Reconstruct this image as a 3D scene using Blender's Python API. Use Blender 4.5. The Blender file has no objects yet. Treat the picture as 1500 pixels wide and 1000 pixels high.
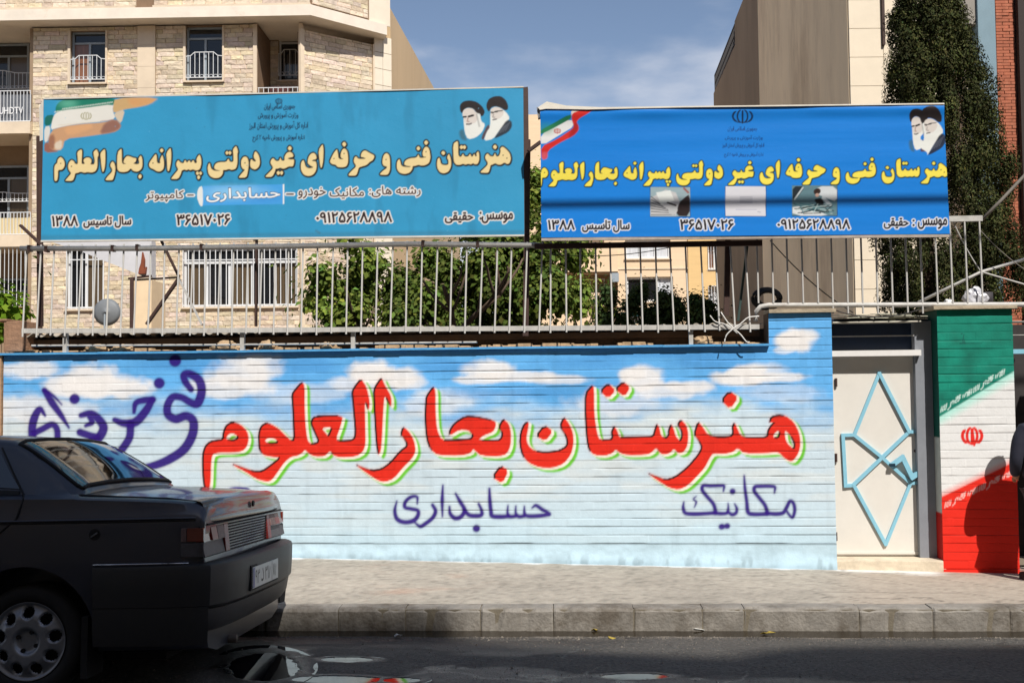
import bpy, bmesh, math, random
import numpy as np
from mathutils import Vector, Matrix

SC = bpy.context.scene
COL = SC.collection
R = math.radians
random.seed(7)
RNG = np.random.default_rng(7)

# ------------------------------------------------------------------ camera
EYE = 1.68
FPX = 1500.0                     # focal length in photo pixels (photo 1500 wide)
PITCH = math.atan(60 / 1500.0)
ROLL = 0.0103
_f = Vector((0, math.cos(PITCH), math.sin(PITCH)))
_r0 = Vector((1, 0, 0)); _u0 = Vector((0, -math.sin(PITCH), math.cos(PITCH)))
_r = (_r0 * math.cos(ROLL) - _u0 * math.sin(ROLL)).normalized()
_u = (_u0 * math.cos(ROLL) + _r0 * math.sin(ROLL)).normalized()
CAMP = Vector((0, 0, EYE))
cam = bpy.data.cameras.new('camera'); cam.lens = 36.0; cam.sensor_width = 36.0
cam.clip_end = 3000.0; cam.clip_start = 0.05
camo = bpy.data.objects.new('camera', cam); COL.objects.link(camo)
camo.matrix_world = Matrix(((_r.x, _u.x, -_f.x, 0), (_r.y, _u.y, -_f.y, 0), (_r.z, _u.z, -_f.z, EYE), (0, 0, 0, 1)))
SC.camera = camo

# ------------------------------------------------------------------ sky and sun
SUN_EL, SUN_AZ = R(50), R(21)            # azimuth: to the right of straight behind the camera
SUNV = Vector((math.sin(SUN_AZ) * math.cos(SUN_EL), -math.cos(SUN_AZ) * math.cos(SUN_EL), math.sin(SUN_EL)))
W = bpy.data.worlds.new('World'); SC.world = W; W.use_nodes = True
nt = W.node_tree; nt.nodes.clear()
def wn(t, **k):
    n = nt.nodes.new(t)
    for a, b in k.items(): setattr(n, a, b)
    return n
sky = wn('ShaderNodeTexSky', sky_type='NISHITA', sun_disc=False)
sky.sun_elevation = SUN_EL; sky.sun_rotation = math.pi - SUN_AZ
sky.altitude = 1300; sky.air_density = 1.0; sky.dust_density = 1.6; sky.ozone_density = 1.0
bg = wn('ShaderNodeBackground'); bg.inputs[1].default_value = 0.088
out = wn('ShaderNodeOutputWorld')
tc = wn('ShaderNodeTexCoord')
sp = wn('ShaderNodeSeparateXYZ'); nt.links.new(tc.outputs['Generated'], sp.inputs[0])
mp = wn('ShaderNodeMapping'); mp.inputs['Scale'].default_value = (2.0, 2.0, 5.4); mp.inputs['Location'].default_value = (0.6, 0.1, 0.35)
nt.links.new(tc.outputs['Generated'], mp.inputs[0])
nz = wn('ShaderNodeTexNoise'); nz.inputs['Scale'].default_value = 1.6; nz.inputs['Detail'].default_value = 8; nz.inputs['Roughness'].default_value = 0.5
nt.links.new(mp.outputs[0], nz.inputs['Vector'])
# clouds thin out with height above the horizon
mr = wn('ShaderNodeMapRange'); mr.inputs[1].default_value = 0.255; mr.inputs[2].default_value = 0.335; mr.inputs[3].default_value = 0.17; mr.inputs[4].default_value = -0.07
nt.links.new(sp.outputs['Z'], mr.inputs[0])
ad = wn('ShaderNodeMath', operation='ADD'); nt.links.new(nz.outputs['Fac'], ad.inputs[0]); nt.links.new(mr.outputs[0], ad.inputs[1])
cr = wn('ShaderNodeMapRange', interpolation_type='SMOOTHSTEP'); cr.inputs[1].default_value = 0.46; cr.inputs[2].default_value = 0.70; cr.inputs[3].default_value = 0.0; cr.inputs[4].default_value = 0.95
nt.links.new(ad.outputs[0], cr.inputs[0])
hs = wn('ShaderNodeHueSaturation'); hs.inputs['Saturation'].default_value = 0.92; hs.inputs['Value'].default_value = 1.20
nt.links.new(sky.outputs[0], hs.inputs['Color'])
mx = wn('ShaderNodeMix', data_type='RGBA'); mx.inputs[7].default_value = (7.2, 7.5, 8.3, 1)
nt.links.new(cr.outputs[0], mx.inputs[0]); nt.links.new(hs.outputs[0], mx.inputs[6])
nt.links.new(mx.outputs[2], bg.inputs[0]); nt.links.new(bg.outputs[0], out.inputs[0])

sun = bpy.data.lights.new('sun', 'SUN'); sun.energy = 5.0; sun.angle = R(0.55); sun.color = (1.0, 0.95, 0.87)
suno = bpy.data.objects.new('sun', sun); COL.objects.link(suno)
suno.rotation_euler = SUNV.to_track_quat('Z', 'Y').to_euler(); suno.location = SUNV * 50
SC.view_settings.view_transform = 'Standard'; SC.view_settings.look = 'None'
SC.view_settings.exposure = 0.20; SC.view_settings.gamma = 1.0; SC.view_settings.use_curve_mapping = False
SC.render.engine = 'CYCLES'; SC.cycles.max_bounces = 6; SC.cycles.use_denoising = True

# ------------------------------------------------------------------ pixel <-> world helpers (used to size things)
def ray(px, py):
    return (_f * FPX + _r * (px - 750) - _u * (py - 500)).normalized()
def projv(P):
    d = P - np.array([0, 0, EYE]); z = d @ np.array(_f)
    return 750 + FPX * (d @ np.array(_r)) / z, 500 - FPX * (d @ np.array(_u)) / z
class Frame:
    """vertical plane D = D0 - k*X ; local x along it, local y away from the street, z up"""
    def __init__(s, D0, k):
        n = math.hypot(1, k); s.o = Vector((0, D0, 0)); s.ex = Vector((1, -k, 0)) / n; s.ey = Vector((k, 1, 0)) / n
        s.rz = math.atan2(-k, 1)
    def at(s, px, py, y=0.0):
        d = ray(px, py); t = (y + (s.o - CAMP).dot(s.ey)) / d.dot(s.ey); P = CAMP + d * t
        return Vector(((P - s.o).dot(s.ex), y, P.z))
    def w(s, v): return s.o + s.ex * v[0] + s.ey * v[1] + Vector((0, 0, v[2]))
    def wv(s, A):
        return np.array(s.o) + A[..., 0:1] * np.array(s.ex) + A[..., 1:2] * np.array(s.ey) + A[..., 2:3] * np.array([0, 0, 1.0])
FW = Frame(8.56, .0675)      # graffiti wall face
FK = Frame(6.98, .047)       # kerb face
WORLD = Frame(0, 0)

# ------------------------------------------------------------------ object helpers
ORG = {}
def thing(name, label, cat, fr=WORLD, base=(0, 0, 0), group=None, kind=None, rz=0.0):
    o = bpy.data.objects.new(name, None); COL.objects.link(o); o.empty_display_size = .1
    o.location = fr.w(base); o.rotation_euler = (0, 0, fr.rz + rz)
    o['label'] = label; o['category'] = cat
    if group: o['group'] = group
    if kind: o['kind'] = kind
    ORG[o.name] = Vector(base); return o
def tag(o, label=None, cat=None, group=None, kind=None):
    if label: o['label'] = label
    if cat: o['category'] = cat
    if group: o['group'] = group
    if kind: o['kind'] = kind
    return o
def link(name, me, parent=None, loc=None):
    o = bpy.data.objects.new(name, me); COL.objects.link(o)
    if parent is not None: o.parent = parent
    if loc is not None: o.location = loc
    return o
class MB:
    def __init__(s): s.v = []; s.f = []
    def add(s, vs, fs):
        b = len(s.v); s.v += [tuple(v) for v in vs]; s.f += [tuple(i + b for i in f) for f in fs]; return s
    def box(s, x0, x1, y0, y1, z0, z1):
        return s.add([(x0, y0, z0), (x1, y0, z0), (x1, y1, z0), (x0, y1, z0), (x0, y0, z1), (x1, y0, z1), (x1, y1, z1), (x0, y1, z1)],
                     [(0, 3, 2, 1), (4, 5, 6, 7), (0, 1, 5, 4), (1, 2, 6, 5), (2, 3, 7, 6), (3, 0, 4, 7)])
    def prism(s, pts, y0, y1):
        """polygon of (x,z) seen from the front, extruded from y0 (front) to y1"""
        n = len(pts); a = sum(pts[i][0] * pts[(i + 1) % n][1] - pts[(i + 1) % n][0] * pts[i][1] for i in range(n))
        if a < 0: pts = pts[::-1]
        return s.add([(p[0], y0, p[1]) for p in pts] + [(p[0], y1, p[1]) for p in pts],
                     [tuple(range(n)), tuple(range(2 * n - 1, n - 1, -1))] + [(i, i + n, (i + 1) % n + n, (i + 1) % n) for i in range(n)])
    def plan(s, pts, z0, z1):
        """polygon of (x,y) in plan, extruded z0..z1"""
        n = len(pts); a = sum(pts[i][0] * pts[(i + 1) % n][1] - pts[(i + 1) % n][0] * pts[i][1] for i in range(n))
        if a < 0: pts = pts[::-1]
        return s.add([(p[0], p[1], z0) for p in pts] + [(p[0], p[1], z1) for p in pts],
                     [tuple(range(n - 1, -1, -1)), tuple(range(n, 2 * n))] + [(i, (i + 1) % n, (i + 1) % n + n, i + n) for i in range(n)])
    def tube(s, pts, r, n=6, caps=True):
        pts = [Vector(p) for p in pts]; m = len(pts); rs = r if isinstance(r, (list, tuple)) else [r] * m
        vs = []
        up = Vector((0, 0, 1))
        for i, p in enumerate(pts):
            t = (pts[min(i + 1, m - 1)] - pts[max(i - 1, 0)]).normalized()
            a = t.cross(up if abs(t.z) < .95 else Vector((1, 0, 0))).normalized(); b = t.cross(a).normalized()
            for k in range(n):
                an = 2 * math.pi * (k + .5) / n; vs.append(p + (a * math.cos(an) + b * math.sin(an)) * rs[i])
        fs = [(i * n + k, i * n + (k + 1) % n, (i + 1) * n + (k + 1) % n, (i + 1) * n + k) for i in range(m - 1) for k in range(n)]
        if caps: fs += [tuple(range(n - 1, -1, -1)), tuple((m - 1) * n + k for k in range(n))]
        return s.add(vs, fs)
    def quad(s, a, b, c, d): return s.add([a, b, c, d], [(0, 1, 2, 3)])
    def build(s, name, mat, parent=None, smooth=False, bevel=0):
        o = ORG.get(parent.name, Vector((0, 0, 0))) if parent is not None else Vector((0, 0, 0))
        me = bpy.data.meshes.new(name); me.from_pydata([(v[0] - o[0], v[1] - o[1], v[2] - o[2]) for v in s.v], [], s.f)
        bm = bmesh.new(); bm.from_mesh(me); bmesh.ops.recalc_face_normals(bm, faces=bm.faces)
        if bevel: bmesh.ops.bevel(bm, geom=list(bm.edges), offset=bevel, segments=2, affect='EDGES', profile=.6)
        bm.to_mesh(me); bm.free()
        if mat: me.materials.append(mat)
        if smooth:
            for p in me.polygons: p.use_smooth = True
        ob = link(name, me, parent)
        ORG[ob.name] = o if parent is not None else Vector((0, 0, 0))
        return ob
def place(ob, fr):            # a top-level one-mesh thing whose verts were given in frame coordinates
    ob.location = fr.o; ob.rotation_euler = (0, 0, fr.rz); return ob
def solo(mb, name, mat, fr, base, label, cat, group=None, smooth=False, kind=None, bevel=0):
    b = Vector(base); mb.v = [(v[0] - b[0], v[1] - b[1], v[2] - b[2]) for v in mb.v]
    ob = mb.build(name, mat, None, smooth, bevel); ob.location = fr.w(b); ob.rotation_euler = (0, 0, fr.rz)
    return tag(ob, label, cat, group, kind)
_CYL = {}
def bar(name, p, q, r, mat, parent, n=6):
    """a straight round bar: shared unit mesh, own matrix"""
    key = (mat.name, n)
    if key not in _CYL:
        m = MB(); m.tube([(0, 0, 0), (0, 0, 1)], 1.0, n); me = bpy.data.meshes.new('bar'); me.from_pydata(m.v, [], m.f); me.materials.append(mat); _CYL[key] = me
    o = ORG.get(parent.name, Vector((0, 0, 0))); p = Vector(p) - o; q = Vector(q) - o
    ob = link(name, _CYL[key], parent)
    d = q - p
    ob.matrix_local = Matrix.Translation(p) @ d.to_track_quat('Z', 'Y').to_matrix().to_4x4() @ Matrix.Diagonal((r, r, d.length, 1))
    return ob
def holed(mb, u0, u1, z0, z1, y0, y1, holes):
    us = sorted({u0, u1} | {min(max(h[i], u0), u1) for h in holes for i in (0, 1)}); zs = sorted({z0, z1} | {min(max(h[i], z0), z1) for h in holes for i in (2, 3)})
    for a, b in zip(us, us[1:]):
        run = None
        for c, d in zip(zs, zs[1:]):
            hit = any(h[0] < (a + b) / 2 < h[1] and h[2] < (c + d) / 2 < h[3] for h in holes)
            if hit:
                if run: mb.box(a, b, y0, y1, run[0], run[1]); run = None
            else: run = (run[0], d) if run else (c, d)
        if run: mb.box(a, b, y0, y1, run[0], run[1])
    return mb

# ------------------------------------------------------------------ materials
def lin(c): 
    c = np.array(c, float) / 255.0
    return np.where(c <= .04045, c / 12.92, ((c + .055) / 1.055) ** 2.4)
def rgb(r, g, b, k=1.0):
    c = lin((r, g, b)) * k; return (float(c[0]), float(c[1]), float(c[2]), 1)
MATS = {}
def mat(name, col, rough=.7, metal=0., var=.0, scale=8., bump=0., bscale=40., dark=None, attr=None, coat=0., spec=None, stretch=(1, 1, 1), dirt=None, rvar=0.):
    """procedural Principled: noise colour variation, optional second colour stains, bump"""
    if name in MATS: return MATS[name]
    m = bpy.data.materials.new(name); m.use_nodes = True; n = m.node_tree.nodes; l = m.node_tree.links; p = n['Principled BSDF']
    p.inputs['Roughness'].default_value = rough; p.inputs['Metallic'].default_value = metal
    if coat: p.inputs['Coat Weight'].default_value = coat; p.inputs['Coat Roughness'].default_value = .08
    if spec is not None: p.inputs['Specular IOR Level'].default_value = spec
    tcn = n.new('ShaderNodeTexCoord'); mpn = n.new('ShaderNodeMapping'); mpn.inputs['Scale'].default_value = stretch; l.new(tcn.outputs['Object'], mpn.inputs[0])
    if attr:
        a = n.new('ShaderNodeAttribute'); a.attribute_name = attr; src = a.outputs['Color']
    else:
        a = n.new('ShaderNodeRGB'); a.outputs[0].default_value = col; src = a.outputs[0]
    if var:
        nz = n.new('ShaderNodeTexNoise'); nz.inputs['Scale'].default_value = scale; nz.inputs['Detail'].default_value = 8; nz.inputs['Roughness'].default_value = .65
        l.new(mpn.outputs[0], nz.inputs['Vector'])
        r = n.new('ShaderNodeMapRange'); r.inputs[1].default_value = .3; r.inputs[2].default_value = .7; r.inputs[3].default_value = 1 - var; r.inputs[4].default_value = 1 + var * .6
        l.new(nz.outputs['Fac'], r.inputs[0])
        v = n.new('ShaderNodeVectorMath'); v.operation = 'SCALE'; l.new(src, v.inputs[0]); l.new(r.outputs[0], v.inputs['Scale']); src = v.outputs[0]
    if dirt:
        nd = n.new('ShaderNodeTexNoise'); nd.inputs['Scale'].default_value = dirt[1]; nd.inputs['Detail'].default_value = 10; nd.inputs['Roughness'].default_value = .75; l.new(mpn.outputs[0], nd.inputs['Vector'])
        r2 = n.new('ShaderNodeMapRange'); r2.inputs[1].default_value = dirt[2]; r2.inputs[2].default_value = dirt[2] + .16; r2.inputs[4].default_value = dirt[3]; l.new(nd.outputs['Fac'], r2.inputs[0])
        mxx = n.new('ShaderNodeMix'); mxx.data_type = 'RGBA'; mxx.inputs[7].default_value = dirt[0]; l.new(r2.outputs[0], mxx.inputs[0]); l.new(src, mxx.inputs[6]); src = mxx.outputs[2]
    l.new(src, p.inputs['Base Color'])
    if rvar:
        nr = n.new('ShaderNodeTexNoise'); nr.inputs['Scale'].default_value = scale * .5; nr.inputs['Detail'].default_value = 6; l.new(mpn.outputs[0], nr.inputs['Vector'])
        r3 = n.new('ShaderNodeMapRange'); r3.inputs[1].default_value = .35; r3.inputs[2].default_value = .65; r3.inputs[3].default_value = max(.02, rough - rvar); r3.inputs[4].default_value = min(1, rough + rvar); l.new(nr.outputs['Fac'], r3.inputs[0]); l.new(r3.outputs[0], p.inputs['Roughness'])
    if bump:
        nb = n.new('ShaderNodeTexNoise'); nb.inputs['Scale'].default_value = bscale; nb.inputs['Detail'].default_value = 6; l.new(mpn.outputs[0], nb.inputs['Vector'])
        b = n.new('ShaderNodeBump'); b.inputs['Strength'].default_value = 1.0; b.inputs['Distance'].default_value = bump; l.new(nb.outputs['Fac'], b.inputs['Height']); l.new(b.outputs[0], p.inputs['Normal'])
    MATS[name] = m; return m

# ------------------------------------------------------------------ numpy noise
def _hash(ix, iy, seed):
    h = (ix.astype(np.int64) * 374761393 + iy.astype(np.int64) * 668265263 + seed * 974711) & 0x7fffffff
    h = ((h ^ (h >> 13)) * 1274126177) & 0x7fffffff
    return ((h ^ (h >> 16)) & 0xffff) / 65535.0
def noise(x, y, f=1.0, seed=0):
    x = np.asarray(x, float) * f; y = np.asarray(y, float) * f; x, y = np.broadcast_arrays(x, y)
    ix = np.floor(x); iy = np.floor(y); fx = x - ix; fy = y - iy; fx = fx * fx * (3 - 2 * fx); fy = fy * fy * (3 - 2 * fy)
    a = _hash(ix, iy, seed); b = _hash(ix + 1, iy, seed); c = _hash(ix, iy + 1, seed); d = _hash(ix + 1, iy + 1, seed)
    return (a * (1 - fx) + b * fx) * (1 - fy) + (c * (1 - fx) + d * fx) * fy
def fbm(x, y, f=1.0, seed=0, o=4):
    s = 0; a = 1; t = 0
    for k in range(o): s = s + a * noise(x, y, f * 2 ** k, seed + k * 17); t += a; a *= .5
    return s / t
def sm(a, b, x): 
    t = np.clip((x - a) / (b - a), 0, 1); return t * t * (3 - 2 * t)

# ------------------------------------------------------------------ paint canvas (flat print and paint, stored as a colour per mesh vertex)
def chaikin(p, n=1, q=.22):
    p = np.asarray(p, float)
    for _ in range(n):
        nx = np.roll(p, -1, 0); a = p * (1 - q) + nx * q; b = p * q + nx * (1 - q); p = np.stack([a, b], 1).reshape(-1, 2)
    return p
class Canvas:
    def __init__(s, x0, y0, x1, y1, sc, col):
        s.x0, s.y0, s.sc = x0, y0, sc; s.w = int((x1 - x0) * sc) + 1; s.h = int((y1 - y0) * sc) + 1
        s.img = np.zeros((s.h, s.w, 3)) + lin(col)
        s.X = x0 + np.arange(s.w) / sc; s.Y = y0 + np.arange(s.h) / sc
    def win(s, bx0, by0, bx1, by1):
        i0 = max(0, int((bx0 - s.x0) * s.sc)); i1 = min(s.w, int((bx1 - s.x0) * s.sc) + 2); j0 = max(0, int((by0 - s.y0) * s.sc)); j1 = min(s.h, int((by1 - s.y0) * s.sc) + 2)
        if i1 <= i0 or j1 <= j0: return None
        return slice(j0, j1), slice(i0, i1), s.X[None, i0:i1], s.Y[j0:j1, None]
    def mixin(s, sl, a, col):
        v = s.img[sl[0], sl[1]]; c = col if isinstance(col, np.ndarray) and col.ndim == 3 else lin(col)
        s.img[sl[0], sl[1]] = v + (c - v) * np.clip(a, 0, 1)[..., None]
    def sdf(s, cons, m=8):
        P = np.concatenate(cons); w = s.win(P[:, 0].min() - m, P[:, 1].min() - m, P[:, 0].max() + m, P[:, 1].max() + m)
        if w is None: return None
        x = np.broadcast_to(w[2], (w[3].shape[0], w[2].shape[1])).astype(np.float32); y = np.broadcast_to(w[3], x.shape).astype(np.float32)
        d = np.full(x.shape, 1e9, np.float32); wn_ = np.zeros(x.shape, np.int16)
        for c in cons:
            c = c.astype(np.float32); n = len(c)
            for i in range(n):
                ax, ay = c[i]; bx, by = c[(i + 1) % n]; ex, ey = bx - ax, by - ay; L = ex * ex + ey * ey
                if L < 1e-9: continue
                t = np.clip(((x - ax) * ex + (y - ay) * ey) / L, 0, 1); dx = x - ax - t * ex; dy = y - ay - t * ey
                np.minimum(d, dx * dx + dy * dy, out=d)
                cr_ = ex * (y - ay) - ey * (x - ax)
                wn_ += ((ay <= y) & (by > y) & (cr_ > 0)).astype(np.int16); wn_ -= ((ay > y) & (by <= y) & (cr_ < 0)).astype(np.int16)
        d = np.sqrt(d); return w, np.where(wn_ != 0, -d, d)
    def fill(s, cons, col, grow=0., soft=.6, off=(0, 0), a=1., holes=(), smooth=1):
        cs = [chaikin(c, smooth) + np.array(off) for c in cons]
        r = s.sdf(cs, 6 + grow + soft * 2)
        if r is None: return
        w, d = r
        if holes:
            for h in holes:
                hc = chaikin(h, smooth) + np.array(off); r2 = s.sdfw(w, hc); d = np.maximum(d, -r2)
        s.mixin(w, a * sm(soft, -soft, d - grow), col)
        return w, d
    def sdfw(s, w, c):
        t = Canvas.__new__(Canvas); t.__dict__.update(s.__dict__); t.win = lambda *q: w
        return t.sdf([c])[1]
    def stroke(s, pts, r, col, soft=.8, a=1.):
        P = np.asarray(pts, float); rs = np.asarray(r if hasattr(r, '__len__') else [r] * len(P), float); m = rs.max() + soft * 3 + 1
        w = s.win(P[:, 0].min() - m, P[:, 1].min() - m, P[:, 0].max() + m, P[:, 1].max() + m)
        if w is None: return
        x, y = np.broadcast_arrays(w[2], w[3]); d = np.full(x.shape, 1e9)
        if len(P) == 1: P = np.vstack([P, P + .01]); rs = np.append(rs, rs)
        for i in range(len(P) - 1):
            ex, ey = P[i + 1] - P[i]; L = ex * ex + ey * ey + 1e-9
            t = np.clip(((x - P[i, 0]) * ex + (y - P[i, 1]) * ey) / L, 0, 1)
            d = np.minimum(d, np.hypot(x - P[i, 0] - t * ex, y - P[i, 1] - t * ey) - (rs[i] + (rs[i + 1] - rs[i]) * t))
        s.mixin(w, a * sm(soft, -soft, d), col)
    def blob(s, cx, cy, rx, ry, col, a=1., soft=.35, warp=.5, seed=1, f=.06):
        w = s.win(cx - rx * 1.7, cy - ry * 1.7, cx + rx * 1.7, cy + ry * 1.7)
        if w is None: return
        x, y = w[2], w[3]; n = fbm(x, y, f, seed, 4) - .5
        d = np.sqrt(((x - cx) / rx) ** 2 + ((y - cy) / ry) ** 2) + n * warp
        s.mixin(w, a * sm(1 + soft, 1 - soft, d), col)
    def sample(s, px, py):
        u = np.clip((px - s.x0) * s.sc, 0, s.w - 1.001); v = np.clip((py - s.y0) * s.sc, 0, s.h - 1.001)
        i = u.astype(int); j = v.astype(int); fu = (u - i)[..., None]; fv = (v - j)[..., None]; I = s.img
        return (I[j, i] * (1 - fu) + I[j, i + 1] * fu) * (1 - fv) + (I[j + 1, i] * (1 - fu) + I[j + 1, i + 1] * fu) * fv
def spline(p, n=5):
    """Catmull-Rom through points, open"""
    P = np.asarray(p, float); Q = np.vstack([2 * P[0] - P[1], P, 2 * P[-1] - P[-2]]); o = []
    for i in range(1, len(Q) - 2):
        for t in np.arange(n) / n:
            o.append(.5 * (2 * Q[i] + (Q[i + 1] - Q[i - 1]) * t + (2 * Q[i - 1] - 5 * Q[i] + 4 * Q[i + 1] - Q[i + 2]) * t * t + (3 * Q[i] - Q[i - 1] - 3 * Q[i + 1] + Q[i + 2]) * t ** 3))
    o.append(Q[-2]); return np.array(o)
def grid_mesh(name, P, Cc, mt, parent=None, smooth=False, wrap=False):
    """P (nz,nx,3) points, Cc (nz,nx,3) linear colours"""
    nz_, nx_ = P.shape[:2]; me = bpy.data.meshes.new(name); V = P.reshape(-1, 3).astype(np.float32)
    me.vertices.add(len(V)); me.vertices.foreach_set('co', V.ravel())
    i = np.arange(nz_ - 1)[:, None] * nx_ + np.arange(nx_ - 1)[None]; q = np.stack([i, i + 1, i + 1 + nx_, i + nx_], -1).reshape(-1, 4)
    me.loops.add(q.size); me.loops.foreach_set('vertex_index', q.ravel().astype(np.int32)); me.polygons.add(len(q)); me.polygons.foreach_set('loop_start', np.arange(0, q.size, 4, dtype=np.int32))
    me.update(calc_edges=True)
    if Cc is not None:
        ca = me.color_attributes.new('Col', 'FLOAT_COLOR', 'POINT'); c4 = np.ones((len(V), 4), np.float32); c4[:, :3] = Cc.reshape(-1, 3); ca.data.foreach_set('color', c4.ravel())
    me.materials.append(mt)
    if smooth: me.polygons.foreach_set('use_smooth', np.ones(len(q), bool))
    return link(name, me, parent)

# ------------------------------------------------------------------ Persian text (built-in Blender font, letter joining done here)
AR = {'ا': (0xFE8D, 1), 'ب': (0xFE8F, 3), 'پ': (0xFB56, 3), 'ت': (0xFE95, 3), 'ج': (0xFE9D, 3), 'ح': (0xFEA1, 3), 'خ': (0xFEA5, 3), 'د': (0xFEA9, 1), 'ر': (0xFEAD, 1), 'ز': (0xFEAF, 1), 'س': (0xFEB1, 3), 'ش': (0xFEB5, 3), 'ص': (0xFEB9, 3), 'ع': (0xFEC9, 3), 'غ': (0xFECD, 3), 'ف': (0xFED1, 3), 'ق': (0xFED5, 3), 'ک': (0xFB8E, 3), 'گ': (0xFB92, 3), 'ل': (0xFEDD, 3), 'م': (0xFEE1, 3), 'ن': (0xFEE5, 3), 'و': (0xFEED, 1), 'ه': (0xFEE9, 3), 'ی': (0xFBFC, 3), 'آ': (0xFE81, 1)}
def shape(s):
    o = []
    for i, c in enumerate(s):
        if c not in AR: o.append(c); continue
        b, k = AR[c]; pv = i > 0 and s[i - 1] in AR and AR[s[i - 1]][1] == 3; nx = k == 3 and i < len(s) - 1 and s[i + 1] in AR
        o.append(chr(b + ((1 if pv else 0) if k == 1 else (3 if pv and nx else 1 if pv else 2 if nx else 0))))
    return ''.join(o[::-1])
_TC = {}
def contours(s, rtl=True):
    t = shape(s) if rtl else s
    if t in _TC: return _TC[t]
    c = bpy.data.curves.new('t', 'FONT'); c.body = t; c.fill_mode = 'NONE'; c.resolution_u = 2
    o = bpy.data.objects.new('t', c); COL.objects.link(o); bpy.context.view_layer.update()
    me = bpy.data.meshes.new_from_object(o.evaluated_get(bpy.context.evaluated_depsgraph_get()))
    V = np.array([(v.co.x, v.co.y) for v in me.vertices]); nxt = {}
    for e in me.edges: a, b = e.vertices; nxt.setdefault(a, []).append(b); nxt.setdefault(b, []).append(a)
    seen = set(); res = []
    for i in range(len(V)):
        if i in seen: continue
        loop = [i]; seen.add(i); cur = i
        while True:
            z = [k for k in nxt.get(cur, []) if k not in seen]
            if not z: break
            cur = min(z); loop.append(cur); seen.add(cur)
        if len(loop) > 2: res.append(V[loop])
    bpy.data.objects.remove(o); bpy.data.curves.remove(c); bpy.data.meshes.remove(me)
    _TC[t] = res; return res
def text(cv, s, rect, col, grow=0., outline=None, soft=.55, rtl=True, slope=0., a=1., ocol=(240, 240, 240)):
    cs = contours(s, rtl)
    if not cs: return
    A = np.concatenate(cs); mn = A.min(0); mxv = A.max(0); x0, y0, x1, y1 = rect; o = []
    for c in cs:
        u = (c - mn) / (mxv - mn); x = x0 + u[:, 0] * (x1 - x0); y = y1 - u[:, 1] * (y1 - y0) + (x - x0) * slope; o.append(np.stack([x, y], 1))
    r = cv.sdf(o, 5 + (outline or 0) + grow)
    if r is None: return
    w, d = r
    if outline: cv.mixin(w, a * sm(soft, -soft, d - grow - outline), ocol)
    cv.mixin(w, a * sm(soft, -soft, d - grow), col)
# ================================================================== PAINTED WALL ART
def T(pts, ox, oy, s): return [(x / s + ox, y / s + oy) for x, y in pts]
K = 1500 / 400.5
wall_cv = Canvas(-60, 440, 1240, 845, 1.6, (198, 216, 228))
cv = wall_cv
X, Y = np.meshgrid(cv.X, cv.Y)
n1 = fbm(X, Y * 1.6, .012, 3, 5); n2 = fbm(X * .5, Y * 2.2, .03, 9, 4)
top = sm(632, 572, Y + (n1 - .5) * 75 + (n2 - .5) * 25)
sky_b = lin((88, 164, 226)) * (1 - .22 * n2[..., None]) + lin((120, 190, 240)) * (.35 * n1[..., None])
base = cv.img * (0.93 + .14 * n1[..., None])
base = base + (lin((186, 216, 232)) - base) * (sm(700, 830, Y) * .8)[..., None]
base = base + (lin((214, 218, 216)) - base) * (.6 * sm(.45, .75, n2) * sm(840, 640, Y))[..., None]
cv.img = base + (sky_b - base) * top[..., None]
for cx, cy, rx, ry, a in [(46, 541, 44, 13, .8), (128, 556, 40, 24, .9), (150, 568, 70, 16, .9), (95, 566, 40, 14, .8), (175, 560, 22, 12, .5), (352, 545, 48, 24, .8), (385, 538, 34, 18, .7), (340, 566, 60, 16, .8), (60, 600, 80, 20, .7), (440, 575, 60, 16, .4),
                          (545, 545, 34, 17, .95), (580, 553, 36, 15, .9), (520, 562, 40, 12, .7), (600, 560, 24, 10, .7), (720, 541, 38, 14, .9), (755, 551, 60, 8, .85), (700, 556, 36, 7, .8), (640, 590, 50, 20, .5), (820, 556, 40, 7, .7), (940, 556, 34, 18, .9), (925, 548, 18, 9, .8), (985, 572, 55, 12, .75), (1010, 566, 34, 9, .8), (900, 590, 60, 18, .5),
                          (1085, 552, 36, 12, .95), (1098, 543, 24, 10, .9), (1140, 552, 40, 7, .8), (1165, 499, 27, 15, 1.0), (1180, 492, 18, 9, .8), (1150, 513, 16, 5, .6), (1120, 545, 30, 14, .6), (1145, 575, 60, 14, .35)]:
    cv.blob(cx, cy, rx, ry, (236, 233, 232), a, .3, .75, int(cx * 7 + cy), .05)
for cx, cy, rx, ry, a in [(270, 535, 60, 9, .5), (450, 535, 45, 10, .5), (650, 535, 40, 10, .5), (860, 530, 70, 10, .5), (1040, 530, 50, 9, .5), (420, 600, 90, 8, .35), (690, 575, 40, 9, .5), (790, 575, 60, 8, .5), (1000, 520, 120, 5, .6), (200, 600, 60, 9, .35)]:
    cv.blob(cx, cy, rx, ry, (70, 146, 214), a, .5, .8, int(cx * 3 + cy), .04)
R1 = lambda p: T(p, 0, 500, K); R2 = lambda p: T(p, 350, 500, K); R3 = lambda p: T(p, 740, 500, K)
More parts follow.
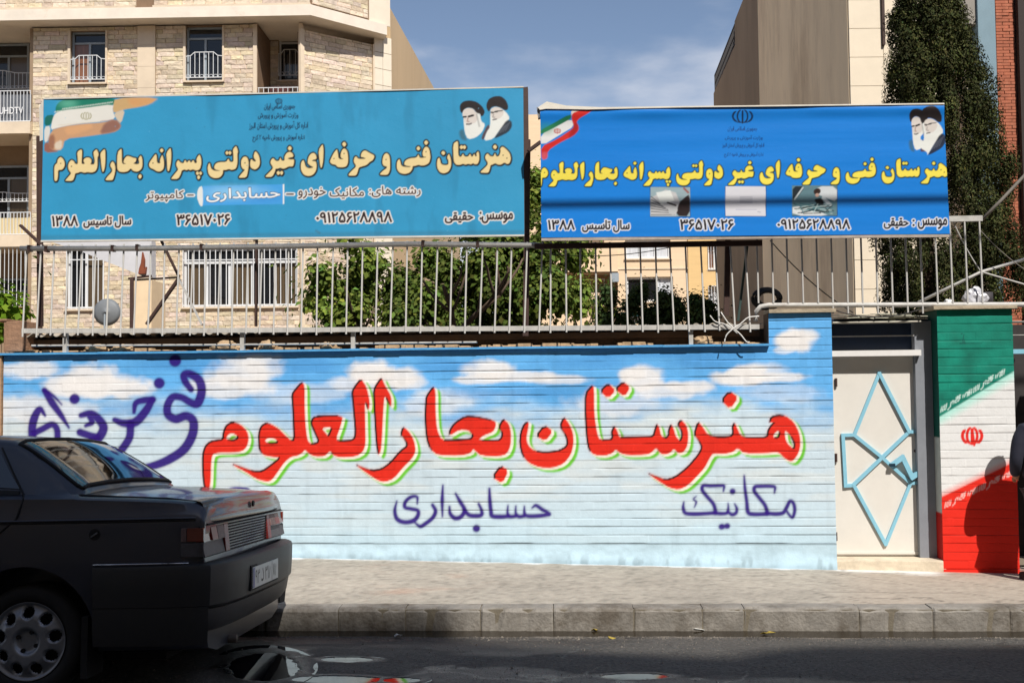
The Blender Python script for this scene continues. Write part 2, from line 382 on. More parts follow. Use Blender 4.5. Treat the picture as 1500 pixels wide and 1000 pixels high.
red = [
 (R1([(1130, 822), (1118, 780), (1112, 700), (1112, 620), (1125, 575), (1150, 550), (1190, 540), (1222, 538), (1225, 500), (1240, 460), (1275, 440), (1320, 455), (1355, 490), (1365, 530), (1355, 575), (1330, 600), (1280, 608), (1200, 608), (1165, 618), (1158, 660), (1155, 760), (1150, 800)]),
  [R1([(1238, 535), (1250, 510), (1275, 500), (1300, 515), (1305, 530), (1280, 542)])]),
 (R2([(110, 560), (108, 510), (120, 465), (150, 445), (180, 455), (220, 480), (260, 520), (285, 542), (303, 538), (300, 450), (296, 350), (290, 290), (310, 262), (345, 222), (360, 240), (360, 350), (364, 450), (372, 520), (380, 550), (400, 562), (440, 552), (415, 495), (395, 450), (405, 418), (440, 408), (570, 406), (560, 455), (530, 538), (560, 545), (630, 540), (640, 500), (632, 400), (625, 320), (620, 275), (640, 240), (670, 204), (700, 250), (718, 330), (712, 378), (698, 345), (690, 330), (692, 450), (695, 560), (680, 605), (640, 630), (560, 635), (520, 625), (500, 598), (470, 628), (420, 630), (385, 615), (362, 592), (345, 612), (320, 625), (285, 632), (250, 660), (215, 710), (180, 760), (150, 768), (90, 750), (40, 715), (-20, 684), (-33, 672), (-15, 678), (20, 690), (80, 712), (125, 712), (165, 685), (230, 634), (180, 632), (130, 620), (112, 590)]),
  [R2([(140, 542), (160, 528), (195, 530), (215, 550), (190, 558), (155, 556)]), R2([(452, 474), (512, 466), (490, 520), (478, 505)])]),
 (R2([(765, 622), (755, 560), (748, 450), (742, 330), (740, 265), (755, 235), (782, 198), (800, 240), (835, 300), (836, 358), (822, 340), (803, 300), (796, 310), (790, 400), (785, 520), (778, 600)]), []),
 (R2([(888, 510), (900, 468), (930, 490), (960, 540), (970, 600), (950, 640), (900, 690), (850, 750), (800, 770), (760, 760), (700, 720), (638, 673), (680, 690), (730, 708), (780, 700), (830, 665), (885, 600), (920, 575), (922, 560), (905, 530)]), []),
 (R2([(1028, 300), (1066, 248), (1078, 270), (1078, 380), (1085, 480), (1110, 540), (1180, 540), (1270, 535), (1285, 515), (1260, 485), (1210, 482), (1155, 517), (1155, 490), (1180, 450), (1240, 410), (1300, 412), (1405, 434), (1410, 460), (1395, 495), (1340, 515), (1310, 540), (1420, 543), (1440, 530), (1445, 500), (1425, 470), (1450, 424), (1480, 450), (1492, 500), (1490, 570), (1470, 615), (1430, 628), (1330, 625), (1300, 602), (1285, 588), (1270, 612), (1210, 625), (1090, 622), (1050, 590), (1030, 530), (1022, 420), (1025, 340)]), []),
 (R2([(1390, 742), (1437, 680), (1478, 708), (1445, 778)]), []),
 (R3([(80, 560), (85, 500), (105, 450), (130, 440), (125, 480), (115, 530), (125, 570), (160, 600), (220, 607), (290, 600), (330, 580), (342, 560), (335, 520), (300, 465), (322, 413), (350, 450), (372, 500), (375, 560), (360, 620), (320, 670), (260, 692), (190, 690), (130, 665), (95, 625)]), []),
 (R3([(170, 517), (215, 460), (262, 490), (220, 546)]), []),
 (R3([(440, 285), (475, 243), (487, 250), (488, 400), (505, 510), (520, 540), (580, 538), (590, 520), (582, 500), (598, 463), (615, 490), (625, 525), (660, 525), (760, 522), (812, 520), (820, 490), (832, 452), (845, 470), (855, 520), (885, 528), (897, 510), (895, 490), (910, 452), (925, 480), (935, 520), (960, 545), (970, 520), (968, 490), (945, 455), (965, 428), (995, 460), (1005, 510), (1000, 570), (980, 605), (950, 612), (925, 587), (905, 610), (870, 620), (850, 610), (828, 582), (800, 610), (770, 620), (670, 622), (630, 610), (605, 590), (590, 610), (550, 625), (490, 622), (460, 595), (448, 530), (440, 400)]), []),
 (R3([(521, 272), (565, 230), (606, 268), (565, 312)]), []), (R3([(603, 262), (647, 221), (686, 250), (655, 302)]), []),
 (R3([(1036, 510), (1058, 438), (1085, 470), (1110, 510), (1150, 522), (1220, 522), (1245, 515), (1250, 495), (1245, 470), (1258, 443), (1275, 480), (1290, 515), (1330, 527), (1438, 526), (1440, 490), (1462, 455), (1480, 440), (1450, 446), (1458, 415), (1498, 402), (1538, 408), (1583, 440), (1613, 500), (1620, 560), (1610, 610), (1583, 650), (1563, 655), (1533, 640), (1508, 612), (1488, 605), (1428, 611), (1310, 612), (1275, 582), (1250, 605), (1200, 615), (1140, 612), (1120, 640), (1095, 690), (1050, 740), (1000, 790), (950, 812), (900, 800), (850, 770), (780, 720), (830, 740), (880, 757), (930, 745), (1000, 690), (1060, 620), (1080, 580), (1060, 540)]),
  [R3([(1468, 525), (1478, 500), (1498, 488), (1506, 500), (1498, 528)]), R3([(1533, 485), (1563, 510), (1588, 560), (1583, 590), (1548, 560), (1536, 530)])]),
 (R3([(1186, 322), (1230, 272), (1279, 305), (1234, 371)]), []),
]
GRN, WHT, RED, BLK = (108, 196, 52), (240, 236, 226), (222, 40, 22), (58, 10, 12)
for p, h in red: cv.fill([p], GRN, 2.0, 1.9, (6.4, 4.8), 1.0, h)
for p, h in red: cv.fill([p], WHT, 1.6, .9, (2.6, 1.9), .97, h)
for p, h in red:
    cv.fill([p], (232, 70, 50), 1.2, 3.4, (-.6, -.4), .33, h)
    cv.fill([p], RED, .2, .8, (0, 0), 1.0, h)
for p, h in red:                                   # dark line sprayed along the upper left edges
    cs = chaikin(p); r = cv.sdf([cs]); w, d = r
    for hh in h: d = np.maximum(d, -cv.sdfw(w, chaikin(hh)))
    gy, gx = np.gradient(d); g = np.hypot(gx, gy) + 1e-6
    face = (-(gx * .75 + gy * .55) / g)
    cv.mixin(w, 1.0 * sm(.10, .5, face) * sm(1.9, .8, np.abs(d + .2)), (34, 4, 6))
PUR = (44, 10, 122)
def pur(p, r, f, sp=True, soft=1.5):
    q = np.array(f(p)); rr = np.array(r if hasattr(r, '__len__') else [r] * len(p), float)
    if sp and len(p) > 2:
        q2 = spline(q, 5); rr = np.interp(np.linspace(0, len(rr) - 1, len(q2)), range(len(rr)), rr); q = q2
    cv.stroke(q, rr + 1.2, PUR, soft * 2.2, .25); cv.stroke(q, rr, PUR, soft, .97)
for p, r in [([(243, 268), (285, 335), (335, 405), (378, 472)], [3, 4.2, 3.2, 1.2]), ([(246, 268), (295, 300), (338, 345)], [2.5, 1.6, .8]),
             ([(247, 405), (218, 372), (188, 420), (176, 485), (185, 560), (220, 600)], [1.5, 3.6, 4.6, 4.6, 4.4, 4]), ([(188, 502), (235, 478), (285, 455), (312, 480), (316, 540)], 3.6), ([(408, 316), (410, 314)], 5.6),
             ([(470, 462), (505, 440), (475, 398), (445, 405), (500, 395), (545, 430), (568, 475), (540, 530), (500, 545)], [2, 3.5, 2.5, 3, 4, 4.8, 5, 5, 4]), ([(440, 498), (480, 512), (530, 525)], 4.2),
             ([(630, 430), (680, 448), (745, 440), (800, 380), (836, 318)], [3, 4.4, 5, 4.6, 3.5]), ([(838, 318), (790, 322), (745, 338), (735, 388)], [3.6, 3.8, 3.2, 2]), ([(716, 450), (712, 520), (690, 562), (670, 590)], 4.4),
             ([(960, 106), (962, 104)], 6.6), ([(873, 229), (874, 228)], 6.0),
             ([(1048, 262), (1018, 222), (1008, 185), (1040, 178), (1092, 212), (1106, 275), (1084, 338), (1045, 334), (1000, 308), (950, 304), (920, 348), (922, 400), (965, 425), (1020, 408), (1060, 436), (1056, 510), (1010, 590), (930, 645), (850, 678), (780, 690)], [3.5, 4, 4, 4.5, 5, 5, 5, 4.2, 4, 4.2, 4.4, 4.6, 4.8, 4.8, 5, 5.2, 5.2, 5, 4.4, 3]),
             ([(1240, 832), (1290, 820), (1350, 823)], 4.8), ([(1240, 832), (1235, 880), (1262, 920)], 4.0)]:
    pur(p, np.array(r) * 1.3, R1)
PA = lambda p: T(p, 570, 700, 6.25); PB = lambda p: T(p, 990, 690, 7.895)
for p, r in [([(70, 210), (52, 300), (75, 375), (140, 402), (220, 390), (262, 345), (262, 295), (200, 280), (145, 265), (150, 215), (200, 172), (255, 172), (258, 235)], [1, 2.6, 3.2, 3.4, 3.4, 3, 2.7, 2.8, 2.8, 2.6, 2.6, 2.2, 1]),
             ([(398, 245), (425, 300), (400, 360), (340, 410), (285, 440), (235, 405)], [2.4, 2.9, 2.9, 3, 2.8, 1.2]), ([(492, 65), (486, 200), (488, 350)], [1.2, 2.8, 1.2]),
             ([(608, 140), (650, 215), (690, 290), (660, 350), (605, 365), (560, 325), (552, 260)], [1.4, 3, 3, 3.2, 3.4, 2.8, 1.4]), ([(690, 290), (730, 335), (790, 345), (845, 335), (845, 290), (820, 235)], [2.8, 3.2, 3.3, 3, 2.4, 1.8]), ([(798, 460), (800, 459)], 5.2),
             ([(918, 95), (922, 200), (932, 300), (945, 345), (1020, 352), (1090, 348)], [1.6, 2.8, 3, 3.4, 3.4, 3]), ([(1088, 250), (1085, 320), (1110, 350), (1160, 345)], [1, 2, 3, 2.6]), ([(1160, 255), (1160, 320), (1190, 350), (1235, 345)], [1, 2, 3, 2.6]), ([(1238, 258), (1240, 320), (1270, 345), (1360, 345), (1440, 335), (1465, 325), (1400, 285), (1345, 250), (1308, 272)], [1, 2.4, 3, 3.2, 3, 2.8, 2.8, 2.6, 1])]:
    pur(p, r, PA)
for p, r in [([(92, 355), (85, 420), (110, 480), (200, 492), (330, 488), (440, 480)], [1, 2.4, 3, 3.2, 3, 3]), ([(550, 232), (555, 170), (510, 165), (400, 168), (320, 165), (305, 215), (360, 290), (430, 370), (455, 440), (458, 480)], [1, 2.4, 2.4, 2.6, 2.6, 2.8, 2.8, 2.8, 2.8, 3]),
             ([(458, 480), (520, 488), (590, 480), (606, 430), (604, 370)], [3, 3, 2.6, 1.8, .8]), ([(606, 470), (650, 498), (695, 480), (705, 430), (680, 375)], [2.2, 3, 2.6, 2.2, 1]), ([(235, 290), (205, 320), (235, 355), (215, 415)], [.7, 1.2, 1.6, .7]),
             ([(655, 232), (657, 231)], 4.2), ([(528, 640), (535, 638)], 4.2), ([(590, 632), (596, 630)], 4.0),
             ([(790, 50), (800, 200), (820, 350), (835, 470), (900, 495), (1050, 492)], [1.2, 2.4, 2.6, 3.2, 3.2, 3]), ([(1140, 250), (1145, 185), (1100, 172), (980, 172), (915, 180), (908, 230), (960, 300), (1030, 390), (1060, 480)], [1, 2.4, 2.6, 2.8, 2.8, 2.8, 2.8, 2.8, 3]),
             ([(1060, 485), (1160, 492), (1240, 478), (1280, 420), (1320, 345), (1360, 370), (1375, 450), (1350, 530), (1310, 500), (1270, 440)], [3, 3.2, 3, 2.8, 2.6, 2.6, 2.6, 2.4, 2, 2])]:
    pur(p, r, PB)
# dirty base of the wall, white paint splashes
cv.img *= (1 - .10 * sm(.5, .8, fbm(X * .6, Y, .05, 77, 4)) * sm(760, 830, Y))[..., None]
cv.img *= (1 - .30 * sm(.50, .72, fbm(X, Y * .5, .09, 78, 4)) * sm(800, 828, Y))[..., None]
cv.img *= (1 - .07 * sm(.55, .8, fbm(X * 1.6, Y * .18, .05, 79, 4)))[..., None]
cv.img *= .93
# ================================================================== SIGN FACES
TT = [  # title letters: (crop origin, [(outline, [hole centres])])
 ((70, 205), [([(140, 340), (140, 300), (165, 262), (190, 250), (222, 275), (245, 320), (250, 370), (235, 410), (205, 440), (150, 440), (150, 520), (138, 600), (100, 606), (95, 520), (95, 400), (110, 360)], [(190, 345)]),
   ([(258, 592), (310, 530), (345, 490), (305, 440), (295, 380), (315, 320), (350, 293), (385, 315), (400, 350), (440, 358), (440, 280), (428, 180), (480, 140), (503, 150), (500, 250), (495, 345), (510, 355), (545, 350), (525, 320), (525, 285), (560, 260), (610, 260), (640, 290), (640, 330), (620, 358), (680, 362), (690, 300), (668, 200), (670, 175), (715, 133), (745, 200), (740, 240), (728, 250), (728, 400), (700, 460), (640, 482), (580, 470), (540, 484), (480, 465), (440, 484), (400, 490), (392, 540), (365, 602), (262, 600)], [(347, 388)]),
   ([(770, 215), (780, 180), (835, 128), (845, 200), (840, 380), (818, 468), (800, 468), (785, 380), (775, 280)], []),
   ([(845, 578), (880, 530), (940, 470), (945, 430), (915, 385), (920, 350), (945, 313), (975, 340), (990, 400), (985, 480), (960, 570), (945, 592), (850, 592)], []),
   ([(1015, 400), (1020, 180), (1080, 123), (1085, 180), (1085, 330), (1105, 355), (1150, 350), (1110, 340), (1115, 290), (1150, 240), (1190, 238), (1260, 265), (1300, 270), (1290, 320), (1250, 347), (1300, 357), (1340, 350), (1335, 300), (1325, 280), (1360, 223), (1385, 270), (1388, 380), (1370, 430), (1320, 467), (1250, 457), (1215, 413), (1180, 457), (1120, 474), (1050, 467), (1025, 440)], []),
   ([(1320, 540), (1350, 495), (1382, 530), (1352, 577)], [])]),
 ((210, 205), [([(80, 370), (90, 330), (125, 280), (180, 203), (195, 230), (200, 340), (250, 345), (240, 300), (275, 213), (295, 270), (305, 350), (295, 430), (250, 464), (200, 462), (150, 430), (100, 410)], [(140, 340)]), ([(236, 155), (268, 118), (300, 155), (268, 192)], []),
   ([(335, 190), (400, 108), (410, 200), (405, 330), (380, 450), (365, 462), (350, 440), (345, 300)], []),
   ([(410, 560), (450, 510), (500, 450), (510, 430), (480, 370), (485, 330), (510, 293), (545, 335), (590, 345), (610, 288), (640, 340), (670, 293), (700, 340), (730, 288), (755, 345), (785, 335), (775, 280), (820, 208), (845, 260), (850, 350), (830, 430), (780, 452), (720, 430), (690, 447), (660, 430), (630, 447), (605, 432), (560, 450), (550, 500), (510, 573), (415, 574)], []),
   ([(763, 485), (793, 458), (820, 490), (792, 520)], []), ([(812, 485), (838, 458), (864, 490), (838, 520)], []), ([(783, 545), (810, 512), (837, 548), (808, 586)], []),
   ([(940, 400), (960, 340), (975, 345), (980, 380), (1000, 430), (1050, 455), (1140, 455), (1050, 435), (1035, 400), (1055, 350), (1110, 325), (1215, 325), (1245, 268), (1270, 325), (1320, 320), (1320, 230), (1310, 140), (1360, 83), (1385, 160), (1385, 190), (1375, 200), (1380, 330), (1360, 420), (1300, 442), (1250, 427), (1210, 442), (1165, 442), (1165, 500), (1120, 552), (1050, 564), (985, 540), (950, 490)], []),
   ([(1198, 190), (1225, 158), (1252, 190), (1225, 224)], []), ([(1243, 190), (1268, 158), (1294, 190), (1268, 224)], [])]),
 ((350, 200), [([(0, 590), (50, 530), (90, 490), (50, 470), (30, 420), (35, 340), (65, 300), (100, 293), (130, 320), (145, 400), (130, 520), (110, 602), (5, 607)], [(88, 388)]),
   ([(165, 440), (165, 370), (180, 328), (215, 365), (255, 365), (210, 300), (235, 213), (270, 240), (300, 300), (310, 390), (290, 450), (240, 487), (190, 470)], []),
   ([(390, 580), (430, 540), (490, 480), (500, 450), (460, 390), (470, 345), (500, 313), (540, 360), (590, 358), (605, 303), (625, 355), (670, 355), (668, 290), (700, 240), (745, 223), (790, 250), (800, 300), (730, 312), (715, 325), (750, 338), (810, 335), (805, 400), (790, 442), (730, 437), (680, 467), (640, 472), (605, 457), (570, 472), (535, 472), (530, 510), (490, 592), (395, 594)], []),
   ([(710, 175), (745, 133), (780, 175), (745, 214)], []), ([(546, 530), (578, 498), (607, 535), (575, 572)], []), ([(596, 530), (625, 498), (654, 530), (625, 572)], []),
   ([(905, 430), (915, 370), (945, 343), (960, 380), (975, 440), (1020, 468), (1100, 455), (1040, 425), (1005, 390), (1015, 310), (1050, 255), (1095, 238), (1130, 270), (1140, 330), (1080, 345), (1070, 360), (1130, 365), (1140, 430), (1130, 500), (1090, 560), (1020, 584), (950, 562), (912, 500)], []),
   ([(1165, 200), (1225, 108), (1240, 180), (1235, 350), (1215, 457), (1195, 457), (1180, 350)], [])]),
 ((480, 200), [([(30, 370), (50, 320), (90, 240), (135, 183), (150, 240), (160, 330), (240, 335), (190, 310), (190, 250), (215, 190), (250, 173), (285, 210), (300, 290), (300, 380), (275, 440), (210, 454), (140, 447), (120, 415), (60, 405)], [(92, 325), (240, 250)]), ([(206, 110), (242, 73), (277, 115), (242, 157)], []),
   ([(305, 555), (350, 505), (410, 450), (415, 425), (380, 370), (390, 310), (415, 288), (450, 330), (530, 330), (560, 325), (520, 305), (490, 305), (485, 270), (510, 220), (550, 203), (610, 240), (680, 275), (685, 300), (660, 350), (620, 370), (570, 420), (500, 440), (455, 455), (445, 500), (425, 560), (400, 574), (310, 574)], []),
   ([(765, 550), (800, 510), (870, 460), (865, 440), (820, 430), (800, 390), (810, 300), (835, 255), (870, 243), (905, 280), (915, 370), (915, 480), (895, 540), (870, 564), (775, 562)], [(855, 338)]),
   ([(1010, 430), (1020, 360), (1050, 328), (1065, 365), (1075, 420), (1110, 445), (1200, 450), (1225, 440), (1130, 425), (1120, 390), (1140, 350), (1200, 320), (1305, 310), (1328, 258), (1350, 315), (1400, 314), (1450, 302), (1395, 295), (1388, 230), (1415, 165), (1445, 148), (1482, 170), (1500, 240), (1506, 320), (1485, 390), (1430, 422), (1370, 427), (1330, 415), (1280, 432), (1245, 432), (1240, 480), (1200, 532), (1130, 552), (1060, 537), (1020, 490)], [(1440, 225)]),
   ([(1296, 175), (1328, 138), (1362, 175), (1328, 214)], []), ([(1408, 90), (1442, 50), (1477, 90), (1442, 132)], [])]),
 ((610, 195), [([(300, 440), (310, 380), (335, 358), (350, 400), (355, 440), (380, 465), (430, 470), (470, 460), (470, 400), (445, 360), (475, 298), (500, 360), (510, 430), (505, 500), (470, 567), (400, 594), (340, 572), (305, 510)], []), ([(358, 290), (392, 256), (427, 292), (395, 330)], []),
   ([(545, 400), (535, 160), (600, 113), (612, 150), (612, 320), (635, 350), (660, 345), (680, 298), (705, 345), (760, 345), (785, 298), (805, 345), (825, 345), (845, 298), (865, 345), (885, 335), (875, 300), (905, 263), (920, 310), (920, 400), (895, 457), (850, 457), (830, 440), (800, 462), (760, 450), (720, 464), (680, 450), (640, 467), (590, 467), (560, 440)], []),
   ([(628, 208), (660, 173), (692, 208), (660, 244)], []), ([(673, 208), (703, 173), (732, 208), (703, 244)], []),
   ([(940, 565), (990, 520), (1040, 470), (1045, 430), (1005, 370), (1015, 320), (1045, 298), (1080, 340), (1130, 345), (1150, 288), (1170, 345), (1210, 340), (1235, 270), (1225, 230), (1260, 193), (1320, 240), (1370, 300), (1385, 380), (1365, 442), (1330, 457), (1290, 430), (1240, 464), (1190, 462), (1155, 440), (1115, 462), (1085, 470), (1080, 510), (1060, 572), (1040, 584), (945, 580)], [(1270, 325), (1325, 368)]),
   ([(1116, 205), (1150, 163), (1184, 205), (1152, 244)], [])])]
def title(cv, f, fillc, edge, go, gi=.25, off=(.5, .8)):
    P = [(f(np.array(T(p, o[0], o[1], 10.))), [f(np.array(T([h], o[0], o[1], 10.)))[0] for h in hs]) for o, L in TT for p, hs in L]
    for p, h in P: cv.fill([p], edge, go, .7, off)
    for p, h in P: cv.fill([p], edge, go, .7)
    for p, h in P:
        cv.fill([p], fillc, gi, .6)
        for q in h: cv.stroke([q], .9, edge, .5)
def emblem(cv, cx, cy, rx, ry, col, lw):
    for sx in (-1, 1):
        cv.stroke([(cx + sx * rx * (.06 + .46 * math.cos(a)), cy + ry * math.sin(a)) for a in np.linspace(-1.3, 1.35, 10)], [lw * .6] + [lw] * 8 + [lw * .5], col, .45)
        cv.stroke([(cx + sx * rx * (.24 + .74 * math.cos(a)), cy + ry * .92 * math.sin(a)) for a in np.linspace(-.95, 1.15, 10)], [lw * .5] + [lw * 1.15] * 8 + [lw * .5], col, .45)
    cv.stroke([(cx, cy - ry * .8), (cx, cy + ry)], lw * 1.1, col, .45)
def portraits(cv, f, s):
    """two bearded elders in black turbans, head and shoulders print"""
    def F(p): return f(np.array(p, float))
    D, Wt, Sk, Br = (38, 32, 34), (226, 228, 224), (214, 206, 200), (86, 50, 44)
    cv.fill([F([(210, 780), (300, 735), (330, 860), (370, 960), (250, 930)])], (60, 98, 112), 0, 2.2 * s, a=.8)
    cv.fill([F([(620, 900), (740, 650), (800, 700), (700, 860), (660, 950)])], Br, 0, 1.0 * s, a=.9)
    cv.fill([F([(300, 560), (320, 800), (380, 930), (520, 900), (640, 800), (700, 650), (620, 600), (600, 430), (300, 420)])], Wt, 0, .8 * s)
    cv.fill([F([(230, 300), (300, 230), (420, 215), (540, 240), (640, 320), (695, 420), (660, 500), (620, 510), (600, 460), (540, 450), (480, 370), (380, 345), (310, 380), (275, 460), (235, 410)])], D, 0, .7 * s)
    cv.fill([F([(275, 470), (300, 390), (380, 350), (480, 370), (540, 460), (560, 560), (520, 620), (480, 640), (380, 640), (320, 630), (300, 540)])], Sk, 0, .7 * s)
    cv.stroke(F([(300, 520), (345, 515)]), 1.3 * s, D, .5 * s); cv.stroke(F([(395, 512), (475, 490)]), 1.5 * s, D, .5 * s)
    cv.stroke(F([(380, 540), (370, 600), (400, 605)]), .8 * s, (150, 110, 100), .5 * s, .8); cv.stroke(F([(355, 650), (400, 655), (440, 640)]), 1.1 * s, (90, 84, 86), .5 * s, .9)
    cv.stroke(F([(540, 470), (560, 560), (590, 690)]), 1.2 * s, (150, 150, 150), .8 * s, .6)
    cv.fill([F([(670, 960), (720, 800), (790, 700), (790, 420), (860, 340), (980, 360), (1080, 430), (1150, 540), (1080, 620), (960, 760), (850, 920)])], Wt, 0, .9 * s)
    cv.fill([F([(715, 290), (760, 190), (860, 140), (980, 135), (1070, 200), (1120, 310), (1110, 390), (1050, 400), (980, 350), (880, 322), (800, 350), (770, 430), (725, 380)])], D, 0, .7 * s)
    cv.fill([F([(790, 430), (800, 370), (880, 330), (980, 355), (1040, 420), (1020, 500), (940, 560), (860, 560), (810, 520)])], Sk, 0, .8 * s)
    cv.stroke(F([(800, 430), (860, 435), (920, 410), (1010, 405)]), .8 * s, D, .45 * s, .85); cv.stroke(F([(815, 440), (835, 445)]), 1.2 * s, D, .5 * s, .8); cv.stroke(F([(880, 425), (915, 420)]), 1.3 * s, D, .5 * s, .8)
    cv.stroke(F([(850, 470), (835, 520), (870, 525)]), .7 * s, (140, 130, 130), .5 * s, .8); cv.stroke(F([(840, 570), (900, 560)]), 1.0 * s, (80, 76, 80), .5 * s, .9)
    cv.fill([F([(850, 920), (960, 760), (1090, 570), (1180, 590), (1190, 700), (1120, 800), (960, 880)])], (36, 36, 44), 0, 1.2 * s, a=.95)
    for k in range(4): cv.stroke(F([(930 + k * 45, 830 - k * 20), (1040 + k * 35, 690 - k * 25)]), .5 * s, (110, 112, 122), .6 * s, .6)

# --- older sign, left
s1 = Canvas(52, 118, 776, 360, 1.7, (50, 149, 196)); cv = s1
X, Y = np.meshgrid(cv.X, cv.Y)
cv.img *= (.92 + .16 * fbm(X, Y, .02, 5, 4))[..., None]; cv.img *= (1 - .14 * sm(.55, .8, fbm(X * 1.5, Y * .4, .03, 8, 4)))[..., None]
FL = lambda p: T(p, 60, 130, 7.5)
def fl(p, c, soft=.8, a=1.): cv.fill([FL(p)], c, .2, soft, a=a)
fl([(160, 260), (165, 190), (215, 135), (330, 112), (812, 100), (812, 180), (600, 212), (330, 235), (200, 270)], (26, 120, 100)); fl([(45, 300), (150, 285), (110, 400), (40, 410)], (24, 104, 96))
cv.blob(100, 152, 12, 6, (110, 190, 165), .6, .9, .2)
fl([(130, 330), (160, 270), (250, 238), (480, 215), (800, 170), (785, 240), (820, 330), (700, 360), (400, 385), (180, 430), (105, 455)], (222, 220, 214)); fl([(38, 420), (105, 410), (90, 560), (38, 600)], (214, 212, 208))
fl([(105, 460), (250, 415), (450, 390), (700, 372), (820, 335), (880, 400), (860, 445), (800, 480), (500, 525), (260, 550), (235, 670), (150, 680), (75, 660)], (196, 152, 116), 1.2)
fl([(700, 375), (820, 335), (880, 400), (860, 445), (780, 482), (640, 500)], (132, 92, 86), 2.5, .85); fl([(250, 430), (420, 400), (560, 385), (560, 440), (300, 520)], (222, 168, 120), 3.0, .6); fl([(85, 520), (150, 500), (150, 672), (75, 655)], (140, 92, 74), 2.5, .8); fl([(150, 600), (232, 560), (228, 665), (155, 668)], (216, 204, 186), 2, .9)
fl([(815, 100), (1290, 100), (1200, 170), (1060, 205), (900, 230), (800, 270), (790, 210)], (198, 164, 116), 1.0); fl([(940, 102), (1290, 100), (1200, 168), (1000, 205)], (214, 150, 96), 4, .6); fl([(800, 270), (925, 225), (880, 385), (835, 340)], (206, 190, 168), 1.0); fl([(38, 600), (80, 590), (100, 670), (210, 690), (38, 705)], (146, 96, 82), 1.2)
for k in range(46): x = 150 + k * 14; cv.stroke(FL([(x, 262 - k * 1.9 - (20 if k > 5 else 0)), (x + 6, 250 - k * 1.9 - (20 if k > 5 else 0))]), .45, (232, 236, 230), .4, .8)
for k in range(40): x = 190 + k * 15; cv.stroke(FL([(x, 405 - k * 1.5), (x + 6, 400 - k * 1.5)]), .4, (150, 60, 50) if k > 30 else (210, 190, 160), .4, .7)
emblem(cv, 126.2, 170, 7.5, 5.5, (150, 144, 100), .55)
f1 = lambda p: p
title(cv, f1, (230, 208, 154), (26, 26, 30), 1.9, -.05)
emblem(cv, 408.4, 148.4, 4.6, 4.3, (20, 34, 60), .5)
for s_, r_ in [('جمهوری اسلامی ایران', (387, 152, 432, 162)), ('وزارت آموزش و پرورش', (378, 164, 437, 175.5)), ('اداره کل آموزش و پرورش استان البرز', (365, 178.5, 451, 191.5)), ('اداره آموزش و پرورش ناحیه ۲ کرج', (370, 196.5, 446, 208.5))]:
    text(cv, s_, r_, (8, 20, 56), .22, None, .45, slope=-.01)
WB = (236, 232, 228)
for s_, r_, c_ in [('رشته های:', (541, 273, 616, 289), (58, 32, 28)), ('مکانیک', (483, 275, 533, 291.5), (58, 32, 28)), ('خودرو', (437, 275, 477, 291), (58, 32, 28)), ('کامپیوتر', (213, 279.5, 269, 296), (58, 32, 28))]:
    text(cv, s_, r_, c_, .35, 1.5, .5, slope=-.012, ocol=WB)
for x0, x1, y in ((419.5, 430, 284.5), (274.5, 283.5, 286)):
    cv.stroke([(x0, y), (x1, y)], 2.6, WB, .5); cv.stroke([(x0 + .5, y), (x1 - .5, y)], 1.1, (58, 32, 28), .5)
DK = (44, 24, 26)
for s_, r_, rt in [('سال تاسیس', (122.5, 317, 192, 334), 1), ('۱۳۸۸', (76.5, 316.5, 114, 331.5), 0), ('۳۶۵۱۷۰۲۶', (259, 314.5, 337, 330), 0), ('۰۹۱۲۵۶۲۸۸۹۸', (463.5, 311.5, 574, 326.5), 0), ('حقیقی', (652, 311.5, 693, 327), 1), ('موسس:', (703, 310.5, 751, 327), 1)]:
    text(cv, s_, r_, DK, .75, 1.6, .5, bool(rt), slope=-.012, ocol=WB)
# sticker with the third course
cv.fill([np.array([(297, 272.5), (415.5, 270), (416, 299), (297, 301)])], (70, 160, 228), 0, .5, smooth=0)
cv.blob(342, 282, 40, 9, (150, 206, 240), .7, .9, .4, 3); cv.blob(385, 290, 26, 7, (60, 140, 216), .6, .9, .4, 5)
text(cv, 'حسابداری', (302.5, 276.5, 410, 296), (240, 242, 244), .35, .9, .5, slope=-.02, ocol=(40, 70, 110))
cv.fill([np.array([(290.5, 275), (297, 272), (297.5, 302), (293, 302), (288, 288)])], (222, 226, 226), 0, .5); cv.fill([np.array([(414, 270), (416.4, 270), (416.4, 299), (414.4, 299)])], (230, 232, 232), 0, .5, smooth=0)
portraits(cv, lambda p: p / 12.5 + np.array([655, 130]), 1.0)
cv.stroke([(463, 338), (468, 341)], 1.6, (70, 110, 130), .8, .5)
for k in range(60): cv.stroke([(RNG.uniform(60, 765), RNG.uniform(125, 350))], RNG.uniform(.3, .8), (120, 186, 216) if k % 2 else (50, 96, 130), .6, .5)
cv.fill([np.array([(54, 344), (776, 336), (776, 350), (54, 356)])], (60, 96, 110), -1, 3, a=.35, smooth=0)

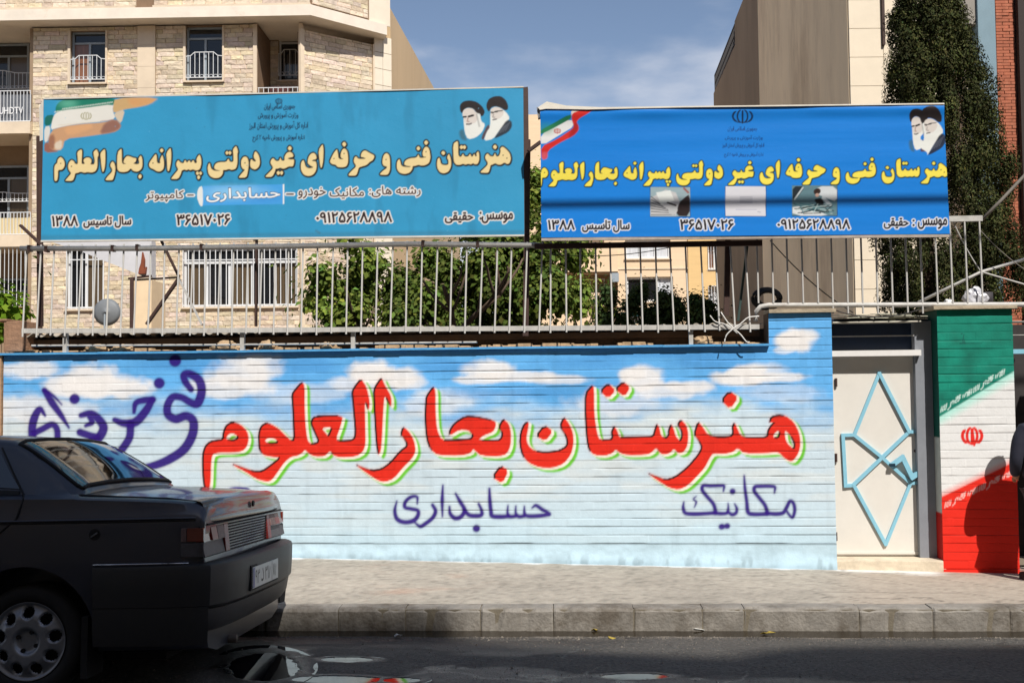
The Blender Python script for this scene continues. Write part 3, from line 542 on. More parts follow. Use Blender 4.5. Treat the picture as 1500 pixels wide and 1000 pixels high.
# --- newer banner, right
s2 = Canvas(780, 148, 1400, 356, 1.7, (26, 126, 216)); cv = s2
X, Y = np.meshgrid(cv.X, cv.Y)
cv.img *= (.95 + .1 * fbm(X * .3, Y * 2, .03, 15, 3))[..., None]
G = lambda p: T(p, 780, 145, 10.)
def fg(p, c, soft=.7, a=1.): cv.fill([G(p)], c, .2, soft, a=a)
fg([(120, 460), (250, 390), (560, 215), (568, 290), (350, 410), (120, 525)], (36, 112, 78), 1); fg([(120, 525), (350, 410), (568, 290), (610, 400), (440, 500), (130, 690)], (222, 222, 222)); cv.blob(800, 188, 12, 8, (50, 140, 90), .5, .8, .2)
fg([(570, 165), (700, 165), (640, 215), (570, 260)], (212, 200, 190)); fg([(580, 215), (700, 165), (900, 150), (800, 220), (690, 280), (640, 340), (675, 400), (675, 460), (600, 540), (380, 650), (220, 760), (215, 870), (140, 890), (125, 700), (350, 600), (590, 440), (610, 400), (575, 300)], (204, 44, 40), 1)
fg([(135, 780), (215, 775), (215, 870), (140, 890)], (206, 88, 104), 2, .8); fg([(600, 380), (640, 340), (675, 400), (660, 480), (600, 540), (520, 580)], (136, 24, 30), 2.5, .6)
emblem(cv, 816.5, 192, 4.6, 3.6, (180, 60, 50), .5)
def f2(p): p = np.asarray(p, float); x = 789 + (p[:, 0] - 79.5) * .8965; y = p[:, 1] + (p[:, 0] - 80) * .0175; return np.stack([x, 236 + (y - 218) * .785 - (x - 790) * .006], 1)
title(cv, f2, (240, 222, 88), (20, 52, 50), 1.3, -.1, (.4, .5))
emblem(cv, 1087.7, 170.5, 14.5, 9.6, (22, 40, 72), 1.15); cv.stroke([(1080, 179.3), (1095.5, 179.3)], .6, (22, 40, 72), .5)
for s_, r_ in [('جمهوری اسلامی ایران', (1066, 185.5, 1109, 193)), ('وزارت آموزش و پرورش', (1062, 198.5, 1117, 206)), ('اداره کل آموزش و پرورش استان البرز', (1058, 209, 1119, 217.5)), ('اداره آموزش و پرورش ناحیه ۲ کرج', (1061, 223, 1118, 231))]:
    text(cv, s_, r_, (8, 34, 96), .1, None, .5)
for s_, r_, rt in [('سال تاسیس', (853, 322.5, 922, 340), 1), ('۱۳۸۸', (803, 322.5, 841.5, 336.5), 0), ('۳۶۵۱۷۰۲۶', (996.5, 321.5, 1074.5, 336.5), 0), ('۰۹۱۲۵۶۲۸۸۹۸', (1139, 321.5, 1245, 335.5), 0), ('حقیقی', (1295, 319.5, 1330.5, 335), 1), (':', (1337, 322, 1339.5, 331), 0), ('موسس', (1345, 319.5, 1387, 335.5), 1)]:
    text(cv, s_, r_, (30, 24, 34), .7, 1.4, .45, bool(rt), ocol=(236, 238, 244))
def photo(x0, y0, x1, y1): cv.fill([np.array([(x0 - .8, y0 - .8), (x1 + .8, y0 - .8), (x1 + .8, y1 + .8), (x0 - .8, y1 + .8)])], (24, 50, 96), 0, .5, smooth=0)
photo(953, 274.5, 1010.5, 317); q = cv.win(953, 274.5, 1010, 316.4); cv.mixin(q, np.ones((q[3].shape[0], q[2].shape[1])), (150, 172, 180))
cv.fill([np.array([(953, 290), (975, 278), (990, 282), (996, 296), (990, 316), (953, 316)])], (196, 196, 198), 0, .8, smooth=0)
for k in range(7): cv.stroke([(954, 288 + k * 4.4), (968 + k * 3.4, 300 + k * 2.4)], .55, (58, 60, 70), .5, .9)
cv.fill([np.array([(961, 282), (982, 279), (988, 294), (968, 300)])], (224, 228, 226), 0, .8, smooth=0); cv.fill([np.array([(1010.5, 284), (1010.5, 317), (990, 316.5), (994, 298), (1002, 290)])], (46, 36, 38), 0, .8); cv.fill([np.array([(984, 300), (994, 306), (988, 316), (978, 312)])], (188, 190, 192), 0, .8)
cv.stroke([(978, 297), (990, 301)], 1.2, (50, 46, 50), .6); cv.stroke([(1002, 276), (1008, 282)], 1.4, (150, 90, 84), .8)
photo(1063, 273.5, 1121.5, 316.5); q = cv.win(1063, 273.5, 1121, 316); cv.mixin(q, np.ones((q[3].shape[0], q[2].shape[1])), (214, 214, 222))
for k in range(5): cv.stroke([(1084, 288.5 + k * 2.2), (1102, 288.5 + k * 2.2)], .45, (150, 152, 170), .4, .8)
cv.stroke([(1078, 307), (1108, 307)], .5, (160, 164, 184), .4, .8); cv.stroke([(1110, 310), (1114, 311)], .6, (150, 154, 170), .4, .8)
photo(1161, 272.5, 1226, 316); q = cv.win(1161, 272.5, 1225.4, 315.6); cv.mixin(q, np.ones((q[3].shape[0], q[2].shape[1])), (96, 128, 138))
cv.fill([np.array([(1198, 273), (1226, 273), (1226, 296), (1210, 290), (1196, 284)])], (206, 212, 216), 0, .8); cv.fill([np.array([(1161, 300), (1200, 310), (1215, 316), (1161, 316)])], (214, 218, 220), 0, .9); cv.fill([np.array([(1161, 273), (1180, 273), (1166, 292), (1161, 294)])], (34, 44, 52), 0, .7)
cv.stroke([(1176, 275), (1164, 292)], 1.1, (190, 200, 204), .6)
cv.stroke([(1196, 281), (1198, 280)], 4.2, (52, 36, 32), .7); cv.stroke([(1197, 286)], 2.8, (196, 160, 146), .6); cv.fill([np.array([(1192, 292), (1204, 290), (1208, 300), (1196, 298)])], (20, 22, 28), 0, .8); cv.stroke([(1206, 290), (1216, 300), (1204, 302)], 2.4, (204, 214, 218), .8)
for k in range(40): cv.stroke([(1163 + (k * 37) % 58, 298 + (k * 13) % 15), (1166 + (k * 37) % 56, 300 + (k * 17) % 14)], .7, [(30, 44, 52), (170, 190, 190), (60, 110, 120), (20, 24, 28)][k % 4], .5, .85)
portraits(cv, lambda p: np.where(p[:, :1] < 700, np.stack([1332 + (p[:, 0] - 230) * .060, 159 + (p[:, 1] - 215) * .086], 1), np.stack([1347.6 + (p[:, 0] - 715) * .080, 155 + (p[:, 1] - 135) * .093], 1)), .85)
for c_ in (s1, s2): c_.img *= .95

# --- flag pillar (front face in photo pixels)
pf = Canvas(1352, 440, 1512, 845, 2.4, (226, 226, 226)); cv = pf
X, Y = np.meshgrid(cv.X, cv.Y); n1 = fbm(X, Y, .05, 41, 4)
g_edge = 611 - (X - 1375) * .610; r_edge = 727 - (X - 1380) * .485
grn = lin((12, 128, 108)) * (.62 + .8 * n1[..., None]); a = sm(1.5, -1.5, Y - g_edge)[..., None]
cv.img = cv.img + (lin((150, 232, 216)) - cv.img) * (sm(20, 0, Y - g_edge) * (Y > g_edge - 3))[..., None] * .7
cv.img = cv.img * (1 - a) + grn * a
rd = lin((228, 42, 26)) * (.93 + .12 * n1[..., None]); cv.img = cv.img + (lin((240, 120, 110)) - cv.img) * (sm(-12, 0, Y - r_edge))[..., None] * .6
a = sm(-1.5, 1.5, Y - r_edge)[..., None]; cv.img = cv.img * (1 - a) + rd * a
KU = [ # one stretch of angular script along the stripe: strokes in (along, up) units
 [(0, 0), (0, 7)], [(3, 7), (3, 0), (9, 0), (9, 7)], [(6, 2), (6, 7)], [(13, -3), (17, -1), (17, 5), (20, 6)], [(21, 2), (21, 6)], [(24, 1), (31, 1), (33, 4), (24, 4.5), (24, 1)], [(25, 8), (33, 8)], [(26, 6), (32, 6)], [(38, 2), (38, 6)], [(41, 1), (42, 6), (46, 6), (46, 0), (50, 0), (50, 7)], [(48, 2), (48, 7)], [(53, 0), (53, 7)]]
def band(x0, y0, slope, n, col, sc=.98, step=57):
    ang = math.atan(slope); ca, sa = math.cos(ang), math.sin(ang)
    for j in range(n):
        for st in KU:
            cv.stroke([(x0 + (u + j * step) * sc * ca + v * .18 * sc, y0 - (u + j * step) * sc * sa - v * sc * 1.05) for u, v in st], .72, col, .5, .92)
band(1378, 603, .60, 2, (206, 230, 224)); band(1352, 620, .60, 1, (80, 140, 130), .45)
band(1384, 743, .485, 2, (238, 190, 184))
emblem(cv, 1424, 638, 14.5, 12.0, (226, 40, 30), 2.1); cv.stroke([(1424, 628), (1427, 651)], 2.0, (226, 40, 30), .6)
cv.stroke([(1408, 488), (1412, 490), (1410, 500), (1414, 503), (1412, 497)], .5, (10, 60, 60), .4, .8); cv.stroke([(1406, 503), (1438, 503)], .5, (8, 52, 52), .4, .7)
cv.img *= .92
# ================================================================== GROUND, ROAD, KERB, PAVEMENT
def struct(o, k='structure'): o['kind'] = k; return o
m_earth = mat('earth', rgb(120, 108, 92), .95, var=.25, scale=.5)
g = MB(); g.quad((-900, -900, -.12), (900, -900, -.12), (900, 900, -.12), (-900, 900, -.12)); struct(g.build('ground', m_earth))
m_asph = mat('asphalt', None, .7, attr='Col', var=.75, scale=42, bump=.006, bscale=90)
_n, _l = m_asph.node_tree.nodes, m_asph.node_tree.links; _a = [x for x in _n if x.type == 'ATTRIBUTE'][0]; _m = _n.new('ShaderNodeMapRange'); _m.inputs[1].default_value = .012; _m.inputs[2].default_value = .05; _m.inputs[3].default_value = .22; _m.inputs[4].default_value = .8; _l.new(_a.outputs['Fac'], _m.inputs[0]); _l.new(_m.outputs[0], _n['Principled BSDF'].inputs['Roughness'])
m_asph0 = mat('plain_asphalt', rgb(70, 67, 64), .8, var=.3, scale=30)
def kerb_y(x): return FK.w((x, 0, 0))
# road sheet with a slightly uneven surface, its edge 0.19 m before the kerb (open gutter between)
def camber(d): return .055 * sm(-.15, -.95, np.asarray(d, float))
PUD = [(336, 956, 436, 996), (470, 962, 545, 969), (432, 989, 556, 1000), (560, 992, 616, 999), (884, 986, 976, 994), (150, 1014, 400, 1060)]
us = np.concatenate([np.linspace(-16, -4.2, 60), np.linspace(-4.18, 4.4, 640), np.linspace(4.5, 16, 60)]); ds = np.concatenate([np.linspace(-13, -1.7, 40), np.linspace(-1.68, -.19, 125)])
U, Dd = np.meshgrid(us, ds); A = np.zeros(U.shape + (3,)); A[..., 0] = U; A[..., 1] = Dd
A[..., 2] = (fbm(U, Dd, 1.3, 5, 3) - .5) * .018 + (fbm(U, Dd, 12, 6, 2) - .5) * .004
A[..., 2] += camber(Dd) + .014
PZ = []; damp = np.zeros(U.shape)
_px, _py = projv(FK.wv(A))
for i_, (x0_, y0_, x1_, y1_) in enumerate(PUD):
    cx_, cy_ = (x0_ + x1_) / 2, (y0_ + y1_) / 2; r_ = np.hypot((_px - cx_) / (x1_ - x0_) * 2, (_py - cy_) / (y1_ - y0_) * 2) + (fbm(U, Dd * 2, 7, 200 + i_, 4) - .5) * .34
    near = (np.hypot((_px - cx_) / (x1_ - x0_) * 2, (_py - cy_) / (y1_ - y0_) * 2) < .5) & (Dd > -3); zc_ = float(A[..., 2][near].mean()) if near.any() else .06
    k_ = sm(1.7, 1.0, r_); A[..., 2] = A[..., 2] * (1 - k_) + (zc_ + .003 - .016 * sm(1.15, .75, r_)) * k_; PZ.append(zc_ - .001); damp = np.maximum(damp, sm(2.2, 1.0, r_))
A[-1, :, 1] += (fbm(us, us * 0, 3, 8, 3) - .5) * .03
A_road = A[..., 2].copy()
damp = np.maximum(damp, .8 * sm(-.30, -.20, Dd) * sm(.35, .6, fbm(U, Dd, 2.5, 301, 3)))
damp = np.maximum(damp, .75 * sm(.50, .66, fbm(U * .5, Dd * 1.6, 1.3, 302, 5)))
rc_ = np.zeros(A.shape) + lin((78, 75, 71)); rc_ *= (.75 + .5 * fbm(U * .5, Dd * 2, 1.6, 303, 5))[..., None]; rc_ *= (1 - .5 * sm(.018, .0, np.abs(fbm(U, Dd * 1.5, 1.2, 304, 5) - .5)))[..., None]
rc_ = rc_ + (lin((120, 112, 102)) - rc_) * (.55 * sm(-.24, -.195, Dd))[..., None]; rc_ *= (1 - .72 * damp)[..., None]
road = grid_mesh('road', FK.wv(A), rc_, m_asph, smooth=True); struct(road)
# loose grit on the road and along the gutter lip
r_ = np.random.default_rng(404); n_ = 9000; gu = r_.uniform(-4.3, 4.3, n_); gd = np.where(r_.uniform(size=n_) < .35, -.19 - np.abs(r_.normal(size=n_)) * .05, r_.uniform(-1.7, -.2, n_)); gs = r_.uniform(.0018, .0055, n_) * np.where(r_.uniform(size=n_) < .03, 2.2, 1)
keep = np.interp(gu, us[:2], [1, 1]) > 0; G_ = np.zeros((n_, 4, 3)); ang_ = r_.uniform(0, 6.28, n_)
ui = np.clip(np.searchsorted(U[0], gu), 0, U.shape[1] - 1); di = np.clip(np.searchsorted(Dd[:, 0], gd), 0, U.shape[0] - 1); gz = A_road[di, ui]
for k_ in range(3): G_[:, k_, 0] = gu + gs * np.cos(ang_ + 2.09 * k_); G_[:, k_, 1] = gd + gs * np.sin(ang_ + 2.09 * k_); G_[:, k_, 2] = gz - .001
G_[:, 3, 0] = gu; G_[:, 3, 1] = gd; G_[:, 3, 2] = gz + gs * .9
me = bpy.data.meshes.new('grit'); i4 = np.arange(n_)[:, None] * 4; me.from_pydata([tuple(v) for v in FK.wv(G_).reshape(-1, 3)], [], [tuple(f) for f in (i4[:, :, None] + np.array([[0, 1, 3], [1, 2, 3], [2, 0, 3]])[None]).reshape(-1, 3)])
me.materials.append(mat('grit_stone', rgb(128, 120, 110), .85, var=.6, scale=9)); struct(link('grit', me), 'stuff')
r_ = None

side = MB(); side.quad(FK.w((-16, -.20, .008)), FK.w((16, -.20, .008)), FK.w((16, -.19, -.07)), FK.w((-16, -.19, -.07))); e = side.build('gutter_edge', m_asph0); struct(e)
far = MB()
for a, b in ((-400, -16), (16, 400)): far.quad(FK.w((a, -13, -.01)), FK.w((b, -13, -.01)), FK.w((b, -.19, -.01)), FK.w((a, -.19, -.01)))
struct(far.build('far_road', m_asph0))
m_gut = mat('wet_gutter', rgb(48, 40, 32), .22, var=.3, scale=6, bump=.002, bscale=30)
g = MB(); g.quad(FK.w((-16, -.25, -.045)), FK.w((16, -.25, -.045)), FK.w((16, .02, -.045)), FK.w((-16, .02, -.045))); struct(g.build('gutter', m_gut))
m_water = mat('gutter_water', rgb(40, 34, 26), .22, bump=.0006, bscale=9)
g = MB(); g.quad(FK.w((-16, -.2, .007)), FK.w((16, -.2, .007)), FK.w((16, .01, .007)), FK.w((-16, .01, .007))); struct(g.build('gutter_water', m_water))

# kerb stones
m_kerb = mat('kerb_stone', rgb(132, 127, 120), .8, var=.3, scale=7, bump=.006, bscale=45, dirt=(rgb(84, 76, 66), 2.6, .46, .85))
kerb = thing('kerb', 'long row of worn grey stone kerb blocks between gutter and pavement', 'kerb', FK, (0, 0, 0), kind='structure')
del kerb['category']; del kerb['label']
jx = [-60, 50, 165, 278, 388, 496, 594, 704, 811, 928, 1030, 1091, 1259, 1367, 1480, 1590]
js = [FK.at(px, 905).x for px in jx]
w_ = js[1] - js[0]
for k in range(22): js.insert(0, js[0] - w_); js.append(js[-1] + w_)
for a, b in zip(js, js[1:]):
    t = random.uniform(-.006, .006); y = random.uniform(-.008, .006); m = MB(); ga = random.uniform(.0015, .0045)
    x0, x1 = a + ga, b - ga; h = .158 + t * .6; c = .022
    pr = [(y + .004, -.06), (y - .004, h - c), (y + c * .5, h - .004), (y + c * 1.6, h), (.15, h), (.15, -.06)]; n = len(pr)
    seg = [x0] + [x0 + .012 + (x1 - x0 - .024) * q_ / 9 for q_ in range(10)] + [x1]; vs = []; chip = [random.random() ** 6 * .022 for _ in seg]
    for i, xx in enumerate(seg):
        sh = .004 if i in (0, 11) else 0; ch_ = chip[i]
        for q, (yy, zz) in enumerate(pr): vs.append((xx, yy + (sh if q < 3 else 0) + (ch_ if q in (1, 2) else 0) + random.uniform(-.002, .002) * (q < 4), zz - (sh * .6 if q in (2, 3) else 0) - (ch_ * .8 if q in (1, 2) else 0) + random.uniform(-.002, .002)))
    m.add(vs, [(i * n + q, (i + 1) * n + q, (i + 1) * n + (q + 1) % n, i * n + (q + 1) % n) for i in range(11) for q in range(n)] + [tuple(range(n)), tuple(11 * n + q for q in range(n - 1, -1, -1))])
    m.build('kerb_stone', m_kerb, kerb)
jb = MB(); jb.box(js[0], js[-1], .008, .14, -.06, .148); jb.build('mortar', mat('kerb_mortar', rgb(112, 104, 90), .9, var=.3, scale=20, bump=.004, bscale=80), kerb)

# pavement: slopes up to the foot of the wall
m_pave = mat('pavement', None, .88, attr='Col', var=.20, scale=16, bump=.005, bscale=90, stretch=(1, 1, 1))
us = np.linspace(-15, 15, 900); tt = np.linspace(0, 1, 60)
kr = np.array([list(FK.w((u, .145, 0))) for u in us]); 
def wall_pt(x): return FW.w((x, .06, 0))
wx = kr[:, 0]; wy = 8.56 - .0675 * wx + .32
zw = np.clip(.192 - .0208 * wx, .05, .30)
P = np.zeros((60, 900, 3)); P[..., 0] = kr[None, :, 0]; P[..., 1] = kr[None, :, 1] * (1 - tt[:, None]) + wy[None] * tt[:, None]
yy = P[..., 1]; fr_ = np.clip((yy - kr[None, :, 1]) / (wy[None] - .3 - kr[None, :, 1]), 0, 1)
P[..., 2] = .156 * (1 - fr_) + zw[None] * fr_ + (fbm(P[..., 0], yy, 1.4, 31, 4) - .5) * .022 * np.sin(fr_ * 3.1) + (fbm(P[..., 0], yy, 9, 32, 3) - .5) * .005
px, py = projv(P); x, y = P[..., 0], P[..., 1]
Cc = np.zeros(P.shape) + lin((158, 151, 140)); n1 = fbm(x * .8, y * 1.3, 2.0, 51, 5); n2 = fbm(x, y, 14, 52, 3)
n3 = fbm(x, y * 1.2, 7.5, 58, 4); Cc *= (.66 + .42 * n1 + .22 * n2 + .16 * n3)[..., None]; Cc *= (1 - .25 * sm(.62, .72, fbm(x, y * 1.6, 26, 59, 2)))[..., None]
Cc = Cc + (lin((178, 140, 118)) - Cc) * (sm(.56, .75, fbm(x * .6, y * 1.5, 2, 54, 4)) * .55 * sm(520, 600, px) * sm(760, 640, px))[..., None]
Cc = Cc + (lin((176, 160, 144)) - Cc) * (sm(1190, 1290, px) * .5)[..., None]
dist = (8.56 - .0675 * x) - y
Cc = Cc + (lin((226, 232, 236)) - Cc) * (sm(.07, .0, dist + (fbm(x, y, 6, 61, 4) - .5) * .13) * .85 * (x < 3.0))[..., None]
Cc = Cc + (lin((230, 228, 224)) - Cc) * (sm(.22, .05, dist + (fbm(x, y, 4, 63, 4) - .5) * .3) * .9 * sm(2.55, 2.7, x) * sm(3.5, 3.3, x))[..., None]
Cc = Cc + (lin((214, 90, 70)) - Cc) * (sm(.04, .0, dist + (fbm(x, y, 8, 64, 3) - .5) * .09) * .7 * sm(3.4, 3.5, x) * sm(4.2, 4.1, x))[..., None]
Cc *= (1 - .5 * sm(.022, .0, np.abs(fbm(x * .8, y * 2.2, 1.1, 71, 5) - .5)) * sm(.4, .6, noise(x, y, .8, 72)))[..., None]     # hairline cracks
dj = np.abs(((x * .8 + y * .62) / .42) % 1 - .5); Cc *= (1 - .38 * sm(.472, .49, dj) * sm(1150, 1250, px))[..., None]                       # pressed tile joints on the right
dj = np.abs(((y - 8.4 + .06 * x) / .42) % 1 - .5); Cc *= (1 - .32 * sm(.475, .49, dj) * sm(1150, 1250, px))[..., None]
pav = grid_mesh('pavement', P, Cc * .92, m_pave, smooth=True); struct(pav)
g = MB(); g.quad((-60, 8.7, .1), (60, 8.7, .1), (60, 120, .1), (-60, 120, .1)); struct(g.build('courtyard_ground', m_earth))
g = MB()
for a, b in ((-300, -15), (15, 300)): g.quad(FK.w((a, .0, .15)), FK.w((b, .0, .15)), FK.w((b, 1.8, .15)), FK.w((a, 1.8, .15)))
struct(g.build('far_pavement', mat('far_pavement', rgb(176, 164, 146), .9, var=.2, scale=3)))

# puddles on the asphalt
m_pud = mat('puddle_water', rgb(16, 16, 18), .035, spec=1.0, bump=.0004, bscale=5); m_pud.node_tree.nodes['Principled BSDF'].inputs['IOR'].default_value = 1.55
pud = MB()
def puddle(px0, py0, px1, py1, seed, zp, edge=.0):
    cx, cy = (px0 + px1) / 2, (py0 + py1) / 2; pts = []
    for k in range(40):
        a = 2 * math.pi * k / 40; r = 1 + (float(noise(np.array([math.cos(a) * 2.2 + seed]), np.array([math.sin(a) * 2.2]), 1.0, seed)[0]) - .5) * edge * 2 + (float(noise(np.array([math.cos(a) * 8 + seed]), np.array([math.sin(a) * 8]), 1.0, seed)[0]) - .5) * edge
        d = ray(cx + math.cos(a) * 1.6 * (px1 - px0) / 2, cy + math.sin(a) * 1.6 * (py1 - py0) / 2); t = (zp - EYE) / d.z; pts.append(CAMP + d * t)
    c = sum(pts, Vector()) / 40; b = len(pud.v); pud.v += [tuple(c)] + [tuple(p) for p in pts]; pud.f += [(b, b + 1 + k, b + 1 + (k + 1) % 40) for k in range(40)]
for i, q in enumerate(PUD): puddle(*q, i + 3, PZ[i])
struct(tag(pud.build('puddle', m_pud)))

# ================================================================== PAINTED BRICK WALL
m_wall = mat('painted_brick', None, .7, spec=.25, attr='Col', var=.05, scale=30, bump=.0012, bscale=70)
m_joint = mat('wall_mortar', rgb(120, 128, 134), .9, var=.3, scale=20)
m_conc = mat('rough_concrete', rgb(170, 156, 134), .9, var=.25, scale=10, bump=.006, bscale=40)
m_rub = mat('rubble', rgb(176, 150, 118), .92, var=.35, scale=9, bump=.01, bscale=30)
XL = FW.at(4, 680).x; XG = FW.at(1222, 650).x; XP = FW.at(1126, 480).x
COUR = .0681; Z0 = .347
wall = thing('graffiti_wall', 'low brick boundary wall painted as a blue sky with red and purple Persian lettering', 'wall', FW, (XL, 0, .1))
wo = ORG[wall.name]
def course(u0, u1, z0, z1, seed, cvs, parent, frame, step=.0073, nm='brick_course', yb=0., jl=1.):
    n = max(4, int((u1 - u0) / step)); u = np.linspace(u0, u1, n)
    h = z1 - z0; rz = np.array([0, .0012, .0032, .2 * h, .36 * h, .52 * h, .68 * h, .84 * h, h - .003, h - .0008]); m = len(rz)
    gr = sm(.42, .66, fbm(u, u * 0 + seed * 3.1, 2.4, seed + 100, 5)) * jl * (.45 + .55 * _hash(np.array([seed]), np.array([3]), 9)[0])   # how open the joint is along the course
    gr = .10 + .90 * gr
    bi = np.floor((u + (seed % 2) * .11) / .222); po = (_hash(bi, bi * 0 + seed, 55) - .5) * .0028
    A = np.zeros((m, n, 3)); A[..., 0] = u[None]; A[..., 2] = z0 + rz[:, None] + (fbm(u, u * 0 + seed, 1.5, 77, 2) - .5)[None] * .004
    dep = np.zeros((m, n)); dep[0] = .007 * gr; dep[1] = .004 * gr; dep[2] = .0; dep[-2] = .001 * gr; dep[-1] = .004 * gr
    A[..., 1] = yb + dep + po[None] + (fbm(u[None], A[..., 2] * 1.0, 9, 13, 3) - .5) * .003
    W3 = frame.wv(A); px, py = projv(W3); c = cvs.sample(px, py)
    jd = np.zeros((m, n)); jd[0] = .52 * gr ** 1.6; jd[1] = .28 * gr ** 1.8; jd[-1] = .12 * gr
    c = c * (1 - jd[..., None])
    o = ORG[parent.name]
    return grid_mesh(nm, A - np.array(o), c, m_wall, parent)
zt = Z0; k = 0
ZC = FW.at(600, 513).z
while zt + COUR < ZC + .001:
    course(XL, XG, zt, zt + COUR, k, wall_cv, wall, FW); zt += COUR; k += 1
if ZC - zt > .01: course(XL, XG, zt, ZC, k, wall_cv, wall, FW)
ZPT = FW.at(1170, 458).z; zt += COUR; k += 1
ztp = zt - COUR if ZC - (zt - COUR) > .01 else zt
ztp = ZC
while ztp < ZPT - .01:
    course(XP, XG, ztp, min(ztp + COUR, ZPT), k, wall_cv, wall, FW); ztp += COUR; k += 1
# rendered plinth
n = 900; u = np.linspace(XL, XG, n); zz = np.linspace(0, 1, 16); A = np.zeros((16, n, 3)); A[..., 0] = u; wxx = FW.wv(A)[..., 0]
zb = np.clip(.192 - .0208 * wxx, .05, .3) - .05; A[..., 2] = zb * (1 - zz[:, None]) + Z0 * zz[:, None]
A[..., 1] = -.004 + (fbm(A[..., 0], A[..., 2] * 2, 7, 91, 4) - .5) * .010 - .012 * sm(.12, 0, A[..., 2] - zb - .05)
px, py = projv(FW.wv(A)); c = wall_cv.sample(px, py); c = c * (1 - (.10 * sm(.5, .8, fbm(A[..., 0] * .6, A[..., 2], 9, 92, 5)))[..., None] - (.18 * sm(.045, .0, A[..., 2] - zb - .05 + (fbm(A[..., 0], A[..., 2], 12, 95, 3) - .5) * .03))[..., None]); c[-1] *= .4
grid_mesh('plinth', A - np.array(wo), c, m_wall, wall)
# wall body, coping, rubble on the top
b = MB(); b.box(XL + .002, XG - .002, .012, .22, .0, ZC - .02); b.box(XP + .002, XG - .002, .012, .22, ZC - .02, ZPT - .004); b.build('wall_core', m_joint, wall)
m_cop = mat('blue_coping', rgb(80, 158, 214, .92), .6, var=.15, scale=14, bump=.002, bscale=60)
ZCT = FW.at(750, 508).z
b = MB(); nseg = 30; xs = np.linspace(XL - .02, XP, nseg + 1)
for i in range(nseg):
    j = random.uniform(-.003, .003); b.box(xs[i], xs[i + 1], -.042 + j, .10, ZC + .0 + j * .4, ZCT + j * .6)
b.build('coping', m_cop, wall)
m_dkb = mat('deep_blue_paint', rgb(16, 60, 108), .6, var=.25, scale=12)
b = MB(); b.box(XP - .0, XG + .03, -.035, .24, ZPT, ZPT + .03); b.build('pillar_cap', m_conc, wall)
es = MB(); es.box(XP - .003, XP + .001, .002, .22, ZC, ZPT); es.build('pillar_side', mat('bare_brick', rgb(96, 78, 62), .9, var=.3, scale=14), wall)
ledge = MB()
for i in range(90):
    x = random.uniform(XL, XP - .1); w = random.uniform(.05, .2); h = random.uniform(.012, .04); y = random.uniform(.10, .16)
    ledge.box(x, x + w, y, y + .1, ZCT - .03, ZCT - .005 + h)
st = ledge.build('loose_mortar', m_rub, wall, bevel=.006); st['kind'] = 'stuff'
b = MB(); b.box(XL, XP, .10, .24, ZC - .02, ZCT + .006); b.build('wall_top', m_rub, wall)
# dark block course under the roof sheets, set back
b = MB(); b.box(XL, XP + .02, .30, .45, 1.0, FW.at(700, 487, .3).z); b.build('inner_block_wall', mat('inner_block', rgb(92, 74, 60), .95, var=.4, scale=7, bump=.01, bscale=25), wall)
# end post left of the wall
e = MB(); a0 = FW.at(-60, 500).x; e.box(a0, XL - .012, -.02, .25, .0, FW.at(0, 520).z)
solo(e, 'gate_post', mat('tan_post', rgb(176, 140, 108), .9, var=.25, scale=7, bump=.006, bscale=30), FW, (a0, 0, 0), 'tan rendered post at the far left end of the painted wall', 'post')
e = MB(); p0 = FW.at(5, 515, .06); p1 = FW.at(33, 470, .06); e.box(p0.x, p1.x, .06, .4, p0.z, p1.z); e.box(p0.x - .15, p0.x + .03, .05, .42, p1.z, p1.z + .02)
solo(e, 'concrete_stub', mat('stub', rgb(150, 116, 92), .95, var=.35, scale=6, bump=.01, bscale=25), FW, (p0.x, .06, p0.z), 'broken brown concrete stub standing on the wall at the left end of the fence', 'stub', bevel=.008)

# corrugated roof sheets behind the fence
m_sheet = mat('cement_sheet', rgb(158, 150, 138), .9, var=.35, scale=5, bump=.003, bscale=50, dirt=(rgb(84, 76, 66), 2.5, .5, .7))
xa, xb = FW.at(33, 476, .14).x, FW.at(1116, 474, .14).x; n = 900; u = np.linspace(xa, xb, n)
wv = np.sin(u * 2 * math.pi / .137) * .017 + (fbm(u, u * 0, 1.2, 6, 2) - .5) * .03
A = np.zeros((6, n, 3))
for i, (yy_, zz_) in enumerate([(.13, -.010), (.13, 0), (.5, -.03), (1.0, -.07), (1.6, -.12), (1.6, -.13)]): A[i, :, 0] = u; A[i, :, 1] = yy_; A[i, :, 2] = 2.150 + wv + zz_ + (.0 if i else 0)
roof = thing('corrugated_roof', 'weathered corrugated cement sheets just above the wall behind the railing', 'roof', FW, (xa, .13, 2.15))
grid_mesh('roof_sheet', A - np.array(ORG[roof.name]), None, m_sheet, roof, smooth=True)
b = MB(); b.box(xa, xb, .25, .31, 2.05, 2.10); b.build('batten', mat('old_timber', rgb(90, 70, 52), .9, var=.3, scale=10), roof)

# ================================================================== FENCE ON THE WALL
m_fw = mat('fence_paint', rgb(186, 184, 180), .55, var=.25, scale=14, dirt=(rgb(108, 78, 58), 7, .56, .8))
m_rust = mat('dark_rusty_steel', rgb(66, 44, 38), .7, var=.3, scale=14)
fence = thing('railing', 'long white steel railing with thin round bars on top of the painted wall', 'railing', FW, (FW.at(33, 490).x, 0, 2.0))
bi = [0, 20, 36, 37, 50]
for i in range(51):
    xb_ = np.interp(i, bi, [33, 441.4, 789.5, 806.7, 1099.6]) + random.uniform(-.7, .7); xt = np.interp(i, bi, [40, 444, 794, 806, 1091]) + random.uniform(-.8, .8)
    yb_ = np.interp(xb_, [33, 600, 1100], [493, 488, 485]) + random.uniform(-1.5, 1.5); yt = np.interp(xt, [40, 600, 790, 1100], [359, 353, 355, 354])
    bar('bar', FW.at(xb_, yb_, -.075), FW.at(xt, yt, .045), .0076, m_fw, fence)
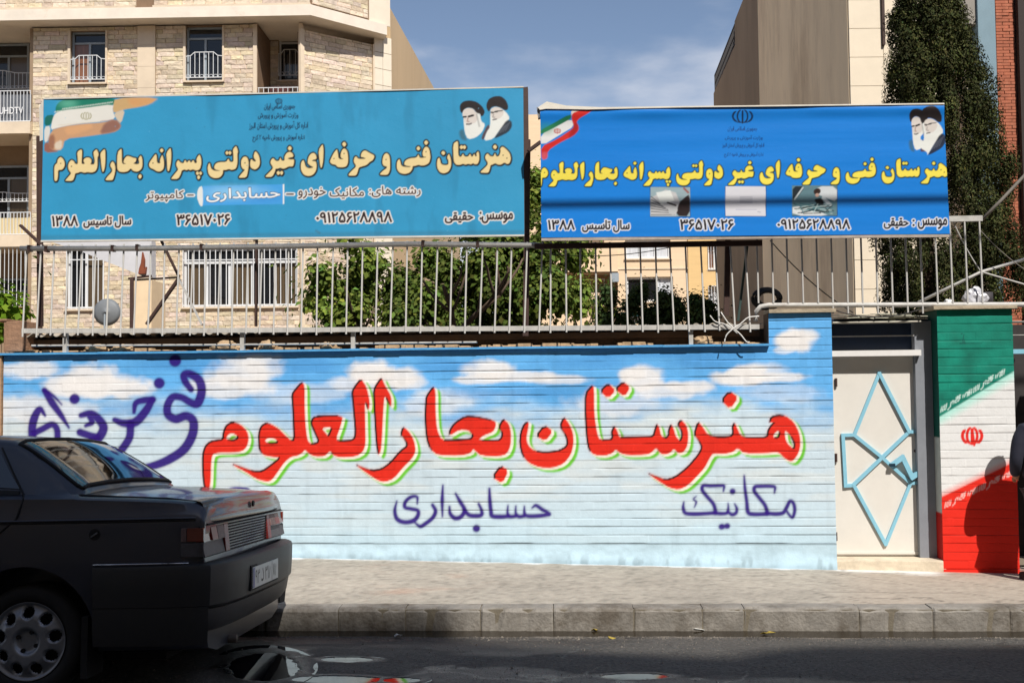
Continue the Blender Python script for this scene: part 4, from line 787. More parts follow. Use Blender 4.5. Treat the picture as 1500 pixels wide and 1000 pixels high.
m = MB(); m.tube([FW.at(x_, y_, .02) for x_, y_ in [(30, 364), (200, 364), (400, 361), (600, 357.5), (780, 359), (792, 359.5)]], .0235, 8); m.build('top_rail', m_fw, fence, smooth=True)
q = [FW.at(x_, y_, -.045) for x_, y_ in [(33, 484.5), (300, 484), (600, 482), (900, 480), (1112, 478.5)]]; m = MB()
for a_, b_ in zip(q, q[1:]): m.add([(a_.x, -.062, a_.z - .02), (b_.x, -.062, b_.z - .02), (b_.x, -.028, b_.z - .02), (a_.x, -.028, a_.z - .02), (a_.x, -.062, a_.z + .02), (b_.x, -.062, b_.z + .02), (b_.x, -.028, b_.z + .02), (a_.x, -.028, a_.z + .02)], [(0, 3, 2, 1), (4, 5, 6, 7), (0, 1, 5, 4), (1, 2, 6, 5), (2, 3, 7, 6), (3, 0, 4, 7)])
m.build('bottom_rail', m_fw, fence)
q = [FW.at(x_, y_, .03) for x_, y_ in [(50, 507), (300, 506), (520, 504), (700, 502)]]; m = MB(); m.tube([(v.x, -.012, v.z + .004) for v in q], .008, 6); m.build('foot_rail', m_fw, fence)
for px_, in [(97,), (356,), (518,), (1012,)]:
    p = FW.at(px_, 508, 0.0); t_ = FW.at(px_ - 2, 484, -.03); m = MB(); m.box(p.x - .017, p.x + .017, -.03, .01, ZCT - .01, t_.z); m.build('foot_post', m_fw, fence)
for px_, py_ in [(44, 364), (69, 365), (166, 364), (202, 363), (296, 362), (620, 357), (700, 358)]:
    m = MB(); p = FW.at(px_, py_, .02); m.box(p.x - .012, p.x + .012, -.008, .048, p.z - .027, p.z + .027); m.build('weld_band', m_rust, fence)

# upper railing over the gate
f2_ = thing('railing', 'short white railing with a pipe bottom rail standing over the gate under the newer banner', 'railing', FW, (FW.at(1108, 447).x, 0, 2.3))
for i in range(16):
    xt = 1108 + 21.75 * i; xb_ = 1111 + 21.9 * i; up = 340 if i < 13 else 320
    bar('bar', FW.at(xb_, 459 if i in (5, 6, 7, 8, 9, 10, 11) else 444, -.01 - .005), FW.at(xt, up - (0 if i >= 13 else 14), .03), .0078, m_fw, f2_)
m = MB(); m.tube([FW.at(1107, 470, 0), FW.at(1108, 456, 0), FW.at(1114, 449, 0), FW.at(1125, 447, 0), FW.at(1300, 446.5, 0), FW.at(1500, 446, 0), FW.at(1620, 446, 0)], .021, 8); m.build('pipe_rail', m_fw, f2_, smooth=True)
a_, b_ = FW.at(1320, 326, .04), FW.at(1438, 316, .04); m = MB(); m.box(a_.x, b_.x, .02, .06, a_.z - .003, b_.z); m.build('top_rail', m_fw, f2_)

# rusty steel holding the banners
fr = thing('sign_support', 'dark rusty steel posts and beam carrying the two signs behind the railing', 'steel frame', FW, (FW.at(60, 480).x, .12, 2.0))
def post(px0, py0, px1, py1, w, y=.16, nm='post', mt=None):
    a_, b_ = FW.at(px0, py0, y), FW.at(px1, py1, y); m = MB(); d = Vector((b_.x - a_.x, 0, b_.z - a_.z)).normalized(); n_ = Vector((-d.z, 0, d.x)) * w
    P8 = [a_ + n_, a_ - n_, b_ - n_, b_ + n_]; m.add([(v.x, y - .02, v.z) for v in P8] + [(v.x, y + .02, v.z) for v in P8], [(0, 1, 2, 3), (7, 6, 5, 4), (0, 4, 5, 1), (1, 5, 6, 2), (2, 6, 7, 3), (3, 7, 4, 0)]); return m.build(nm, mt or m_rust, fr)
post(59, 478, 58, 200, .020); post(770, 492, 773, 205, .024); post(375, 478, 376, 340, .007); post(1064, 462, 1066, 352, .022); post(1081, 470, 1095, 355, .009, .18, 'brace', mat('green_steel', rgb(40, 62, 58), .6, var=.2, scale=9))
post(773, 222, 792, 208, .013, .1, 'bracket'); post(783, 361, 1116, 356, .022, -.02, 'beam')
post(215, 475, 262, 408, .011, .2, 'brace'); post(262, 405, 236, 352, .007, .2, 'brace'); post(262, 408, 296, 476, .004, .18, 'brace', m_fw); post(200, 410, 262, 406, .006, .22, 'brace')
post(30, 330, 62, 360, .010, .1, 'bracket')

# ================================================================== SIGNS
m_sign = mat('printed_sheet', None, .42, attr='Col', bump=.0008, bscale=30, coat=.12)
m_vinyl = mat('vinyl_banner', None, .30, attr='Col', bump=.001, bscale=12, coat=.25)
def face(cvs, corners, frame, y, nu, nv, mt, parent, nm, warp):
    """corners tl,tr,br,bl in photo pixels at plane y; sheet grid with real relief"""
    c = [np.array(frame.at(a_, b_, y)) for a_, b_ in corners]
    s_ = np.linspace(0, 1, nu)[None, :, None]; t_ = np.linspace(0, 1, nv)[:, None, None]
    A = (c[0] * (1 - s_) + c[1] * s_) * (1 - t_) + (c[3] * (1 - s_) + c[2] * s_) * t_
    A[..., 1] += warp(np.broadcast_to(s_[..., 0], A.shape[:2]), np.broadcast_to(t_[..., 0], A.shape[:2]))
    px, py = projv(frame.wv(A)); return grid_mesh(nm, (A - np.array(ORG[parent.name]))[::-1], cvs.sample(px, py)[::-1], mt, parent, smooth=True), c
Y1, Y2 = .13, -.20
sg = thing('school_sign', 'older sky blue school signboard with cream outlined Persian title, left of the two', 'sign', FW, tuple(FW.at(410, 350, Y1)))
f_, c = face(s1, [(64, 145.5), (766.5, 128), (768, 344), (60, 352.5)], FW, Y1, 640, 200, m_sign, sg, 'printed_face', lambda s_, t_: .004 * np.sin(s_ * 19) + .003 * fbm(s_ * 20, t_ * 6, 1, 4, 3))
m_frm = mat('sign_frame', rgb(70, 50, 44), .6, var=.25, scale=12)
m = MB(); m.prism([(v[0], v[2]) for v in c], Y1 + .012, Y1 + .075); m.build('backing', m_frm, sg)
m = MB(); q = [FW.at(*p_, Y1) for p_ in [(766.5, 128), (773, 127), (775.5, 343), (768, 344)]]; m.prism([(v.x, v.z) for v in q], Y1 + .004, Y1 + .07); m.build('side_frame', m_frm, sg); m = MB(); q = [FW.at(*p_, Y1) for p_ in [(58, 205), (63.2, 205), (60, 353), (55, 354)]]; m.prism([(v.x, v.z) for v in q], Y1 + .004, Y1 + .07); m.build('side_frame', m_frm, sg)
m = MB(); q = [FW.at(*p_, Y1) for p_ in [(57, 158), (63.4, 145), (63, 205), (58, 207)]]; m.prism([(v.x, v.z) for v in q], Y1 + .002, Y1 + .02); q = [FW.at(*p_, Y1) for p_ in [(60, 352), (768, 343.6), (768, 346), (60, 354.5)]]; m.prism([(v.x, v.z) for v in q], Y1 - .006, Y1 + .03); q = [FW.at(*p_, Y1) for p_ in [(64, 143.8), (767, 126.6), (767, 128.4), (64, 145.7)]]; m.prism([(v.x, v.z) for v in q], Y1 - .003, Y1 + .04); m.build('edge_trim', mat('pale_tarp', rgb(206, 202, 194), .6, var=.15, scale=9), sg)

sg2 = thing('school_banner', 'newer bright blue vinyl school banner with yellow Persian title and three small pictures', 'banner', FW, tuple(FW.at(1090, 345, Y2)))
def warp2(s_, t_):
    w = .003 * np.sin(t_ * 3.1 + 1) * np.sin(s_ * 9) + .014 * np.exp(-((t_ - .03) / .05) ** 2) * (.4 + fbm(s_ * 7, t_ * 2, 1, 3, 2))
    w += .0009 * (fbm(s_ * 3, t_ * 16, 1, 9, 3) - .5) * 2 + .0007 * np.sin((t_ * 30 + s_ * 3)) * sm(.1, .6, noise(s_ * 4, t_ * 3, 1, 8))
    return -w
f_, c = face(s2, [(791.5, 160.5), (1382, 153.5), (1391.5, 342.5), (793, 348)], FW, Y2, 560, 200, m_vinyl, sg2, 'printed_face', warp2)
m = MB(); m.prism([(v[0], v[2]) for v in c], Y2 + .02, Y2 + .07); m.build('backing', m_frm, sg2)
m_tarp = mat('white_vinyl_back', rgb(222, 216, 204), .5, var=.12, scale=6, bump=.002, bscale=20)
m = MB()
def strip(pts, y0, y1): q_ = [FW.at(a_, b_, Y2) for a_, b_ in pts]; m.prism([(v.x, v.z) for v in q_], y0, y1)
strip([(788, 158.5), (801, 150), (830, 156), (880, 158.2), (1382, 152), (1382, 154), (1000, 158.5), (860, 161.5), (800, 160.5), (791, 162)], Y2 - .022, Y2 + .05); m.build('folded_edge', m_tarp, sg2, smooth=False)
m = MB(); strip([(793, 346.5), (1391, 341), (1391, 347), (1100, 349.5), (793, 352.5)], Y2 + .004, Y2 + .03); m.build('bottom_hem', mat('hem', rgb(170, 158, 148), .7, var=.3, scale=10), sg2)
m = MB(); strip([(786, 157), (790, 158), (792, 172), (788, 173)], Y2, Y2 + .06); m.build('corner_wrap', mat('grey_rag', rgb(130, 130, 132), .8, var=.3, scale=20), sg2)

# ================================================================== GATE
m_cream = mat('cream_sheet', rgb(222, 218, 211, .93), .5, var=.06, scale=4, dirt=(rgb(170, 150, 124), 5, .62, .5), bump=.001, bscale=8)
m_lblue = mat('light_blue_steel', rgb(134, 190, 212), .4, var=.08, scale=14)
m_dkn = mat('dark_navy_steel', rgb(16, 34, 58), .5, var=.3, scale=6)
YG = .20
gate = thing('gate', 'cream sheet steel gate leaf with a light blue diamond of bars', 'gate', FW, tuple(FW.at(1285, 812, YG)))
q = [FW.at(*p_, YG) for p_ in [(1217, 520), (1352, 520), (1352, 813), (1217, 813)]]
m = MB(); m.prism([(v.x, v.z) for v in q], YG, YG + .03); m.build('panel', m_cream, gate)
def lbar(pts, w, nm='bar', yy=-.022, d=.022):
    q_ = [FW.at(a_, b_, YG) for a_, b_ in pts]
    for a_, b_ in zip(q_, q_[1:]):
        dd = Vector((b_.x - a_.x, 0, b_.z - a_.z)).normalized(); n_ = Vector((-dd.z, 0, dd.x)) * w; e_ = dd * w * .9; P8 = [a_ + n_ - e_, a_ - n_ - e_, b_ - n_ + e_, b_ + n_ + e_]; m = MB()
        yo = YG + yy + random.uniform(-.002, .002); m.prism([(v.x, v.z) for v in P8], yo, yo + d); m.build(nm, m_lblue, gate)
lbar([(1287, 547), (1251, 636)], .0135); lbar([(1287.5, 547), (1331, 632)], .0135); lbar([(1251, 636.5), (1234, 637), (1238, 711), (1250, 710)], .014); lbar([(1251, 637), (1292, 670), (1332, 706)], .0135)
lbar([(1331, 632), (1292, 669), (1250, 709)], .0135); lbar([(1331, 632), (1346, 632), (1348.5, 706), (1333, 707)], .0135); lbar([(1250, 710), (1296.5, 796)], .014); lbar([(1333, 707), (1297, 796)], .013)
lbar([(1306, 679), (1320, 669), (1334, 698), (1349, 688)], .019, 'handle', -.05, .028)
m = MB(); p = FW.at(1305, 680, YG); m.box(p.x - .02, p.x + .02, YG - .055, YG - .022, p.z - .012, p.z + .012); m.build('latch', mat('dark_lock', rgb(24, 50, 66), .4), gate)
for zz_ in (560, 670, 785):
    p = FW.at(1222, zz_, YG); m = MB(); m.tube([(p.x + .012, YG - .012, p.z - .035), (p.x + .012, YG - .012, p.z + .035)], .011, 8); m.build('hinge', MATS['dark_rusty_steel'], gate)
q0, q1 = FW.at(1219, 811, YG), FW.at(1347, 525, YG); m = MB()
m.box(q0.x, q0.x + .018, YG - .008, YG, q0.z, q1.z); m.box(q1.x - .018, q1.x, YG - .008, YG, q0.z, q1.z); m.box(q0.x + .018, q1.x - .018, YG - .0075, YG, q0.z, q0.z + .02); m.build('leaf_edge', m_cream, gate)
m = MB(); p = FW.at(1341, 660, YG); m.tube([(p.x, YG - .010, p.z), (p.x, YG + .0, p.z)], .014, 10); m.build('keyhole_plate', MATS['dark_rusty_steel'], gate)
hd = thing('door_surround', 'steel door frame with white lintel and navy panel above the cream gate', 'door frame', FW, tuple(FW.at(1285, 500, YG)))
m = MB(); a_, b_ = FW.at(1219, 522, .08), FW.at(1350, 512, .08); m.box(a_.x, b_.x, .09, .24, a_.z, b_.z); m.build('lintel', mat('white_steel', rgb(222, 220, 218), .4, var=.08, scale=9), hd)
m = MB(); a_, b_ = FW.at(1217, 513, YG), FW.at(1362, 470, YG); m.box(a_.x, b_.x, YG + .02, YG + .05, a_.z, b_.z + .03); m.build('navy_panel', m_dkn, hd)
m = MB(); a_, b_ = FW.at(1219, 493.5, .12), FW.at(1339, 490.5, .12); m.box(a_.x, b_.x, .12, .15, a_.z, b_.z); m.build('cross_rail', m_fw, hd)
m = MB(); a_, b_ = FW.at(1219, 473, .05), FW.at(1348, 469.5, .05); m.box(a_.x, b_.x, .03, .3, a_.z, b_.z); m.build('top_angle', mat('worn_white', rgb(204, 200, 186), .6, var=.25, scale=12), hd)
m_jamb = mat('jamb_grey', rgb(128, 132, 140), .6, var=.1, scale=8)
m = MB(); a_, b_ = FW.at(1347.5, 816, .15), FW.at(1363, 470, .15); m.box(a_.x, b_.x, .14, .24, a_.z - .02, b_.z); m.build('jamb', m_jamb, hd)
# broken sheets lying above the gate
m = MB()
for i in range(16):
    x = random.uniform(FW.at(1222, 460).x, FW.at(1350, 460).x - .2); w = random.uniform(.1, .3); z = FW.at(1280, random.uniform(461, 469), .05).z
    y0 = random.uniform(-.02, .1); t = random.uniform(-.02, .02); m.add([(x, y0, z), (x + w, y0, z + t), (x + w, y0 + .3, z + t + .02), (x, y0 + .3, z + .02), (x, y0, z + .006), (x + w, y0, z + t + .006), (x + w, y0 + .3, z + t + .026), (x, y0 + .3, z + .026)], [(0, 3, 2, 1), (4, 5, 6, 7), (0, 1, 5, 4), (1, 2, 6, 5), (2, 3, 7, 6), (3, 0, 4, 7)])
solo(m, 'scrap_sheets', mat('scrap', rgb(186, 184, 166), .7, var=.3, scale=9), FW, tuple(FW.at(1280, 470, .0)), 'broken pale board scraps lying above the gate lintel', 'boards', kind='stuff')
m = MB(); a_, b_ = FW.at(1217, 822, .0), FW.at(1380, 817, .1); m.box(a_.x, b_.x, .0, .35, .05, b_.z - .004)
solo(m, 'threshold', mat('threshold_plaster', rgb(204, 190, 168), .9, var=.25, scale=7, bump=.005, bscale=30), FW, (a_.x, 0, .05), 'worn plaster threshold step under the cream gate', 'doorstep', bevel=.01)
m = MB(); m.box(FW.at(1200, 600).x, FW.at(1640, 600).x, .9, 1.0, .1, 2.15)
solo(m, 'yard_backdrop', mat('yard_dark', rgb(54, 50, 50), .9, var=.3, scale=5), FW, (FW.at(1200, 600).x, .9, .1), 'dark partition added for the unlit yard behind the open gateway', 'backdrop')  # dark sheet standing in for the shade inside the gateways

# ================================================================== FLAG PILLAR
TLp, TRp = FW.at(1369.5, 453), FW.at(1478.5, 453); BLp, BRp = FW.at(1385, 832), FW.at(1497, 832)
ZT = (TLp.z + TRp.z) / 2; xL, xR = FW.at(1377, 640).x, FW.at(1488, 640).x
pil = thing('flag_pillar', 'brick gate pillar painted green, white and red like a flag with a red emblem', 'pillar', FW, (xL, 0, .1))
z = .10; k = 0
zl = [Z0 + COUR * (i - 4) for i in range(60) if .05 < Z0 + COUR * (i - 4) < ZT - .03]; zl = [.08] + [a_ for a_ in zl if a_ > .12] + [ZT]
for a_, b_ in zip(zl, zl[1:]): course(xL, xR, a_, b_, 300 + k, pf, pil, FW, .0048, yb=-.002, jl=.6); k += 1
# its left side face, the paint carried round the corner in darker tones
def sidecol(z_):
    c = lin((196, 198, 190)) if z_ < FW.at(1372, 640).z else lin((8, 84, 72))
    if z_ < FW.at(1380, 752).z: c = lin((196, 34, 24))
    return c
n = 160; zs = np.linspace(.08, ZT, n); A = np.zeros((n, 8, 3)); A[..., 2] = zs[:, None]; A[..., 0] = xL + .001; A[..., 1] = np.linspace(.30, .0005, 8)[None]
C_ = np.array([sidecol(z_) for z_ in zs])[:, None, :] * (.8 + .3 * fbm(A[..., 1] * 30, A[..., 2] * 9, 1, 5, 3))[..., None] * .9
grid_mesh('side_face', A - np.array(ORG[pil.name]), C_, m_wall, pil)
m = MB(); m.box(xL + .003, xR - .003, .012, .30, .05, ZT - .003); m.build('brick_core', m_joint, pil)
a_ = FW.at(1365, 454); b_ = FW.at(1487, 447.5); m = MB(); m.box(a_.x, b_.x, -.045, .33, ZT, b_.z); m.build('cap_slab', m_conc, pil, bevel=.004)
# second opening right of the pillar
hd2 = thing('lintel_frame', 'light blue steel lintel over the dark open gateway right of the flag pillar', 'door frame', FW, tuple(FW.at(1520, 512, .1)))
m = MB(); a_, b_ = FW.at(1481, 518, .1), FW.at(1640, 509.5, .1); m.box(xR + .002, b_.x, .10, .18, a_.z, b_.z); m.build('lintel', m_lblue, hd2)
m = MB(); a_, b_ = FW.at(1481, 491, .1), FW.at(1640, 488, .1); m.box(xR + .002, b_.x, .10, .13, a_.z, b_.z); a_, b_ = FW.at(1481, 471, .05), FW.at(1640, 468, .05); m.box(xR + .002, b_.x, .05, .3, a_.z, b_.z); m.build('cross_rail', m_fw, hd2)
m = MB(); a_ = FW.at(1514, 800, .12).x; m.box(a_, a_ + .03, .12, .17, .1, FW.at(1500, 517, .12).z); m.build('jamb', m_jamb, hd2)
m = MB(); a_ = FW.at(1620, 700).x; m.box(a_, a_ + 4, 0, .3, .0, 2.3); solo(m, 'brick_wall', mat('plain_brick_wall', rgb(170, 140, 112), .9, var=.3, scale=8, bump=.006, bscale=30), FW, (a_, 0, 0), 'plain wall continuing right beyond the gateway', 'wall')
m = MB(); a_ = FW.at(-60, 500).x; m.box(a_ - 8, a_ - .01, 0.02, .25, .0, 1.95); solo(m, 'brick_wall', mat('plain_brick_wall', None), FW, (a_ - 8, 0, 0), 'plain wall continuing left beyond the tan end post', 'wall')
# ================================================================== BACKGROUND BUILDINGS
m_stone = mat('split_stone', None, .92, attr='Col', var=.22, scale=9, bump=.02, bscale=14, spec=.2)
m_sback = mat('stone_joint', rgb(128, 104, 82), .95, var=.2, scale=3)
m_slab = mat('travertine_slab', rgb(214, 196, 172), .7, var=.12, scale=1.6, dirt=(rgb(170, 146, 118), .9, .56, .6), bump=.003, bscale=6)
m_plast = mat('ochre_plaster', rgb(196, 170, 134), .9, var=.10, scale=.5, bump=.01, bscale=3, stretch=(1, 1, .25), dirt=(rgb(170, 142, 108), .35, .52, .5))
m_glass = mat('dark_pane', rgb(26, 28, 32), .06, var=.3, scale=1.2)
m_curt = mat('curtain_pane', rgb(126, 84, 60), .3, var=.35, scale=5, stretch=(3, 3, .3), coat=.5)
m_ccurt = mat('olive_curtain', rgb(88, 74, 56), .3, var=.25, scale=6, stretch=(4, 4, .2), coat=.4)
m_wcurt = mat('white_curtain', rgb(196, 200, 206), .5, var=.3, scale=5, stretch=(3, 3, .2), coat=.4)
m_wfr = mat('white_frame', rgb(214, 216, 218), .4, var=.05, scale=5)
m_gfr = mat('grey_frame', rgb(150, 160, 168), .4, var=.1, scale=5)
def stones(fr, u0, u1, z0, z1, holes, parent, y=0., h=.132, seed=1, nm='stone_cladding', tint=(212, 196, 176)):
    """split-face stone blocks in courses; every block its own proud, tilted face"""
    r = random.Random(seed); V = []; F = []; Cl = []; z = z0; base = lin(tint); k = 0
    while z < z1 - .02:
        zt = min(z + h, z1); u = u0 - r.uniform(0, .3)
        while u < u1:
            w = r.uniform(.22, .55); a, b = max(u, u0), min(u + w, u1); u += w
            if b - a < .03: continue
            segs = [(a, b)]
            for H in holes:
                if z + .5 * (zt - z) > H[2] and z + .5 * (zt - z) < H[3]:
                    ns = []
                    for s0, s1 in segs:
                        if s1 <= H[0] or s0 >= H[1]: ns.append((s0, s1)); continue
                        if s0 < H[0]: ns.append((s0, H[0]))
                        if s1 > H[1]: ns.append((H[1], s1))
                    segs = ns
            for a2, b2 in segs:
                if b2 - a2 < .02: continue
                g = .006; d = [y - r.uniform(.012, .032) for _ in range(5)]; i = len(V); cm = (a2 + b2) / 2 + r.uniform(-.25, .25) * (b2 - a2); ch = r.uniform(.35, .65)
                for xx, zz in ((a2, z), (b2, z), (b2, zt), (a2, zt)): V.append((xx, y, zz))
                for q, (xx, zz) in enumerate(((a2 + g, z + g), (b2 - g, z + g), (b2 - g, zt - g), (a2 + g, zt - g))): V.append((xx + (.010 if q in (0, 3) else -.010), d[q], zz))
                V.append((cm, d[4] - .004, z + ch * (zt - z)))
                F += [(i, i + 1, i + 5, i + 4), (i + 1, i + 2, i + 6, i + 5), (i + 2, i + 3, i + 7, i + 6), (i + 3, i, i + 4, i + 7), (i + 4, i + 5, i + 8), (i + 5, i + 6, i + 8), (i + 6, i + 7, i + 8), (i + 7, i + 4, i + 8)]
                c = base * r.uniform(.80, 1.14) * np.array([1, r.uniform(.95, 1.03), r.uniform(.86, 1.06)]); Cl += [c] * 9
        z = zt; k += 1
    if not V: return
    o = np.array(ORG[parent.name]); me = bpy.data.meshes.new(nm); me.from_pydata([tuple(np.array(v) - o) for v in V], [], F)
    ca = me.color_attributes.new('Col', 'FLOAT_COLOR', 'POINT'); c4 = np.ones((len(V), 4), np.float32); c4[:, :3] = np.array(Cl); ca.data.foreach_set('color', c4.ravel())
    me.materials.append(m_stone); ob = link(nm, me, parent); ob['kind'] = 'stuff'; return ob
def window(parent, u0, u1, z0, z1, y, fm, panes, cols=2, top=.0, fw=.05, sill=True, dep=.16):
    """frame with mullions and recessed panes (children: window > pane)"""
    m = MB(); yf = y + dep
    m.box(u0, u0 + fw, yf - .04, yf + .02, z0, z1).box(u1 - fw, u1, yf - .04, yf + .02, z0, z1).box(u0 + fw, u1 - fw, yf - .04, yf + .02, z1 - fw, z1).box(u0 + fw, u1 - fw, yf - .04, yf + .02, z0, z0 + fw)
    zt = z1 - top if top else z1
    if top: m.box(u0 + fw, u1 - fw, yf - .036, yf + .016, zt - fw * .5, zt + fw * .5)
    cw = (u1 - u0) / cols
    for i in range(1, cols): m.box(u0 + cw * i - fw * .55, u0 + cw * i + fw * .55, yf - .038, yf + .018, z0 + fw, zt - (fw * .5 if top else fw))
    w = m.build('window', fm, parent)
    for i in range(cols):
        p = MB(); p.box(u0 + cw * i + .01, u0 + cw * (i + 1) - .01, yf, yf + .012, z0 + .01, zt); p.build('pane', panes[i % len(panes)], w)
    if top: p = MB(); p.box(u0 + .01, u1 - .01, yf + .001, yf + .013, zt, z1 - .01); p.build('pane', m_glass, w)
    if sill: s_ = MB(); s_.box(u0 - .05, u1 + .05, y - .07, yf - .04, z0 - .05, z0 - .002); s_.build('sill', m_slab, w)
    return w
def grille(parent, u0, u1, z0, z1, y, n, mt, fancy=True, r=.011, nm='balconet'):
    m = MB(); hz = z1 - z0
    for i in range(n + 1):
        x = u0 + (u1 - u0) * i / n; t = abs(i / n - .5) * 2; zt = z1 - (0 if t < .62 else hz * .16) if fancy else z1
        m.tube([(x, y, z0), (x, y, zt)], r, 4)
    if fancy:
        m.tube([(u0, y, z1 - hz * .16), (u0 + (u1 - u0) * .13, y, z1 - hz * .14), (u0 + (u1 - u0) * .24, y, z1), (u1 - (u1 - u0) * .24, y, z1), (u1 - (u1 - u0) * .13, y, z1 - hz * .14), (u1, y, z1 - hz * .16)], r * 1.4, 4)
        for i in range(n):
            c = u0 + (u1 - u0) * (i + .5) / n; q = (u1 - u0) / n * .42; m.tube([(c - q, y, z0 + .02), (c - q * .7, y, z0 + q * 1.4), (c + q * .7, y, z0 + q * 1.4), (c + q, y, z0 + .02)], r * .7, 4)
    else: m.tube([(u0, y, z1), (u1, y, z1)], r * 1.4, 4)
    m.tube([(u0, y, z0), (u1, y, z0)], r * 1.4, 4); return m.build(nm, mt, parent)

# ---- left apartment block, front about 29 m away
FB = Frame(29.0, .02); PX = lambda a, b, y=0.: FB.at(a, b, y)
lb = thing('apartment_building', 'pale split stone apartment block with balconies and a chamfered corner on the left', 'building', FB, (PX(300, 500).x, 0, 0))
def rc(x0, y0, x1, y1, y=0.): a, b = PX(x0, y1, y), PX(x1, y0, y); return a.x, b.x, a.z, b.z
uL = PX(-260, 300).x; uB = PX(46, 300).x; uR = PX(372, 90).x; zU = PX(300, 37).z
wins = [rc(103, 45, 155, 122), rc(272, 38, 326, 119)]; gw = [rc(268, 362, 435, 450), rc(97, 362, 152, 453)]
pil_ = rc(200, 36, 228, 460)
uC = PX(443, 300).x
m = MB(); holed(m, uB, uR, 0, zU, .03, .30, wins + gw); m.build('wall', m_sback, lb)
stones(FB, uB, uR, 2.2, zU, wins + gw + [(pil_[0], pil_[1], 0, 99)], lb, .03, seed=3)
zb0 = PX(400, 350).z
m = MB(); holed(m, uR, uC, 0, zb0, .0301, .30, gw); m.build('bay_wall', m_sback, lb); stones(FB, uR, uC, 2.2, zb0, gw, lb, .03, seed=5)
m = MB()
z = 2.2
while z < zU - .01: m.box(pil_[0] + .004, pil_[1] - .004, -.03, .03, z + .006, min(z + .62, zU)); z += .62
m.build('pilaster', m_slab, lb)
for w_, ps in ((wins[0], [m_curt, m_glass]), (wins[1], [m_glass, m_glass])):
    wd = window(lb, *w_, 0, m_gfr, ps, 2, .33, .055)
    m = MB(); m.box(w_[0] - .07, w_[0], -.035, .12, w_[2] - .05, w_[3]); m.build('jamb', m_slab, wd); m = MB(); m.box(w_[1], w_[1] + .05, -.035, .12, w_[2] - .05, w_[3]); m.build('jamb', m_slab, wd)
    grille(lb, w_[0] + .0, w_[1] - .0, w_[2] + .10, w_[2] + .10 + (w_[3] - w_[2]) * .46, -.0, 8, m_wfr)
# ground window with white bars
for w_, nn, co in ((gw[0], 21, 5), (gw[1], 7, 2)):
    wd = window(lb, *w_, 0, m_wfr, [m_ccurt, m_glass] if nn > 10 else [m_glass, m_ccurt], co, (w_[3] - w_[2]) * .24 if nn > 10 else 0, .07, dep=.14)
    m = MB()
    for i in range(nn + 1): x = w_[0] + (w_[1] - w_[0]) * i / nn; m.tube([(x, -.0, w_[2] - .02), (x, -.0, w_[3])], .016, 4)
    for z in (w_[2] + .05, w_[2] + (w_[3] - w_[2]) * .8): m.tube([(w_[0], 0, z), (w_[1], 0, z)], .02, 4)
    m.build('window_bars', m_wfr, lb)
# recessed bay at the corner, with its own railing
ya = 1.5
bayw = rc(408, 42, 441, 118, ya); m = MB(); x0 = PX(372, 90).x; x1_ = PX(443, 90).x
holed(m, x0 - .1, x1_ + .6, zb0 - .01, zU + .1, ya, ya + .2, [bayw]); m.box(x0 - .02, x0 + .10, .031, ya, zb0, zU); m.build('bay_back_wall', m_sback, lb); stones(FB, x0, x1_ + .6, zb0, zU, [bayw], lb, ya, seed=8)
wd = window(lb, *bayw, ya, m_wfr, [m_glass], 1, .4, .05)
grille(lb, bayw[0], bayw[1], bayw[2] + .15, bayw[2] + .15 + (bayw[3] - bayw[2]) * .5, ya, 4, m_wfr)
r_ = rc(372, 128, 443, 160, .05); grille(lb, r_[0], r_[1], r_[2] - .3, r_[3], .05, 10, m_wfr, False, nm='balcony_railing')
p_ = rc(395, 127, 425, 150, 1.2); m = MB(); m.box(p_[0], p_[1], 1.2, 1.25, p_[2], p_[3]); m.build('laundry_cloth', mat('pink_cloth', rgb(196, 140, 140), .9, var=.2, scale=4), lb)
m = MB(); m.box(x0, x1_, .05, ya, PX(400, 160).z - .2, PX(400, 160).z); m.build('balcony_slab', m_slab, lb)
m = MB(); m.box(x1_ - .10, x1_ + .0, -.03, .3, zb0, zU); m.box(x0 - .02, x0 + .09, -.03, .031, zb0, zU); m.build('corner_strip', m_slab, lb)
# left balconies (x < 46 px)
FLz = [(27, 180, 197), (205, 345, 362), (370, 470, 480)]
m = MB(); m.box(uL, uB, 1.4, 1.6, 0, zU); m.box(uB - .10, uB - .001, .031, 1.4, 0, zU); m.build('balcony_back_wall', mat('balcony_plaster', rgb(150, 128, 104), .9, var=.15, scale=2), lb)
for i, (y0, y1, y2) in enumerate(FLz):
    za, zb_ = PX(20, y2).z, PX(20, y1).z
    if i < 2: m = MB(); m.box(uL, uB + .0, -.12, 1.4, za, zb_); m.build('balcony_slab', m_slab, lb)
    w_ = rc(2, y0 + 38, 44, y1 - 5, 1.4); w2 = (w_[0] - 1.0, w_[1], w_[2], w_[3]); window(lb, *w2, 1.38 - .16, m_gfr, [m_ccurt, m_glass], 3, .38, .06, False)
    g_ = rc(0, y0 + 74, 45, y1 - 52 if i < 2 else y1, .9)
    if i < 2:
        a_ = rc(-120, y0 + 76, 45, y1 - 48, 1.15); grille(lb, a_[0], a_[1], a_[2], a_[3], 1.15, 28, m_wfr)
        b_ = rc(-120, y0 + 106, 45, y1, -.02); m = MB()
        grille(lb, b_[0], b_[1], b_[2], b_[3], -.03, 34, m_wfr, False, nm='balcony_railing')
        if i == 1: m.box(b_[0], b_[1], .02, .05, b_[2], b_[3] - .15); m.build('balcony_screen', mat('cream_screen', rgb(206, 188, 148), .8, var=.15, scale=4, stretch=(6, 1, .3)), lb)
        else: m.box(b_[0], b_[1], .02, .05, b_[2], b_[3] - .1); m.build('balcony_screen', mat('grey_screen', rgb(92, 96, 104), .7, var=.3, scale=3), lb)
